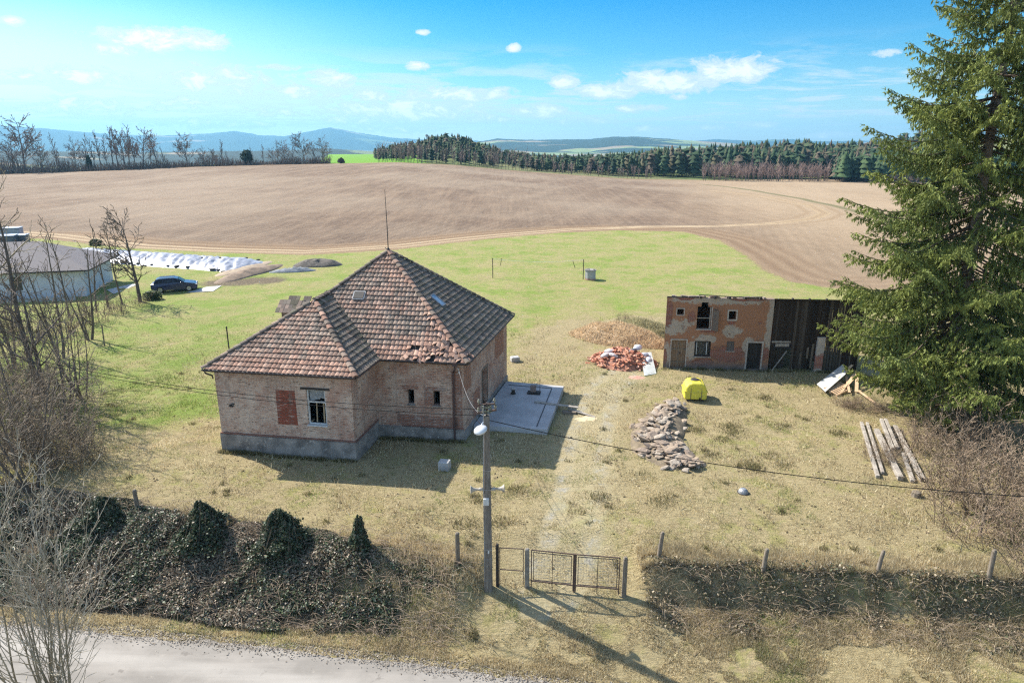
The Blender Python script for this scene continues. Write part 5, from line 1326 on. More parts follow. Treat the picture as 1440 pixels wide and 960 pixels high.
# ------------------------------------------------------------------ neighbour's white house (left edge)
nb = thing('white_house', 'low white house with a grey tiled hip roof at the left edge, behind bare trees', 'house', (-44.2, 69.6, tz(-44.2, 69.6)), R(14))
M_wht = mat('white_stucco', (.66, .66, .68), (.56, .57, .60), 1.5, .9, .003)
m = MB(); m.wall((-17, 0), (0, 0), -.5, 3.0, .25, [(-13 + 17, -11.4 + 17, .9, 2.3), (10.2, 11.3, .9, 2.3)]); m.wall((0, 0), (0, 9), -.5, 3.0, .25); m.wall((-17, 9), (-17, 0), -.5, 3, .25); m.wall((0, 9), (-17, 9), -.5, 3, .25)
m.build('wall', M_wht, nb)
for u in (-13.0, -6.8):
    w_ = (1.6 if u < -10 else 1.1); f = MB()
    for c, s in (((u + w_ / 2, .1, .95), (w_, .08, .08)), ((u + w_ / 2, .1, 2.25), (w_, .08, .08)), ((u + .04, .1, 1.6), (.08, .08, 1.22)), ((u + w_ - .04, .1, 1.6), (.08, .08, 1.22))): f.box(c, s)
    fo = f.build('window', M_timber, nb); g = MB(); g.box((u + w_ / 2, .14, 1.6), (w_ - .1, .02, 1.25)); g.build('pane', mat('dark_pane', (.04, .05, .055), None, 2, .1, 0) if u < -10 else bpy.data.materials['dark_pane'], fo)
def tileroof():
    t = NT('grey_roof_tiles'); p = t.obj(); w = t.n('ShaderNodeTexWave', wave_type='BANDS', bands_direction='Y'); w.inputs['Scale'].default_value = 3.2; w.inputs['Distortion'].default_value = .6; t.l(p, w.inputs[0])
    n = t.noise(p, 3, 5, .7); c = t.mix(w.outputs['Fac'], (.13, .115, .115), (.27, .245, .24)); c = t.mix(t.math('MULTIPLY', n, .6), c, (.20, .17, .165)); t.bump(w.outputs['Fac'], .05); return t.done(c, .8, 0, .2)
m = MB(); e = .7; A_, B_, C_, D_ = (-17.7, -e, 2.85), (e, -e, 2.85), (e, 9 + e, 2.85), (-17.7, 9 + e, 2.85); r0, r1 = (-12.5, 4.5, 5.3), (-5.2, 4.5, 5.3)
m.face([A_, B_, r1, r0]); m.face([B_, C_, r1]); m.face([C_, D_, r0, r1]); m.face([D_, A_, r0]); m.face([A_, D_, C_, B_])
ro = m.build('roof', tileroof(), nb)
m = MB()
for p0, p1 in ((A_, B_), (B_, C_)): m.bar(Vector(p0) + Vector((0, -.0, -.06)), Vector(p1) + Vector((0, 0, -.06)), .12, .14)
m.build('gutter', M_dark, ro)
m = MB(); m.bar((-10.4, -.6, 2.95), (-10.4, 4.4, 5.36), .28, .05); m.build('verge_strip', M_zinc, ro)
m = MB(); m.bar((-17, -1.6, .1), (-.5, -1.6, .1), .06, .5); fence_o = m.build('garden_kerb', M_conc, loc=nb.location, rotz=R(14)); tag(fence_o, 'low pale kerb wall in front of the white house', 'wall')
def slab(name, pts, m_):
    o = MB(); c = [gp(*p) for p in pts]; o.face([v + Vector((0, 0, .05)) for v in c]); ob = o.build(name, m_)
    return tag(ob, kind='structure')
M_pave = mat('light_paving', (.50, .49, .48), (.40, .39, .38), .8, .9, .002)
slab('paving', [(150, 408), (185, 400), (195, 400), (160, 414)], M_pave); slab('paving', [(262, 412), (290, 404), (312, 402), (300, 410)], M_pave)

# ------------------------------------------------------------------ dark blue car
cx, cy = (-38.02 - 34.24) / 2, 71.5
car = thing('car', 'dark blue estate car parked on the lawn edge under the bare tree', 'car', (cx, cy + .5, tz(cx, cy) + .02), math.atan2(1.48, 3.78))
M_paint = mat('navy_paint', (.018, .028, .085), (.015, .022, .07), 2, .22, 0, spec=.6); M_cglass = mat('car_glass', (.012, .014, .018), None, 2, .06, 0, spec=.7); M_tyre = mat('rubber', (.02, .02, .02), None, 5, .8, 0); M_rim = mat('alloy', (.45, .46, .48), None, 5, .35, 0, metal=.7)
side = [(-2.2, .38), (-2.25, .62), (-2.2, .92), (-1.98, 1.02), (-1.7, 1.40), (-1.35, 1.48), (.0, 1.50), (.35, 1.42), (1.02, 1.0), (1.9, .86), (2.18, .72), (2.25, .5), (2.2, .3), (1.75, .24), (-1.75, .24)]
m = MB(); yw = lambda z: .90 if z < .95 else .90 - (z - .95) * .36
n_ = len(side)
for s_ in (-1, -.97, .97, 1):
    for x, z in side:
        k = 1.0 if abs(s_) < .98 else .96; m.v.append((x * (.995 if k < 1 else 1), s_ * yw(z), .86 + (z - .86) * (1 if k == 1 else .95)))
for j in range(3):
    for i in range(n_): m.f.append((j * n_ + i, (j + 1) * n_ + i, (j + 1) * n_ + (i + 1) % n_, j * n_ + (i + 1) % n_))
m.f += [tuple(range(n_)), tuple(3 * n_ + i for i in range(n_ - 1, -1, -1))]
m.uv = [None] * len(m.f); m.c = list(m.uv); m.m = [0] * len(m.f); m.build('body', M_paint, car)
def cpane(pts, nm='window'):
    o = MB(); o.face(pts); o.face(pts[::-1]); return o.build(nm, M_cglass, car)
for s_ in (-1, 1):
    Y_ = lambda z: s_ * (yw(z) + .012)
    for q in ([(-1.85, 1.03), (-1.05, 1.03), (-1.05, 1.41), (-1.62, 1.37)], [(-.98, 1.03), (-.1, 1.03), (-.1, 1.43), (-.98, 1.43)], [(-.03, 1.03), (.85, 1.03), (.38, 1.37), (-.03, 1.43)]):
        cpane([(x, Y_(z), z) for x, z in q])
    for wx in (-1.38, 1.38):
        Mw = Matrix.Translation((wx, s_ * .80, .33)) @ Matrix.Rotation(R(90) * -s_, 4, 'X')
        t_ = MB(); t_.lathe([(.22, -.1), (.31, -.1), (.33, -.06), (.33, .08), (.31, .12), (.22, .12)], 18, Mw); wo = t_.build('wheel', M_tyre, car)
        t_ = MB(); t_.lathe([(.05, .12), (.22, .125), (.22, .1), (.2, .1)][::-1], 14, Mw); t_.build('rim', M_rim, wo)
    h_ = MB(); h_.box((2.17, s_ * .66, .7), (.12, .36, .14), bev=.02); h_.build('headlight', M_rim, car)
    h_ = MB(); h_.box((-2.2, s_ * .68, .82), (.08, .3, .16), bev=.02); h_.build('tail_light', mat('tail_red', (.25, .01, .01), None, 4, .3, 0) if s_ < 0 else bpy.data.materials['tail_red'], car)
    h_ = MB(); h_.box((.72, s_ * 1.0, 1.05), (.12, .18, .12), bev=.02); h_.build('mirror', M_paint, car)
cpane([(.42, -.7, 1.42), (.42, .7, 1.42), (1.0, .8, 1.03), (1.0, -.8, 1.03)], 'windscreen'); cpane([(-1.74, -.68, 1.38), (-1.74, .68, 1.38), (-1.99, .78, 1.04), (-1.99, -.78, 1.04)], 'rear_window')
for s_ in (-1, 1):
    o = MB(); o.bar((-1.5, s_ * .62, 1.52), (.1, s_ * .62, 1.54), .04, .04); o.build('roof_rail', M_rim, car)

# ------------------------------------------------------------------ long heap under white sheeting
a, b = Vector((-63.5, 97.0, 0)), Vector((-33.2, 86.3, 0)); d = (b - a); Lh = d.length; d.normalize(); n = Vector((-d.y, d.x, 0))
N1, N2 = 260, 34; rs = np.random.RandomState(4)
tt = np.linspace(0, 1, N1)[:, None]; ss = np.linspace(-1, 1, N2)[None, :]
w = 3.7; xx = a.x + d.x * tt * Lh + n.x * ss * w; yy = a.y + d.y * tt * Lh + n.y * ss * w
edge = np.clip(np.minimum(tt, 1 - tt) * 14, 0, 1) ** .5
crease = np.abs(fbm(tt * Lh + ss * 2.0, ss * w * .35 + 5, .95, 3, 4) - .5) * 2
hgt = edge * .7 * (1 - np.abs(ss) ** 2.2) + (.5 - crease) * .6 * (1 - np.abs(ss) ** 6) * edge
zz = terrain(xx, yy) + np.maximum(hgt, -.02) - .03 * (np.abs(ss) > .98)
V = np.stack([xx + 0 * ss, yy, zz], -1).reshape(-1, 3); ii = np.arange(N1 * N2).reshape(N1, N2)
Fq = np.stack([ii[:-1, :-1].ravel(), ii[1:, :-1].ravel(), ii[1:, 1:].ravel(), ii[:-1, 1:].ravel()], 1)
silage = thing('silage_heap', 'long low heap under wrinkled white plastic sheeting by the ploughed field', 'heap', (0, 0, 0))
np_mesh('cover_sheet', V, Fq, mat('white_sheeting', (.38, .39, .43), (.22, .23, .28), 1.6, .45, .03, fine=4), parent=silage)
for k in range(60):
    t = rf_.random(); s_ = rf_.choice((-.93, -.55, -.9, .1, .9, -.95)) + rf_.uniform(-.05, .05); p = a + d * (t * Lh) + n * (s_ * w)
    i = int(t * (N1 - 1)); j = int((s_ + 1) / 2 * (N2 - 1)); z = zz[i, max(0, min(N2 - 1, j))]
    o = MB(); o.lathe([(.16, 0), (.26, .02), (.26, .14), (.16, .16)], 8); o.build('weight', M_tyre, silage, loc=(p.x, p.y, z)) if k < 40 else None

# ------------------------------------------------------------------ spoil bank, rubble and covered stacks
def mound(name, c, rx, ry, h, rot, m_, label=None, cat=None, kind=None, seed=1, lump=.35):
    N = 40; K = 12; vs = []; 
    for k in range(K + 1):
        r_ = k / K
        for i in range(N):
            a_ = 2 * math.pi * i / N; x0 = rx * r_ * math.cos(a_); y0 = ry * r_ * math.sin(a_)
            x = c[0] + x0 * math.cos(rot) - y0 * math.sin(rot); y = c[1] + x0 * math.sin(rot) + y0 * math.cos(rot)
            z = tz(x, y) + h * (1 - r_ ** 1.8) * (1 - lump + 2 * lump * float(fbm(x, y, min(rx, ry) * .8, seed, 4))) - (.12 if k == K else 0)
            vs.append((x, y, z))
    o = MB(); o.add(vs, [(k * N + i, k * N + (i + 1) % N, (k + 1) * N + (i + 1) % N, (k + 1) * N + i)[::-1] for k in range(K) for i in range(N)])
    return tag(o.build(name, m_, smooth=True), label, cat, kind=kind)
M_spoil = mat('brown_spoil', (.24, .165, .11), (.14, .10, .07), 1.2, .95, .04, c=(.32, .24, .17), fine=7)
g1, g2 = Vector(flat(300, 400)), Vector(flat(398, 372)); c = (g1 + g2) / 2
mound('spoil_bank', (c.x, c.y), (g2 - g1).length / 2, 1.6, .6, math.atan2(g2.y - g1.y, g2.x - g1.x), M_spoil, 'low bank of bare brown earth running from the car to the rubble', 'earth bank', seed=3)
mound('spoil_bank', flat(345, 378), 6.0, 1.4, .3, math.atan2(g2.y - g1.y, g2.x - g1.x), mat('pale_spoil', (.40, .31, .21), (.30, .22, .15), 1.2, .95, .03), 'pale sandy strip beside the white covered heap end', 'earth bank', seed=7)
c = flat(447, 374); mound('rubble_heap', c, 3.3, 1.7, .9, .15, mat('dark_rubble', (.13, .11, .09), (.07, .06, .05), 1.5, .95, .1, c=(.24, .2, .17), fine=4), 'dark heap of broken rubble on the field edge behind the roof', 'rubble heap', seed=5, lump=.6)
c = flat(412, 382); mound('rubble_heap', c, 3.0, .9, .45, .25, mat('grey_rubble', (.26, .27, .29), (.16, .17, .18), 1.5, .95, .1, fine=4), 'low streak of grey rubble left of the dark heap', 'rubble heap', seed=6, lump=.7)
M_tarpb = mat('blue_grey_tarp', (.10, .115, .15), (.06, .07, .10), 1, .5, .01); M_tarpl = mat('light_tarp', (.34, .38, .46), (.25, .28, .34), 1, .5, .01)
for (px, py, w_, h_, m_, lab) in ((8, 349, 3.2, 1.9, M_tarpb, 'dark covered stack at the left picture edge beyond the white house'), (27, 346, 2.6, 1.7, M_tarpb, 'dark covered stack next to the leftmost one beyond the white house'), (12, 334, 4.0, 1.6, M_tarpl, 'pale blue covered stack furthest back at the left edge')):
    p = gp(px, py); st_ = thing('covered_stack', lab, 'stack', p, R(20), 'covered stacks beyond the white house')
    o = MB(); o.box((0, 0, h_ / 2), (w_, 2.4, h_), bev=.12); o.build('load', m_, st_); o = MB(); o.box((0, 0, h_ + .03), (w_ + .15, 2.5, .1), bev=.03); o.build('top_cover', M_tarpl, st_)

# ------------------------------------------------------------------ manure and hay heap, thin radio mast
M_hay = mat('old_manure', (.50, .37, .225), (.33, .235, .145), 1.6, .95, .1, c=(.6, .47, .31), fine=6)
h1_, h2_ = Vector(flat(812, 468)), Vector(flat(932, 486)); c = (h1_ + h2_) / 2
HEAPS = [((c.x, c.y), (h2_ - h1_).length / 2 + .6, 2.1, 1.25, math.atan2(h2_.y - h1_.y, h2_.x - h1_.x)), (tuple(flat(895, 470)[:2]), 3.4, 2.6, 1.4, -.1)]
mound('manure_heap', *HEAPS[0], M_hay, 'long lumpy heap of brown straw manure left of the barn', 'heap', seed=12, lump=.5)
mound('hay_bank', *HEAPS[1], mat('grassy_bank', (.27, .24, .12), (.17, .17, .07), 1.3, .95, .08, c=(.38, .33, .2), fine=5), 'weedy bank of old hay between the manure heap and the barn', 'bank', seed=13, lump=.5)
p = at_dist(600, 190, 470.0); mz = tz(p[0], 470.0); rm = thing('radio_mast', 'thin lattice radio mast rising above the wooded hill', 'mast', (p[0], 470.0, mz))
hgt = p[2] - mz + .6
for k in range(3):
    o = MB(); a_ = k * 2.09; o.tube([(.9 * math.cos(a_), .9 * math.sin(a_), 0), (.3 * math.cos(a_), .3 * math.sin(a_), hgt)], .14, 4); o.build('leg', M_zinc, rm)
o = MB(); o.lathe([(.9, hgt - 1.6), (1.0, hgt - 1.2), (.9, hgt - .4)], 8); o.build('antenna_drum', M_conc, rm)
# ================================================================== vegetation
def quads(C, U, Wd):
    """quads from centres and two half-vectors"""
    V = np.stack([C - U - Wd, C + U - Wd, C + U + Wd, C - U + Wd], 1).reshape(-1, 3)
    return V, np.arange(len(V)).reshape(-1, 4)
def rand_dirs(n, rs, up=0.0):
    d = rs.normal(size=(n, 3)); d[:, 2] += up; return d / np.linalg.norm(d, axis=1, keepdims=True)
def leaf_quads(C, size, rs, up=.6, asp=.7):
    n = len(C); N_ = rand_dirs(n, rs, up * 2); t = np.cross(N_, rand_dirs(n, rs)); t /= np.linalg.norm(t, axis=1, keepdims=True) + 1e-9
    b = np.cross(N_, t); s = (size * rs.uniform(.6, 1.3, n))[:, None]
    return quads(C, t * s, b * s * asp)
def segs_mesh(name, S, m, parent=None, sides=3, cols=None, loc=None):
    """S: array (n, 8): p0 p1 r0 r1"""
    S = np.asarray(S, float); p0, p1, r0, r1 = S[:, :3], S[:, 3:6], S[:, 6:7], S[:, 7:8]
    d = p1 - p0; d /= np.linalg.norm(d, axis=1, keepdims=True) + 1e-9
    a = np.where(np.abs(d[:, 2:3]) < .9, np.array([[0, 0, 1.0]]), np.array([[1.0, 0, 0]])); x = np.cross(d, a); x /= np.linalg.norm(x, axis=1, keepdims=True) + 1e-9; y = np.cross(d, x)
    rings = []
    for pp, rr_ in ((p0, r0), (p1, r1)):
        for k in range(sides):
            an = 2 * math.pi * k / sides; rings.append(pp + rr_ * (x * math.cos(an) + y * math.sin(an)))
    V = np.stack(rings, 1).reshape(-1, 3); n = len(S); base = (np.arange(n) * 2 * sides)[:, None]
    F_ = np.concatenate([base + np.array([[k, (k + 1) % sides, sides + (k + 1) % sides, sides + k]]) for k in range(sides)], 0)
    c = None if cols is None else np.tile(np.asarray(cols), (sides, 1))
    o = np_mesh(name, V, F_, m, cols=c, parent=parent)
    if loc is not None: o.location = loc
    return o
def grow(rs, segs, p, d, L, r, lev, P):
    n = max(2, int(L / P['step'][lev])); st = L / n; d = np.array(d, float); p = np.array(p, float)
    for i in range(n):
        d = d + rs.normal(size=3) * P['wob'][lev]; d[2] += P['trop'][lev]; d /= np.linalg.norm(d)
        q = p + d * st; ra = r * (1 - P['taper'] * i / n); rb = r * (1 - P['taper'] * (i + 1) / n)
        segs.append((*p, *q, max(ra, P['rmin']), max(rb, P['rmin']), lev)); p = q
        f = (i + 1) / n
        if lev + 1 < P['lev'] and f > P['start'][lev]:
            k = P['kids'][lev] * st; k = int(k) + (rs.rand() < k - int(k))
            for _ in range(k):
                ax = rs.normal(size=3); ax -= d * ax.dot(d); ax /= np.linalg.norm(ax) + 1e-9
                an = P['ang'][lev] * rs.uniform(.7, 1.25); nd = d * math.cos(an) + ax * math.sin(an)
                grow(rs, segs, p, nd, L * P['ratio'][lev] * (1 - P['fall'] * f) * rs.uniform(.6, 1.15), rb * P['rr'], lev + 1, P)
BARE = dict(step=[.6, .4, .3, .22], wob=[.07, .14, .18, .2], trop=[.04, .05, .05, .03], taper=.8, rmin=.008, lev=4, start=[.28, .2, .15, .1], kids=[2.2, 2.4, 3.0, 0], ang=[.85, .7, .65, .6], ratio=[.55, .5, .45, .4], fall=.55, rr=.55)
def P_(**k): q = dict(BARE); q.update(k); return q
M_bark = col_mat('bare_bark', .9, .3, 5, .0, spec=.1)
def bare_tree(name, label, cat, loc, H, r, seed, P, col=(.16, .13, .105), twig=(.22, .175, .14), stems=1, lean=.08, group=None, split=1):
    rs = np.random.RandomState(seed); segs = []
    for s in range(stems):
        a = rs.uniform(0, 6.28); k = lean * (rs.uniform(.3, 1) + (stems > 1) * .8)
        grow(rs, segs, (math.cos(a) * .15 * (stems > 1), math.sin(a) * .15 * (stems > 1), -.1), (math.cos(a) * k, math.sin(a) * k, 1), H * (1 if s == 0 else rs.uniform(.7, .95)), r * (1 if s == 0 else .75), 0, P)
    S = np.array(segs); t = thing(name, label, cat, loc, 0, group)
    lv = S[:, 8]
    for nm, msk, sd in (('trunk', lv < split, 6), ('crown', lv >= split, 3)):
        Q = S[msk]
        if not len(Q): continue
        f = np.clip((Q[:, 8] / 3), 0, 1)[:, None]; c = np.array(col) * (1 - f) + np.array(twig) * f; c = c * rs.uniform(.8, 1.25, (len(Q), 1))
        segs_mesh(nm, Q, M_bark, t, sd, c)
    return t

# ---- the two bare trees and brush on the left
tp_ = gp(64, 556)
bare_tree('bare_tree', 'tall dark bare tree with twin stems in front of the white house', 'tree', tp_, 11.5, .19, 3, P_(kids=[2.2, 2.2, 2.8, 0], ratio=[.40, .5, .45, .4], rmin=.017, wob=[.035, .12, .17, .2], trop=[.04, .04, .04, .02], ang=[.95, .75, .65, .6], start=[.2, .15, .1, .1]), stems=2, lean=.05, col=(.10, .085, .07), twig=(.17, .135, .11))
tb_ = gp(197, 424)
bare_tree('bare_tree', 'bare spreading tree standing just left of the blue car', 'tree', tb_, 8.3, .19, 12, P_(kids=[3.4, 2.8, 3.0, 0], ratio=[.55, .5, .45, .4], wob=[.06, .13, .17, .2], rmin=.026, taper=.92, start=[.22, .15, .1, .1], ang=[.9, .7, .65, .6]), col=(.11, .09, .075), twig=(.17, .135, .11))
for k, (px, py, H, lab) in enumerate(((172, 428, 8.2, 'thin bare sapling between the spreading tree and the white house corner'), (152, 432, 7.0, 'thin bare sapling right at the white house corner'), (136, 438, 7.6, 'slender bare sapling in front of the white house wall end'), (98, 446, 8.5, 'slender bare sapling before the middle of the white house wall'))):
    bare_tree('bare_sapling', lab, 'tree', gp(px, py), H, .09, 30 + k, P_(kids=[1.6, 2.2, 2.4, 0], ratio=[.30, .5, .5, .4], wob=[.04, .13, .17, .2], rmin=.023, ang=[.55, .6, .6, .6]), col=(.13, .105, .085), twig=(.19, .15, .12), group='saplings along the neighbour boundary')
bare_tree('bare_tree', 'bare tree leaning in from beyond the left picture edge', 'tree', on(-36.5, 44.5), 17.0, .26, 17, P_(kids=[1.6, 1.8, 2.4, 0], wob=[.04, .13, .17, .2], rmin=.014, start=[.3, .2, .1, .1], ratio=[.4, .5, .45, .4]), col=(.17, .14, .11), twig=(.33, .29, .21))
BR_ = P_(lev=3, step=[.35, .25, .2, .2], wob=[.15, .22, .25, .2], trop=[.03, .02, .01, .0], start=[.10, .1, .1, .1], kids=[3.2, 3.4, 0, 0], ratio=[.42, .5, .4, .4], ang=[.8, .9, .8, .7], rmin=.009, taper=.8)
def brush(name, label, cat, loc, H, seed, n, spread, col, twig, P=BR_, group=None, lean=.35):
    rs = np.random.RandomState(seed); segs = []
    for i in range(n):
        a = rs.uniform(0, 6.28); q = spread * math.sqrt(rs.rand()); k = lean * rs.uniform(.2, 1)
        b = rs.uniform(0, 6.28)
        grow(rs, segs, (q * math.cos(a), q * math.sin(a), -.1), (math.cos(b) * k, math.sin(b) * k, 1), H * rs.uniform(.55, 1.05), .022, 0, P)
    S = np.array(segs); f = np.clip(S[:, 8] / 2, 0, 1)[:, None]; c = (np.array(col) * (1 - f) + np.array(twig) * f) * rs.uniform(.65, 1.35, (len(S), 1))
    t = thing(name, label, cat, loc, 0, group)
    segs_mesh('crown', S, M_bark, t, 3, c)
    return t
lb = brush('bare_bush', 'dense grey brown bush at the left edge, lowest above the road', 'bush', gp(28, 668), 4.4, 51, 44, 2.0, (.15, .12, .09), (.27, .215, .155), group='bare brush on the left', lean=.6)
for px, py, sc, rz, lab in ((70, 640, .95, 1.1, 'dense grey brown bush beside the twin stemmed tree, above the ivy'), (-10, 610, 1.1, 2.3, 'tall brown bush cut by the left edge, behind the lowest one'), (60, 585, .85, 3.9, 'bushy brown thicket around the foot of the twin stemmed tree'), (112, 650, .6, 5.0, 'small brown bush at the right end of the left brush'), (15, 560, .9, .4, 'brown bush at the left edge, farthest from the road')):
    dup(lb, gp(px, py), rz, sc, lab)
for k, (px, py, H, lab) in enumerate(((22, 640, 8.5, 'tall many stemmed bare shrub at the left edge among the brush'), (92, 600, 7.5, 'tall many stemmed bare shrub right of the twin stemmed tree'), (45, 690, 6.5, 'bare shrub standing lowest in the left brush above the ivy'), (118, 560, 5.5, 'slighter bare shrub reaching over the lawn from the left brush'))):
    bare_tree('bare_shrub', lab, 'shrub', gp(px, py), H, .07, 300 + k, P_(kids=[1.7, 2.2, 2.6, 0], ratio=[.34, .5, .45, .4], wob=[.05, .13, .17, .2], rmin=.014, start=[.12, .1, .1, .1], ang=[.7, .7, .65, .6]), stems=5, lean=.28, col=(.12, .10, .08), twig=(.24, .195, .15), group='tall bare shrubs in the left brush')
for k, (px, py, H, lab) in enumerate(((18, 520, 10.0, 'thin bare tree in front of the white house, nearest the left edge'), (88, 505, 9.0, 'thin bare tree in front of the white house, right of the twin stemmed one'), (126, 478, 7.5, 'slim bare tree before the white house, closest to the lawn post'))):
    bare_tree('bare_tree', lab, 'tree', gp(px, py), H, .11, 340 + k, P_(kids=[2.0, 2.4, 2.8, 0], ratio=[.36, .5, .45, .4], wob=[.045, .13, .17, .2], rmin=.018, start=[.15, .1, .1, .1], ang=[.8, .7, .65, .6]), stems=3, lean=.14, col=(.12, .10, .08), twig=(.20, .165, .13))
yb = brush('bare_bush', 'reddish brown low scrub under the saplings beside the lawn', 'bush', gp(130, 455), 2.6, 57, 34, 1.5, (.17, .12, .09), (.23, .165, .125), group='scrub along the neighbour boundary')
for px, py, sc, rz, lab in ((165, 440, .8, 1.0, 'reddish brown low scrub left of the spreading tree foot'), (198, 430, .55, 2.2, 'small scrub right around the spreading tree foot'), (95, 470, 1.0, 3.0, 'reddish brown low scrub before the white house wall'), (45, 480, 1.1, 4.4, 'reddish brown low scrub left of the twin stemmed tree'), (10, 470, 1.1, .7, 'reddish brown low scrub by the left picture edge')):
    dup(yb, gp(px, py), rz, sc, lab)
for px, py, sc, lab in ((215, 421, .5, 'low green bush beside the rear wheel of the blue car'), (135, 345, .55, 'small round evergreen shrub beyond the white covered heap')):
    p = gp(px, py); rs = np.random.RandomState(px); n = 900; d = rand_dirs(n, rs, .3) * (rs.rand(n, 1) ** .4) * np.array([1.5, 1.2, .9]); V, F_ = leaf_quads(d + np.array([0, 0, .5]), .11, rs); t = thing('green_bush', lab, 'bush', p); 
    np_mesh('foliage', V, F_, col_mat('bush_leaf', .6, .3, 4, 0, .2) if 'bush_leaf' not in bpy.data.materials else bpy.data.materials['bush_leaf'], np.array([.055, .075, .025]) * rs.uniform(.5, 1.5, (n, 1)), t); t.scale = (sc * 1.3,) * 3
    segs_mesh('stem', [(0, 0, -.1, 0, 0, .5, .05, .03, 0)], M_bark, t, 5, [(.12, .09, .07)])

# ---- roadside sapling, lower left, close to the camera
fg = thing('roadside_sapling', 'pale leafless sapling with many upright shoots at the lower left by the road', 'tree', (-13.3, 16.35, -1.5))
rs = np.random.RandomState(77); segs = []
PS = P_(lev=3, step=[.4, .3, .22], wob=[.05, .09, .14], trop=[.06, .05, .04], start=[.15, .2, .1], kids=[2.0, 2.0, 0], ratio=[.42, .42, .4], ang=[.6, .6, .6], rmin=.0075, taper=.85)
for i in range(18):
    a = rs.uniform(0, 6.28); k = rs.uniform(.08, .5); grow(rs, segs, (.7 * rs.uniform(-1, 1), .5 * rs.uniform(-1, 1), -.1), (math.cos(a) * k, math.sin(a) * k * .6, 1), rs.uniform(4.6, 8.6), .032, 0, PS)
S = np.array(segs); f = np.clip(S[:, 8] / 2, 0, 1)[:, None]; c = (np.array([.24, .205, .145]) * (1 - f) + np.array([.40, .35, .27]) * f) * rs.uniform(.75, 1.25, (len(S), 1))
segs_mesh('crown', S, M_bark, fg, 5, c)

# ---- brown thicket on the right
rb_ = brush('bare_thicket', 'tangled brown thicket filling the right edge below the spruce', 'thicket', on(20.2, 27.6), 3.0, 61, 60, 2.0, (.20, .145, .10), (.31, .235, .165), group='brown thickets on the right', lean=.9)
for x, y, sc, rz, lab in ((23.2, 29.5, 1.1, 1.3, 'tangled brown thicket at the right edge, second from the spruce foot'), (18.9, 24.4, .85, 2.6, 'low brown thicket right behind the concrete corner post'), (21.8, 25.3, 1.1, 3.7, 'brown thicket cut by the right edge, behind the corner post'), (21.5, 32.3, .8, .5, 'thin brown thicket between the beams and the spruce foot'), (19.8, 21.6, .8, 4.6, 'brown thicket at the right edge, nearest the road'), (24.8, 33.2, 1.2, 5.4, 'brown thicket under the right side of the spruce'), (18.3, 30.9, .42, 2.0, 'small twiggy tuft at the right side of the beams')):
    dup(rb_, on(x, y), rz, sc, lab)
for k, (px, py, sc, lab) in enumerate(((1205, 574, .42, 'dark brush pile below the boards by the spruce'), (1185, 570, .3, 'small brush pile just below the pallet'), (1228, 578, .4, 'dark brush pile under the lowest spruce branches'))):
    dup(rb_, gp(px, py), k * 1.7, (sc * 1.1, sc * .9, sc * .7), lab, 'brush piles by the spruce')
for k, (px, py, sc, lab) in enumerate(((1105, 412, .6, 'pale scrub sticking up behind the boarded barn roof'), (1145, 415, .75, 'pale scrub behind the barn close to the spruce'), (1205, 420, .8, 'pale scrub behind the spruce branches beyond the barn'), (880, 452, .35, 'grey twig pile on top of the hay bank'))):
    dup(rb_, on(*(at_dist(px, py, 54 if k < 3 else 58)[:2])), k * 1.3 + .4, sc, lab, 'pale scrub round the barn')

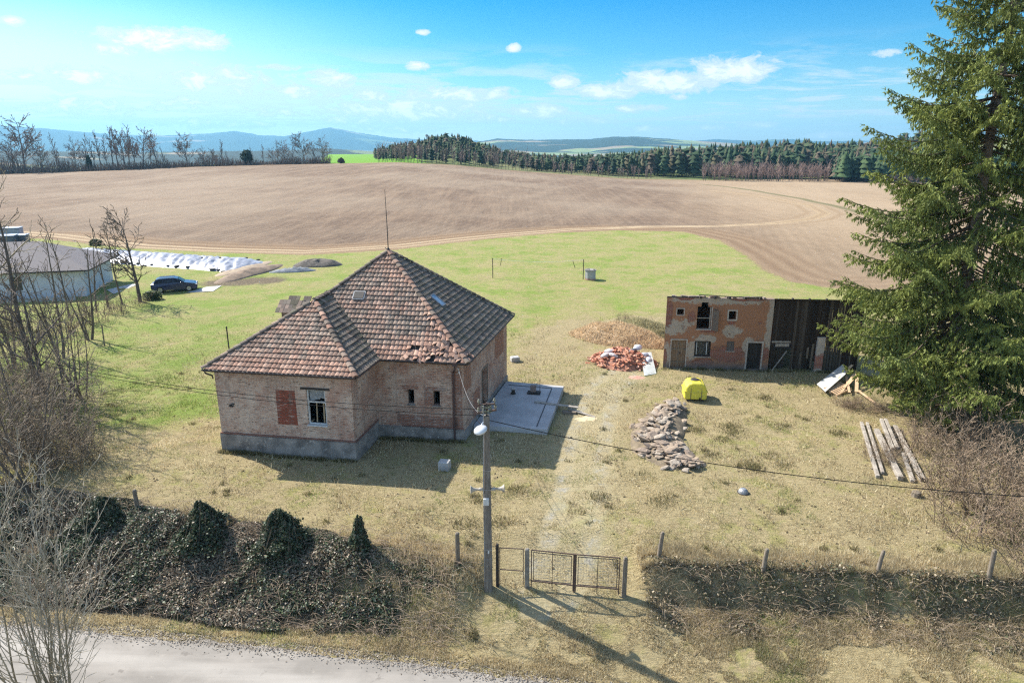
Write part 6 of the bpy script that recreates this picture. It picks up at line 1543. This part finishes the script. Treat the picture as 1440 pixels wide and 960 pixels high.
# ---- the big spruce
def spruce(loc, H, seed, label):
    rs = np.random.RandomState(seed); t = thing('spruce_tree', label, 'tree', loc)
    rad = lambda z: np.interp(z / H, [0, .05, .09, .13, .18, .25, .33, .5, .67, .85, 1], [.9, 2.2, 4.0, 5.6, 6.5, 6.7, 6.5, 5.2, 4.2, 2.0, .1])
    tr = [(0, 0, -.4, 0, 0, 2, .42, .38), (0, 0, 2, .1, 0, 9, .38, .30), (.1, 0, 9, .0, .1, 17, .30, .2), (0, .1, 17, .1, 0, 25, .2, .1), (.1, 0, 25, 0, 0, H, .1, .02)]
    t2 = MB(); t2.tube([(0, 0, -.4), (0.02, 0, 2), (.1, 0, 9), (0, .1, 17), (.1, 0, 25), (0, 0, H)], [.46, .38, .31, .21, .11, .02], 10)
    t2.build('trunk', mat('spruce_bark', (.20, .165, .135), (.12, .095, .08), 5, .95, .02, c=(.30, .26, .22), fine=20), t)
    segs = []; C = []; D = []; TI = []
    z = 1.3
    while z < H - .3:
        nb_ = rs.randint(6, 9); a0 = rs.uniform(0, 6.28)
        for b in range(nb_):
            a = a0 + b * 6.283 / nb_ + rs.uniform(-.3, .3); L = float(rad(z)) * rs.uniform(.62, 1.12)
            if rs.rand() < .07: continue
            up = np.interp(z / H, [0, .4, .8, 1], [-.18, -.02, .25, .9]); zb = z + rs.uniform(-.3, .3)
            n = max(5, int(L / .35)); pts = []
            for i in range(n + 1):
                f = i / n; x = L * f; zz_ = zb + x * up - .22 * L * math.sin(f * 2.2) * np.interp(z / H, [0, .5, 1], [1.0, .7, .2]) + .26 * L * max(0, f - .55) ** 1.3
                w = .05 * L * math.sin(f * 3 + a); pts.append(np.array([x * math.cos(a) - w * math.sin(a), x * math.sin(a) + w * math.cos(a), zz_]))
            for i in range(n): segs.append((*pts[i], *pts[i + 1], .055 * (1 - i / n) * (L / 6) + .012, .055 * (1 - (i + 1) / n) * (L / 6) + .01))
            ca, sa = math.cos(a), math.sin(a)
            for i in range(1, n + 1):
                f = i / n
                if f < .22: continue
                for side in (-1, 1, 0):
                    if rs.rand() < .12: continue
                    l2 = (L * .34 * (1.08 - f) + .32) * rs.uniform(.6, 1.15) if side else .35
                    dv = np.array([ca * .65 - sa * side * .8, sa * .65 + ca * side * .8, -.18 + rs.uniform(-.12, .12)]) if side else np.array([ca, sa, .25])
                    m_ = max(2, int(l2 / .13)); p = pts[i].copy()
                    for k in range(m_):
                        dv = dv + np.array([0, 0, -.10]) * (side != 0); dvn = dv / np.linalg.norm(dv); p2 = p + dvn * (l2 / m_)
                        g = (k + .5) / m_
                        nt = 6 if f > .45 else 5
                        for _ in range(nt):
                            hang = np.array([rs.normal() * .25, rs.normal() * .25, -.75 - rs.rand() * .5]) if rs.rand() < .62 else dvn + rs.normal(size=3) * .35
                            hang /= np.linalg.norm(hang); ln = rs.uniform(.08, .19) * (1.1 - .4 * f)
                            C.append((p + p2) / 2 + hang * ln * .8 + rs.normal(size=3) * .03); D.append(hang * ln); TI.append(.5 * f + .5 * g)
                        p = p2
        z += np.interp(z / H, [0, .5, 1], [.44, .50, .38]) * rs.uniform(.8, 1.2)
    print('SPRUCE', len(C))
    segs_mesh('branches', segs, M_bark, t, 3, np.tile([[.11, .085, .065]], (len(segs), 1)))
    C = np.array(C); D = np.array(D); TI = np.array(TI); n = len(C)
    sd = np.cross(D, rand_dirs(n, rs)); sd /= np.linalg.norm(sd, axis=1, keepdims=True) + 1e-9; sd *= rs.uniform(.018, .038, (n, 1))
    V = np.stack([C - D - sd * .7, C - D * .2 + sd * 1.1 - sd * 0, C + D, C - D * .2 - sd * 1.1], 1).reshape(-1, 3)
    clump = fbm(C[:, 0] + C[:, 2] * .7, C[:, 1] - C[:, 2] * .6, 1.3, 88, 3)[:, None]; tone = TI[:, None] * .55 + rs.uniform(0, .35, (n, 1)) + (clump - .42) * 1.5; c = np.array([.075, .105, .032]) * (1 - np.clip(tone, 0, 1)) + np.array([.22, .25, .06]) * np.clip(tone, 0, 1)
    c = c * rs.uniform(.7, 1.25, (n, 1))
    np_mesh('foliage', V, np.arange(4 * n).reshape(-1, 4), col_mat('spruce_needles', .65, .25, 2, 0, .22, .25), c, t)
    return t
bt = gp(1319, 592)
spruce((bt.x, bt.y, bt.z), 31, 5, 'towering green spruce with drooping branches covering the right edge')

# ---- ivy bank, ivy mounds, bramble bank
rs = np.random.RandomState(91)
M_ivy = col_mat('ivy_leaf', .5, .25, 3, 0, .15, .35)
def surf(x, y): return terrain(x, y)
n = 240000
x = rs.uniform(-28, -1.9, n); t = rs.rand(n); y = road_y(x) + .55 + t * (fence_y(x) + .55 - road_y(x) - .55)
keep = (vnoise(x, y, .9, 41) + .45 * vnoise(x, y, .3, 42) > .46) & (rs.rand(n) < np.interp(x, [-28, -12, -7, -4.5, -1.9], [1, .95, .75, .45, .15])) & (t < .80 + .25 * vnoise(x, y, 1.1, 49))
lowfr = np.interp(x, [-28, -9, -4.5, -2], [0.02, .10, .25, .45]); keep &= t > lowfr * vnoise(x, y, 1.5, 47) * 1.6
x, y, t = x[keep], y[keep], t[keep]; n = len(x)
lump = (.38 * fbm(x, y, 2.2, 44, 4) + .45 * vnoise(x, y, .55, 45) ** 2) * np.sin(np.pi * np.clip(t * .9 + .08, 0, 1)) * np.interp(x, [-28, -6, -3, -1.9], [1.2, 1, .4, .15])
z = surf(x, y) + lump * rs.uniform(.35, 1.05, n) + .03
V, F_ = leaf_quads(np.stack([x, y, z], 1), .035, rs, .5)
pk = rs.rand(n) + (vnoise(x, y, 1.6, 46) - .5) * .9
c = np.where((pk < .36)[:, None], [[.075, .10, .048]], np.where((pk < .54)[:, None], [[.16, .165, .115]], np.where((pk < .86)[:, None], [[.19, .145, .10]], [[.27, .215, .15]]))) * rs.uniform(.35, 1.6, (n, 1))
tag(np_mesh('ivy', V, F_, M_ivy, c), kind='stuff')
def tangle(name, n, xr, fy, hgt, L, rs, col, r=.006, arch=.5):
    S = []
    for i in range(n):
        x0 = rs.uniform(*xr); y0 = fy(x0, rs.rand()); z0 = tz(x0, y0) + .02; a = rs.uniform(0, 6.28); l = L * rs.uniform(.4, 1.2); p = np.array([x0, y0, z0]); h = hgt * rs.uniform(.3, 1)
        K = 6
        for k in range(K):
            f0, f1 = k / K, (k + 1) / K
            P0 = p + np.array([math.cos(a) * l * f0, math.sin(a) * l * f0 * .7, h * 4 * f0 * (1 - f0 * arch * 1.6)]); P1 = p + np.array([math.cos(a) * l * f1, math.sin(a) * l * f1 * .7, h * 4 * f1 * (1 - f1 * arch * 1.6)])
            P0[2] = max(P0[2], tz(P0[0], P0[1])); P1[2] = max(P1[2], tz(P1[0], P1[1])); S.append((*P0, *P1, r, r * .8))
    S = np.array(S); cc = np.array(col) * rs.uniform(.5, 1.5, (len(S), 1)); return tag(segs_mesh(name, S, M_bark, None, 3, cc), kind='stuff')
tangle('bramble_tangle', 4200, (-27, -2.2), lambda x, q: road_y(x) + .9 + q * (fence_y(x) - road_y(x) - .6), .30, 1.2, rs, (.27, .205, .15), .0065)
tangle('bramble_tangle', 1700, (5.2, 22), lambda x, q: fence_y(x) + .1 - q * 2.4, .24, .9, rs, (.26, .20, .14), .006)
n = 15000; x = 4.8 + 18.2 * rs.rand(n) ** .9; q = rs.rand(n) ** 1.2; y = fence_y(x) + .15 - q * 2.6; kp = vnoise(x, y, .7, 51) + .45 * vnoise(x, y, .25, 52) > .50 + .42 * q; x, y, q = x[kp], y[kp], q[kp]; n = len(x)
z = terrain(x, y) + .45 * fbm(x, y, 1.2, 53, 3) * rs.uniform(.3, 1, n) * (1 - .5 * q)
V, F_ = leaf_quads(np.stack([x, y, z], 1), .034, rs, .4); pk = rs.rand(n)
c = np.where((pk < .25)[:, None], [[.09, .10, .05]], np.where((pk < .65)[:, None], [[.17, .135, .085]], [[.30, .24, .155]])) * rs.uniform(.5, 1.4, (n, 1))
tag(np_mesh('bank_scrub', V, F_, M_ivy, c), kind='stuff')
def ivy_mound(px, py, r, h, label, seed, n=13000):
    rs = np.random.RandomState(seed); p = gp(px, py); t = thing('ivy_mound', label, 'ivy', p, 0, 'ivy smothered posts on the bank')
    u = rs.rand(n) ** .75; a = rs.uniform(0, 6.28, n); prof = r * (1 - u) ** .75 * (.45 + 1.1 * vnoise(np.cos(a) * 1.6, np.sin(a) * 1.6 + u * 2.4, .55, seed)) + .10
    k = rs.uniform(.7, 1.12, n) * np.where(rs.rand(n) < .06, rs.uniform(1.05, 1.3, n), 1); C = np.stack([np.cos(a) * prof * k, np.sin(a) * prof * k, u * h * (.72 + .5 * vnoise(np.cos(a) * 1.2 + 9, np.sin(a) * 1.2, .5, seed + 1)) - .05], 1)
    V, F_ = leaf_quads(C, .04, rs, .35); pk = rs.rand(n); c = np.where((pk < .62)[:, None], [[.05, .07, .034]], np.where((pk < .85)[:, None], [[.11, .13, .075]], [[.19, .15, .10]])) * rs.uniform(.5, 1.5, (n, 1))
    np_mesh('foliage', V, F_, M_ivy, c, t)
    o = MB(); o.tube([(0, 0, -.2), (.02, 0, h * .9)], .07, 6); o.build('post', M_wpost, t)
    S = []
    for i in range(40):
        b = rs.uniform(0, 6.28); q = rs.uniform(.7, 1.15) * r; S.append((math.cos(b) * q, math.sin(b) * q, rs.uniform(0, .4) * h, math.cos(b + .3) * q * .6, math.sin(b + .3) * q * .6, rs.uniform(.5, 1.12) * h, .008, .004))
    segs_mesh('vines', S, M_bark, t, 3, np.tile([[.14, .11, .08]], (40, 1)))
    return t
ivy_mound(150, 738, .8, 1.15, 'leftmost dark ivy mound, close under the left brush', 101)
ivy_mound(286, 757, .95, 1.5, 'dark ivy mound second from the left, below the house corner', 102)
ivy_mound(398, 772, 1.0, 1.5, 'dark pointed ivy mound below the bricked up window', 103, 9000)
ivy_mound(507, 778, .30, 1.4, 'slender ivy wrapped post right of the pointed ivy mound', 104, 3000)

# ---- grass blades
M_grass = col_mat('grass_blade', .8, .2, 3, 0, .35, .15)
def blades(name, x, y, h, w, cols, rs, lean=.5, zoff=0.0, zs=None):
    n = len(x); z = (terrain(x, y) if zs is None else zs) + zoff; a = rs.uniform(0, 6.28, n); b = rs.uniform(0, 6.28, n); k = lean * rs.rand(n)
    base = np.stack([x, y, z - .01], 1); tip = base + np.stack([np.cos(a) * h * k, np.sin(a) * h * k, h * np.sqrt(np.maximum(.05, 1 - k * k))], 1)
    s = np.stack([np.cos(b) * w, np.sin(b) * w, 0 * w], 1)
    V = np.stack([base - s, base + s, tip], 1).reshape(-1, 3)
    return tag(np_mesh(name, V, np.arange(3 * n).reshape(-1, 3), M_grass, cols), kind='stuff')
def inside_house(x, y):
    dx, dy = x - HX, y - HY; a = dx * HA.x + dy * HA.y; b = dx * HB.x + dy * HB.y
    i = ((a > -.05) & (a < 7.2) & (b > -.05) & (b < 12.7)) | ((a > 7) & (a < 12.4) & (b > 2.9) & (b < 12.7)) | ((a > 12) & (a < 16.3) & (b > 4.4) & (b < 11.7))
    dx, dy = x - BX, y - BY; a = dx * BA.x + dy * BA.y; b = dx * BB.x + dy * BB.y
    return i | ((a > -.05) & (a < 13) & (b > -.1) & (b < 5.7))
def grass_cols(x, y, rs, dryness=0.0):
    n = len(x); g = green_of(x, y) + (fbm(x, y, 3.0, 61, 4) - .5) * 1.7 + (vnoise(x, y, .5, 62) - .5) * .5 - dryness + rs.normal(size=n) * .10
    g = np.clip((g - .26) / .5, 0, 1)[:, None]
    pick = rs.randint(0, 4, n); dry = np.array([[.56, .46, .28], [.46, .37, .21], [.66, .58, .40], [.34, .26, .145]])[pick]; grn = np.array([[.18, .245, .052], [.25, .30, .08], [.14, .205, .04], [.33, .33, .12]])[pick]
    mott = .30 + .85 * fbm(x, y, 1.3, 66, 4)[:, None] + .55 * fbm(x, y, 5.5, 67, 3)[:, None]
    return (dry * (1 - g) + grn * g) * rs.uniform(.7, 1.3, (n, 1)) * np.clip(mott, .55, 1.3)
n = 640000
yy = 17.6 + 46 * rs.rand(n) ** 1.8; xx = (rs.rand(n) * 2 - 1) * (yy * .80 + 1.5)
kp = ~inside_house(xx, yy) & (rs.rand(n) < np.interp(yy, [42, 62], [1, 0])) & (yy > road_y(xx) + .12 + (vnoise(xx, yy, .6, 71) - .3) * .4) & (soil_of(xx, yy) < .6)
tdist = line_dist(xx, yy, TRACK); kp &= ~((np.abs(tdist - .85) < .45) & (vnoise(xx, yy, .8, 72) > .38))
kp &= vnoise(xx, yy, .35, 73) + .7 * vnoise(xx, yy, 1.1, 74) > .58
xx, yy = xx[kp], yy[kp]; n = len(xx)
hh_ = rs.uniform(.05, .13, n) * (.3 + 2.6 * fbm(xx, yy, 1.2, 75, 3) ** 2) * np.interp(yy, [18, 30, 58], [.9, 1, 1.3]); ww_ = rs.uniform(.007, .014, n) * np.interp(yy, [18, 58], [.9, 1.9])
blades('grass', xx, yy, hh_, ww_, grass_cols(xx, yy, rs), rs, .9)
# taller dead grass along the fence line, round posts and bank tops
n = 46000; x = rs.uniform(4.8, 18.5, n); y = fence_y(x) + .05 + np.abs(rs.normal(size=n)) * .55 - .15
x2 = rs.uniform(-5.2, -1.2, 9000); y2 = fence_y(x2) + rs.normal(size=9000) * .5
x3 = rs.uniform(-27, 2, 22000); y3 = road_y(x3) + .35 + np.abs(rs.normal(size=22000)) * .28
x4 = 4.8 + 19.2 * rs.rand(150000); y4 = fence_y(x4) - .1 - (1.6 + 2.2 * vnoise(x4, x4 * 0, 1.1, 79)) * rs.rand(150000) ** .8; k4 = (vnoise(x4, y4, .5, 78) > .2) & (rs.rand(150000) < np.interp(x4, [4.8, 6.5], [.15, .75])); x4, y4 = x4[k4], y4[k4]
x5 = rs.uniform(-27, -2, 50000); y5 = road_y(x5) + .7 + rs.rand(50000) * (fence_y(x5) + .6 - road_y(x5) - .7); k5 = rs.rand(50000) < np.interp(x5, [-27, -12, -6, -3], [.12, .25, .6, 1]); x5, y5 = x5[k5], y5[k5]
x = np.concatenate([x, x2, x3, x4, x5]); y = np.concatenate([y, y2, y3, y4, y5]); n = len(x); kp = vnoise(x, y, .5, 77) > .25; x, y = x[kp], y[kp]; n = len(x)
blades('dead_grass', x, y, rs.uniform(.12, .36, n) * np.where((y < road_y(x) + 1.2) | ((x > 4) & (y < fence_y(x) - .15)), .5, 1), rs.uniform(.006, .011, n), grass_cols(x, y, rs, .35) * np.where((x > 4.6) & (y < fence_y(x) - .1) & (y > fence_y(x) - 1.1), .8, 1)[:, None], rs, .75)  # shadow under the right bank's edge is put into the grass colour
# litter of stalks, clods and twigs lying on the yard
n = 16000; x = rs.uniform(-24, 22, n); y = 19 + 30 * rs.rand(n); kp = ~inside_house(x, y) & (y > road_y(x) + .4) & (vnoise(x, y, 2.2, 81) + .4 * vnoise(x, y, .6, 82) > .68); x, y = x[kp], y[kp]; n = len(x)
blades('straw_litter', x, y, rs.uniform(.12, .34, n), rs.uniform(.012, .02, n), np.array([[.62, .54, .36], [.50, .41, .25], [.30, .23, .14], [.16, .12, .08]])[rs.randint(0, 4, n)] * rs.uniform(.8, 1.2, (n, 1)), rs, 1.0, .04)
n = 2600; x = rs.uniform(-22, 21, n); y = 19 + 29 * rs.rand(n); kp = ~inside_house(x, y) & (y > road_y(x) + .4) & (vnoise(x, y, 1.6, 83) > .55); x, y = x[kp], y[kp]; n = len(x)
V, F_ = leaf_quads(np.stack([x, y, terrain(x, y) + .02], 1), .05, rs, .7); tag(np_mesh('clod_litter', V, F_, M_grass, np.array([[.17, .13, .08]]) * rs.uniform(.6, 1.9, (n, 1))), kind='stuff')
n = 9000; x = rs.uniform(-26, 6, n); y = road_y(x) + .1 + rs.normal(size=n) * .22; z = np.where(y < road_y(x), -1.455, terrain(x, y) + .02)
V, F_ = leaf_quads(np.stack([x, y, z], 1), .022, rs, 1.2); tag(np_mesh('gravel', V, F_, M_grass, np.array([[.34, .30, .25], [.22, .18, .14], [.42, .38, .32]])[rs.randint(0, 3, n)] * rs.uniform(.6, 1.3, (n, 1))), kind='stuff')
# dark weed clumps in the yard, tufts on the right lawn
cl_ = [gp(*p) for p in ((1028, 607), (1034, 612), (1015, 618), (1080, 640), (1055, 655), (1100, 655), (1095, 600), (1025, 600), (1060, 660), (935, 700), (925, 708), (980, 605), (905, 668), (1000, 640), (820, 720), (840, 700), (725, 690), (700, 735), (680, 700), (655, 740), (1075, 560), (1180, 610), (560, 770), (590, 760), (1330, 790))]
X_ = []; Y_2 = []
for c_ in cl_:
    k = rs.randint(60, 300); X_.append(c_.x + rs.normal(size=k) * .33); Y_2.append(c_.y + rs.normal(size=k) * .28)
for i in range(150):
    q_ = rs.rand(); c_ = (hw(7.0 * q_, -.2) if i % 3 == 0 else hw(7.3 + 4.6 * q_, 2.75) if i % 3 == 1 else bw(12.5 * q_, -.25)); k = rs.randint(25, 80); X_.append(c_.x + rs.normal(size=k) * .16); Y_2.append(c_.y + rs.normal(size=k) * .08)
for i in range(120):
    yq = 19.5 + 26 * rs.rand(); xq = (rs.rand() * 2 - 1) * yq * .75
    k = rs.randint(20, 70); X_.append(xq + rs.normal(size=k) * .10); Y_2.append(yq + rs.normal(size=k) * .10)
x = np.concatenate(X_); y = np.concatenate(Y_2); kp = ~inside_house(x, y) & (y > road_y(x) + .5); x, y = x[kp], y[kp]; n = len(x)
blades('weeds', x, y, rs.uniform(.10, .26, n), rs.uniform(.010, .02, n), np.array([[.17, .155, .07], [.22, .21, .08], [.15, .12, .07], [.3, .25, .14]])[rs.randint(0, 4, n)] * rs.uniform(.7, 1.2, (n, 1)), rs, .8)
# straw on the manure heap and hay bank
for (c_, rx, ry, h, rot), sd, cc in ((HEAPS[0], 12, (.60, .46, .29)), (HEAPS[1], 13, (.42, .37, .21))):
    n = 16000; q = np.sqrt(rs.rand(n)) * 1.03; a = rs.uniform(0, 6.28, n); x0 = rx * q * np.cos(a); y0 = ry * q * np.sin(a); x = c_[0] + x0 * math.cos(rot) - y0 * math.sin(rot); y = c_[1] + x0 * math.sin(rot) + y0 * math.cos(rot)
    z = terrain(x, y) + np.where(q < 1, h * (1 - np.minimum(q, 1) ** 1.8) * (.5 + 1.0 * fbm(x, y, min(rx, ry) * .8, sd, 4)), 0)
    blades('straw', x, y, rs.uniform(.08, .28, n), rs.uniform(.012, .024, n), np.array([cc]) * rs.uniform(.45, 1.5, (n, 1)), rs, .98, 0, z)

# ---- far trees on the crest (left)
FP = P_(step=[.9, .8, .7, .6], rmin=.06, kids=[2.6, 2.2, 2.0, 0], ratio=[.45, .5, .45, .4], lev=4, wob=[.035, .12, .16, .2], rr=.5)
def far_proto(kind, seed):
    q = dict(FP)
    if kind == 'slim': q.update(ratio=[.30, .45, .4, .4], ang=[.5, .6, .6, .6])
    if kind == 'wide': q.update(ratio=[.62, .5, .45, .4], start=[.2, .2, .1, .1], ang=[1.0, .7, .6, .6])
    return q
far_list = [(37, 247, 184, 'wide'), (20, 247, 205, 'wide'), (82, 243, 199, 'slim'), (60, 245, 214, 'wide'), (107, 242, 208, 'wide'), (124, 241, 199, 'slim'), (135, 241, 205, 'slim'), (144, 241, 195, 'slim'), (152, 240, 200, 'slim'), (160, 240, 191, 'slim'), (168, 240, 190, 'slim'), (176, 240, 196, 'wide'), (183, 239, 188, 'slim'), (192, 239, 196, 'slim'), (203, 238, 194, 'wide'), (213, 238, 205, 'slim'), (222, 237, 202, 'slim'), (232, 237, 214, 'slim'),
            (264, 235, 199, 'wide'), (288, 234, 215, 'wide'), (300, 234, 217, 'wide'), (313, 233, 204, 'slim'), (321, 233, 217, 'slim'), (355, 232, 212, 'slim'), (371, 232, 210, 'slim'), (385, 232, 215, 'wide'), (391, 232, 205, 'slim'), (401, 232, 207, 'wide'), (412, 231, 211, 'slim'), (428, 231, 198, 'wide'), (443, 231, 206, 'slim'), (455, 231, 204, 'wide')]
protos_ = {}
word = {'slim': 'slim upright', 'wide': 'broad crowned'}
def spot(px):
    for lim, s in ((50, 'at the left end of the far field crest'), (115, 'left of the lane on the far field crest'), (150, 'beside the ivy clad trunk on the crest'), (240, 'in the close row on the far crest'), (330, 'in the thin middle of the crest row'), (380, 'beside the dark pine on the crest'), (500, 'in the crest group before the green slope')):
        if px < lim: return s
for i, (px, by, ty, kd) in enumerate(far_list):
    Yd = 338 + (i * 37 % 14); b = at_dist(px, by, Yd); Ht = (by - ty) * Yd / 960 * 1.0 + 1.0; loc = (b[0], Yd, tz(b[0], Yd) - .2)
    if px == 264: lab = 'round bare tree standing alone in a gap of the crest row'
    else: lab = '%s leafless tree %s' % (word[kd], spot(px))
    key = (kd, i % 3)
    if key not in protos_:
        protos_[key] = bare_tree('crest_tree', lab, 'tree', loc, 12.0, .26 if kd == 'wide' else .2, 200 + i, far_proto(kd, i), col=(.13, .105, .09), twig=(.21, .165, .145), group='%s trees %s' % (word[kd], spot(px)))
        protos_[key].scale = (Ht / 12,) * 3
    else:
        dup(protos_[key], loc, i * 1.9, Ht / 12, lab, '%s trees %s' % (word[kd], spot(px)))
    for o in ():
        pass
def puff(name, label, cat, loc, rx, rz, col, n, seed, group=None, size=.5, trunk=True):
    rs = np.random.RandomState(seed); d = rand_dirs(n, rs, .1) * (rs.rand(n, 1) ** .35) * np.array([rx, rx, rz]); d *= (.75 + .5 * vnoise(d[:, 0] + d[:, 2], d[:, 1] - d[:, 2], rx * .6, seed))[:, None]
    V, F_ = leaf_quads(d + np.array([0, 0, rz * 1.05]), size, rs, .3); t = thing(name, label, cat, loc, 0, group)
    np_mesh('foliage', V, F_, M_fleaf, np.array(col) * rs.uniform(.5, 1.5, (n, 1)), t)
    segs_mesh('trunk', [(0, 0, -.3, 0, 0, rz, .25, .12)], M_bark, t, 5, [(.1, .08, .065)]); return t
M_fleaf = col_mat('far_leaf', .8, .25, .5, 0, .1, .1)
p = at_dist(348, 233, 340); puff('crest_pine', 'dark evergreen pine among the bare trees on the far crest', 'tree', (p[0], 340, tz(p[0], 340)), 2.6, 3.6, (.035, .05, .03), 500, 5)
p = at_dist(127, 241, 339); puff('crest_ivy_tree', 'dark ivy clad trunk in the left part of the crest row', 'tree', (p[0], 339, tz(p[0], 339)), 1.0, 3.4, (.03, .045, .025), 260, 6)
p = at_dist(480, 231, 338); puff('crest_bush', 'lone round bush at the foot of the bright green slope', 'bush', (p[0], 338, tz(p[0], 338)), 1.6, 1.1, (.10, .075, .06), 160, 7)
hb = None; rs = np.random.RandomState(5)
S = []
for i in range(5200):   # undergrowth strip along the crest
    px = rs.uniform(-60, 470); Yd = 337 + rs.uniform(-2, 8); u = (px - 720) / 960; x = u * Yd * .99; z = tz(x, Yd); h = rs.uniform(.8, 4.2) * (1.6 if px < 110 else 1) * (.4 + vnoise(x, Yd, 9, 3))
    S.append((x, Yd, z - .2, x + rs.normal() * .7, Yd + rs.normal() * .5, z + h, .11, .05))
tag(segs_mesh('undergrowth', S, M_bark, None, 3, np.array([[.15, .115, .095]]) * rs.uniform(.5, 1.5, (len(S), 1))), kind='stuff')

# ---- distant forests
def conifers(name, P3, H, rs, cols, jag=9, layers=5, width=.20):
    V = []; F_ = []; CC = []; off = 0
    for (x, y, z), h, c in zip(P3, H, cols):
        a0 = rs.uniform(0, 6.28); w = h * width * rs.uniform(.8, 1.25); rnd = rs.rand() < .55; top_ = .86 if rnd else 1.0
        for k in range(layers):
            zb = z + h * (.22 + .78 * k / layers) - h * .06; zt = z + h * (.22 + .78 * (k + 1.25) / layers); zt = min(zt, z + h * top_); zb = min(zb, zt - .04 * h); r_ = w * ((1.15 - .55 * (k / layers) ** 2) * (.7 if k == 0 else 1) if rnd else (1 - .82 * k / layers))
            an = a0 + k + np.arange(jag) * 2 * math.pi / jag; rr_ = r_ * np.where(np.arange(jag) % 2 == 0, rs.uniform(.85, 1.2, jag), rs.uniform(.45, .7, jag))
            ring = np.stack([x + rr_ * np.cos(an), y + rr_ * np.sin(an), zb + rs.uniform(-.04, .04, jag) * h], 1); V.append(ring); V.append([[x + rs.normal() * .1, y, zt]])
            for j in range(jag): F_.append((off + j, off + (j + 1) % jag, off + jag))
            CC += [tuple(np.array(c) * rs.uniform(.75, 1.25))] * jag; off += jag + 1
        V.append(np.array([[x - .18, y, z - .5], [x + .18, y, z - .5], [x + .1, y, z + h * .5]])); F_.append((off, off + 1, off + 2)); CC.append((.14, .10, .08)); off += 3
    return tag(np_mesh(name, np.concatenate(V), np.array(F_), M_fleaf, np.array(CC)), kind='stuff')
rs = np.random.RandomState(12)
def scatter(n, u0, u1, y0, y1, prob=None):
    u = rs.uniform(u0, u1, n); y = np.sqrt(rs.uniform(y0 ** 2, y1 ** 2, n)); x = u * y
    if prob is not None: k = rs.rand(n) < prob(u, y); u, x, y = u[k], x[k], y[k]
    return x, y
def forest(name, n, u0, u1, y0, y1, hr, tones, prob=None, front=None, hs=None):
    x, y = scatter(n, u0, u1, y0, y1, prob)
    if front is not None: k = y > front(x / y); x, y = x[k], y[k]
    h = rs.uniform(*hr, len(x)) * (.8 + .4 * vnoise(x, y, 40, 9)) * (1 if hs is None else np.interp(x / y, *hs)); c = np.array(tones)[rs.randint(0, len(tones), len(x))]
    return conifers(name, np.stack([x, y, terrain(x, y)], 1), h, rs, c)
dk = [(.035, .06, .03), (.045, .072, .034), (.028, .05, .028), (.06, .08, .038), (.085, .08, .045), (.10, .08, .055)]
forest('distant_pinewood', 620, -.195, .06, 352, 520, (8.5, 13.5), dk, lambda u, y: np.interp(u, [-.2, -.19, -.16, .0, .06], [.5, .9, 1, 1, .6]), lambda u: np.interp(u, [-.2, -.1, .06], [366, 350, 345]), ([-.195, -.15, -.11, .06], [.56, .72, .86, .75]))
forest('distant_pinewood', 1900, .03, .62, 348, 560, (13, 18), dk, None, lambda u: np.interp(u, [.03, .1, .28, .29, .45, .46, .65], [352, 362, 372, 372, 372, 350, 350]), ([.03, .12, .2, .3, .5], [.5, .6, .85, .95, 1.0]))
spr = [(.05, .085, .038), (.06, .095, .04), (.04, .07, .036)]
forest('distant_sprucewood', 520, .455, .80, 346, 420, (13, 17), spr)
def thicket_far(name, n, u0, u1, y0, y1, hr, col, front=None):
    x, y = scatter(n, u0, u1, y0, y1); z = terrain(x, y); S = []; CC = []
    for a, b, c_ in zip(x, y, z):
        h = rs.uniform(*hr)
        S.append((a, b, c_ - .3, a, b, c_ + h * .6, .12, .07)); CC.append((.17, .13, .11))
        for k in range(16):
            f = rs.uniform(.2, .8); an = rs.uniform(0, 6.28); L = h * rs.uniform(.15, .32); S.append((a, b, c_ + h * f, a + math.cos(an) * L * .6, b + math.sin(an) * L * .6, c_ + h * f + L, .09, .04)); CC.append(tuple(np.array(col) * rs.uniform(.6, 1.4)))
    return tag(segs_mesh(name, S, M_bark, None, 3, CC), kind='stuff')
thicket_far('distant_thicket', 190, .268, .452, 343, 366, (6, 10), (.27, .19, .16))
thicket_far('distant_thicket', 90, .51, .58, 341, 348, (2.5, 4.5), (.26, .19, .15))
thicket_far('distant_thicket', 70, -.19, .03, 340, 356, (6, 11), (.22, .165, .14))
thicket_far('distant_thicket', 40, .05, .2, 343, 356, (4, 7), (.24, .175, .15))
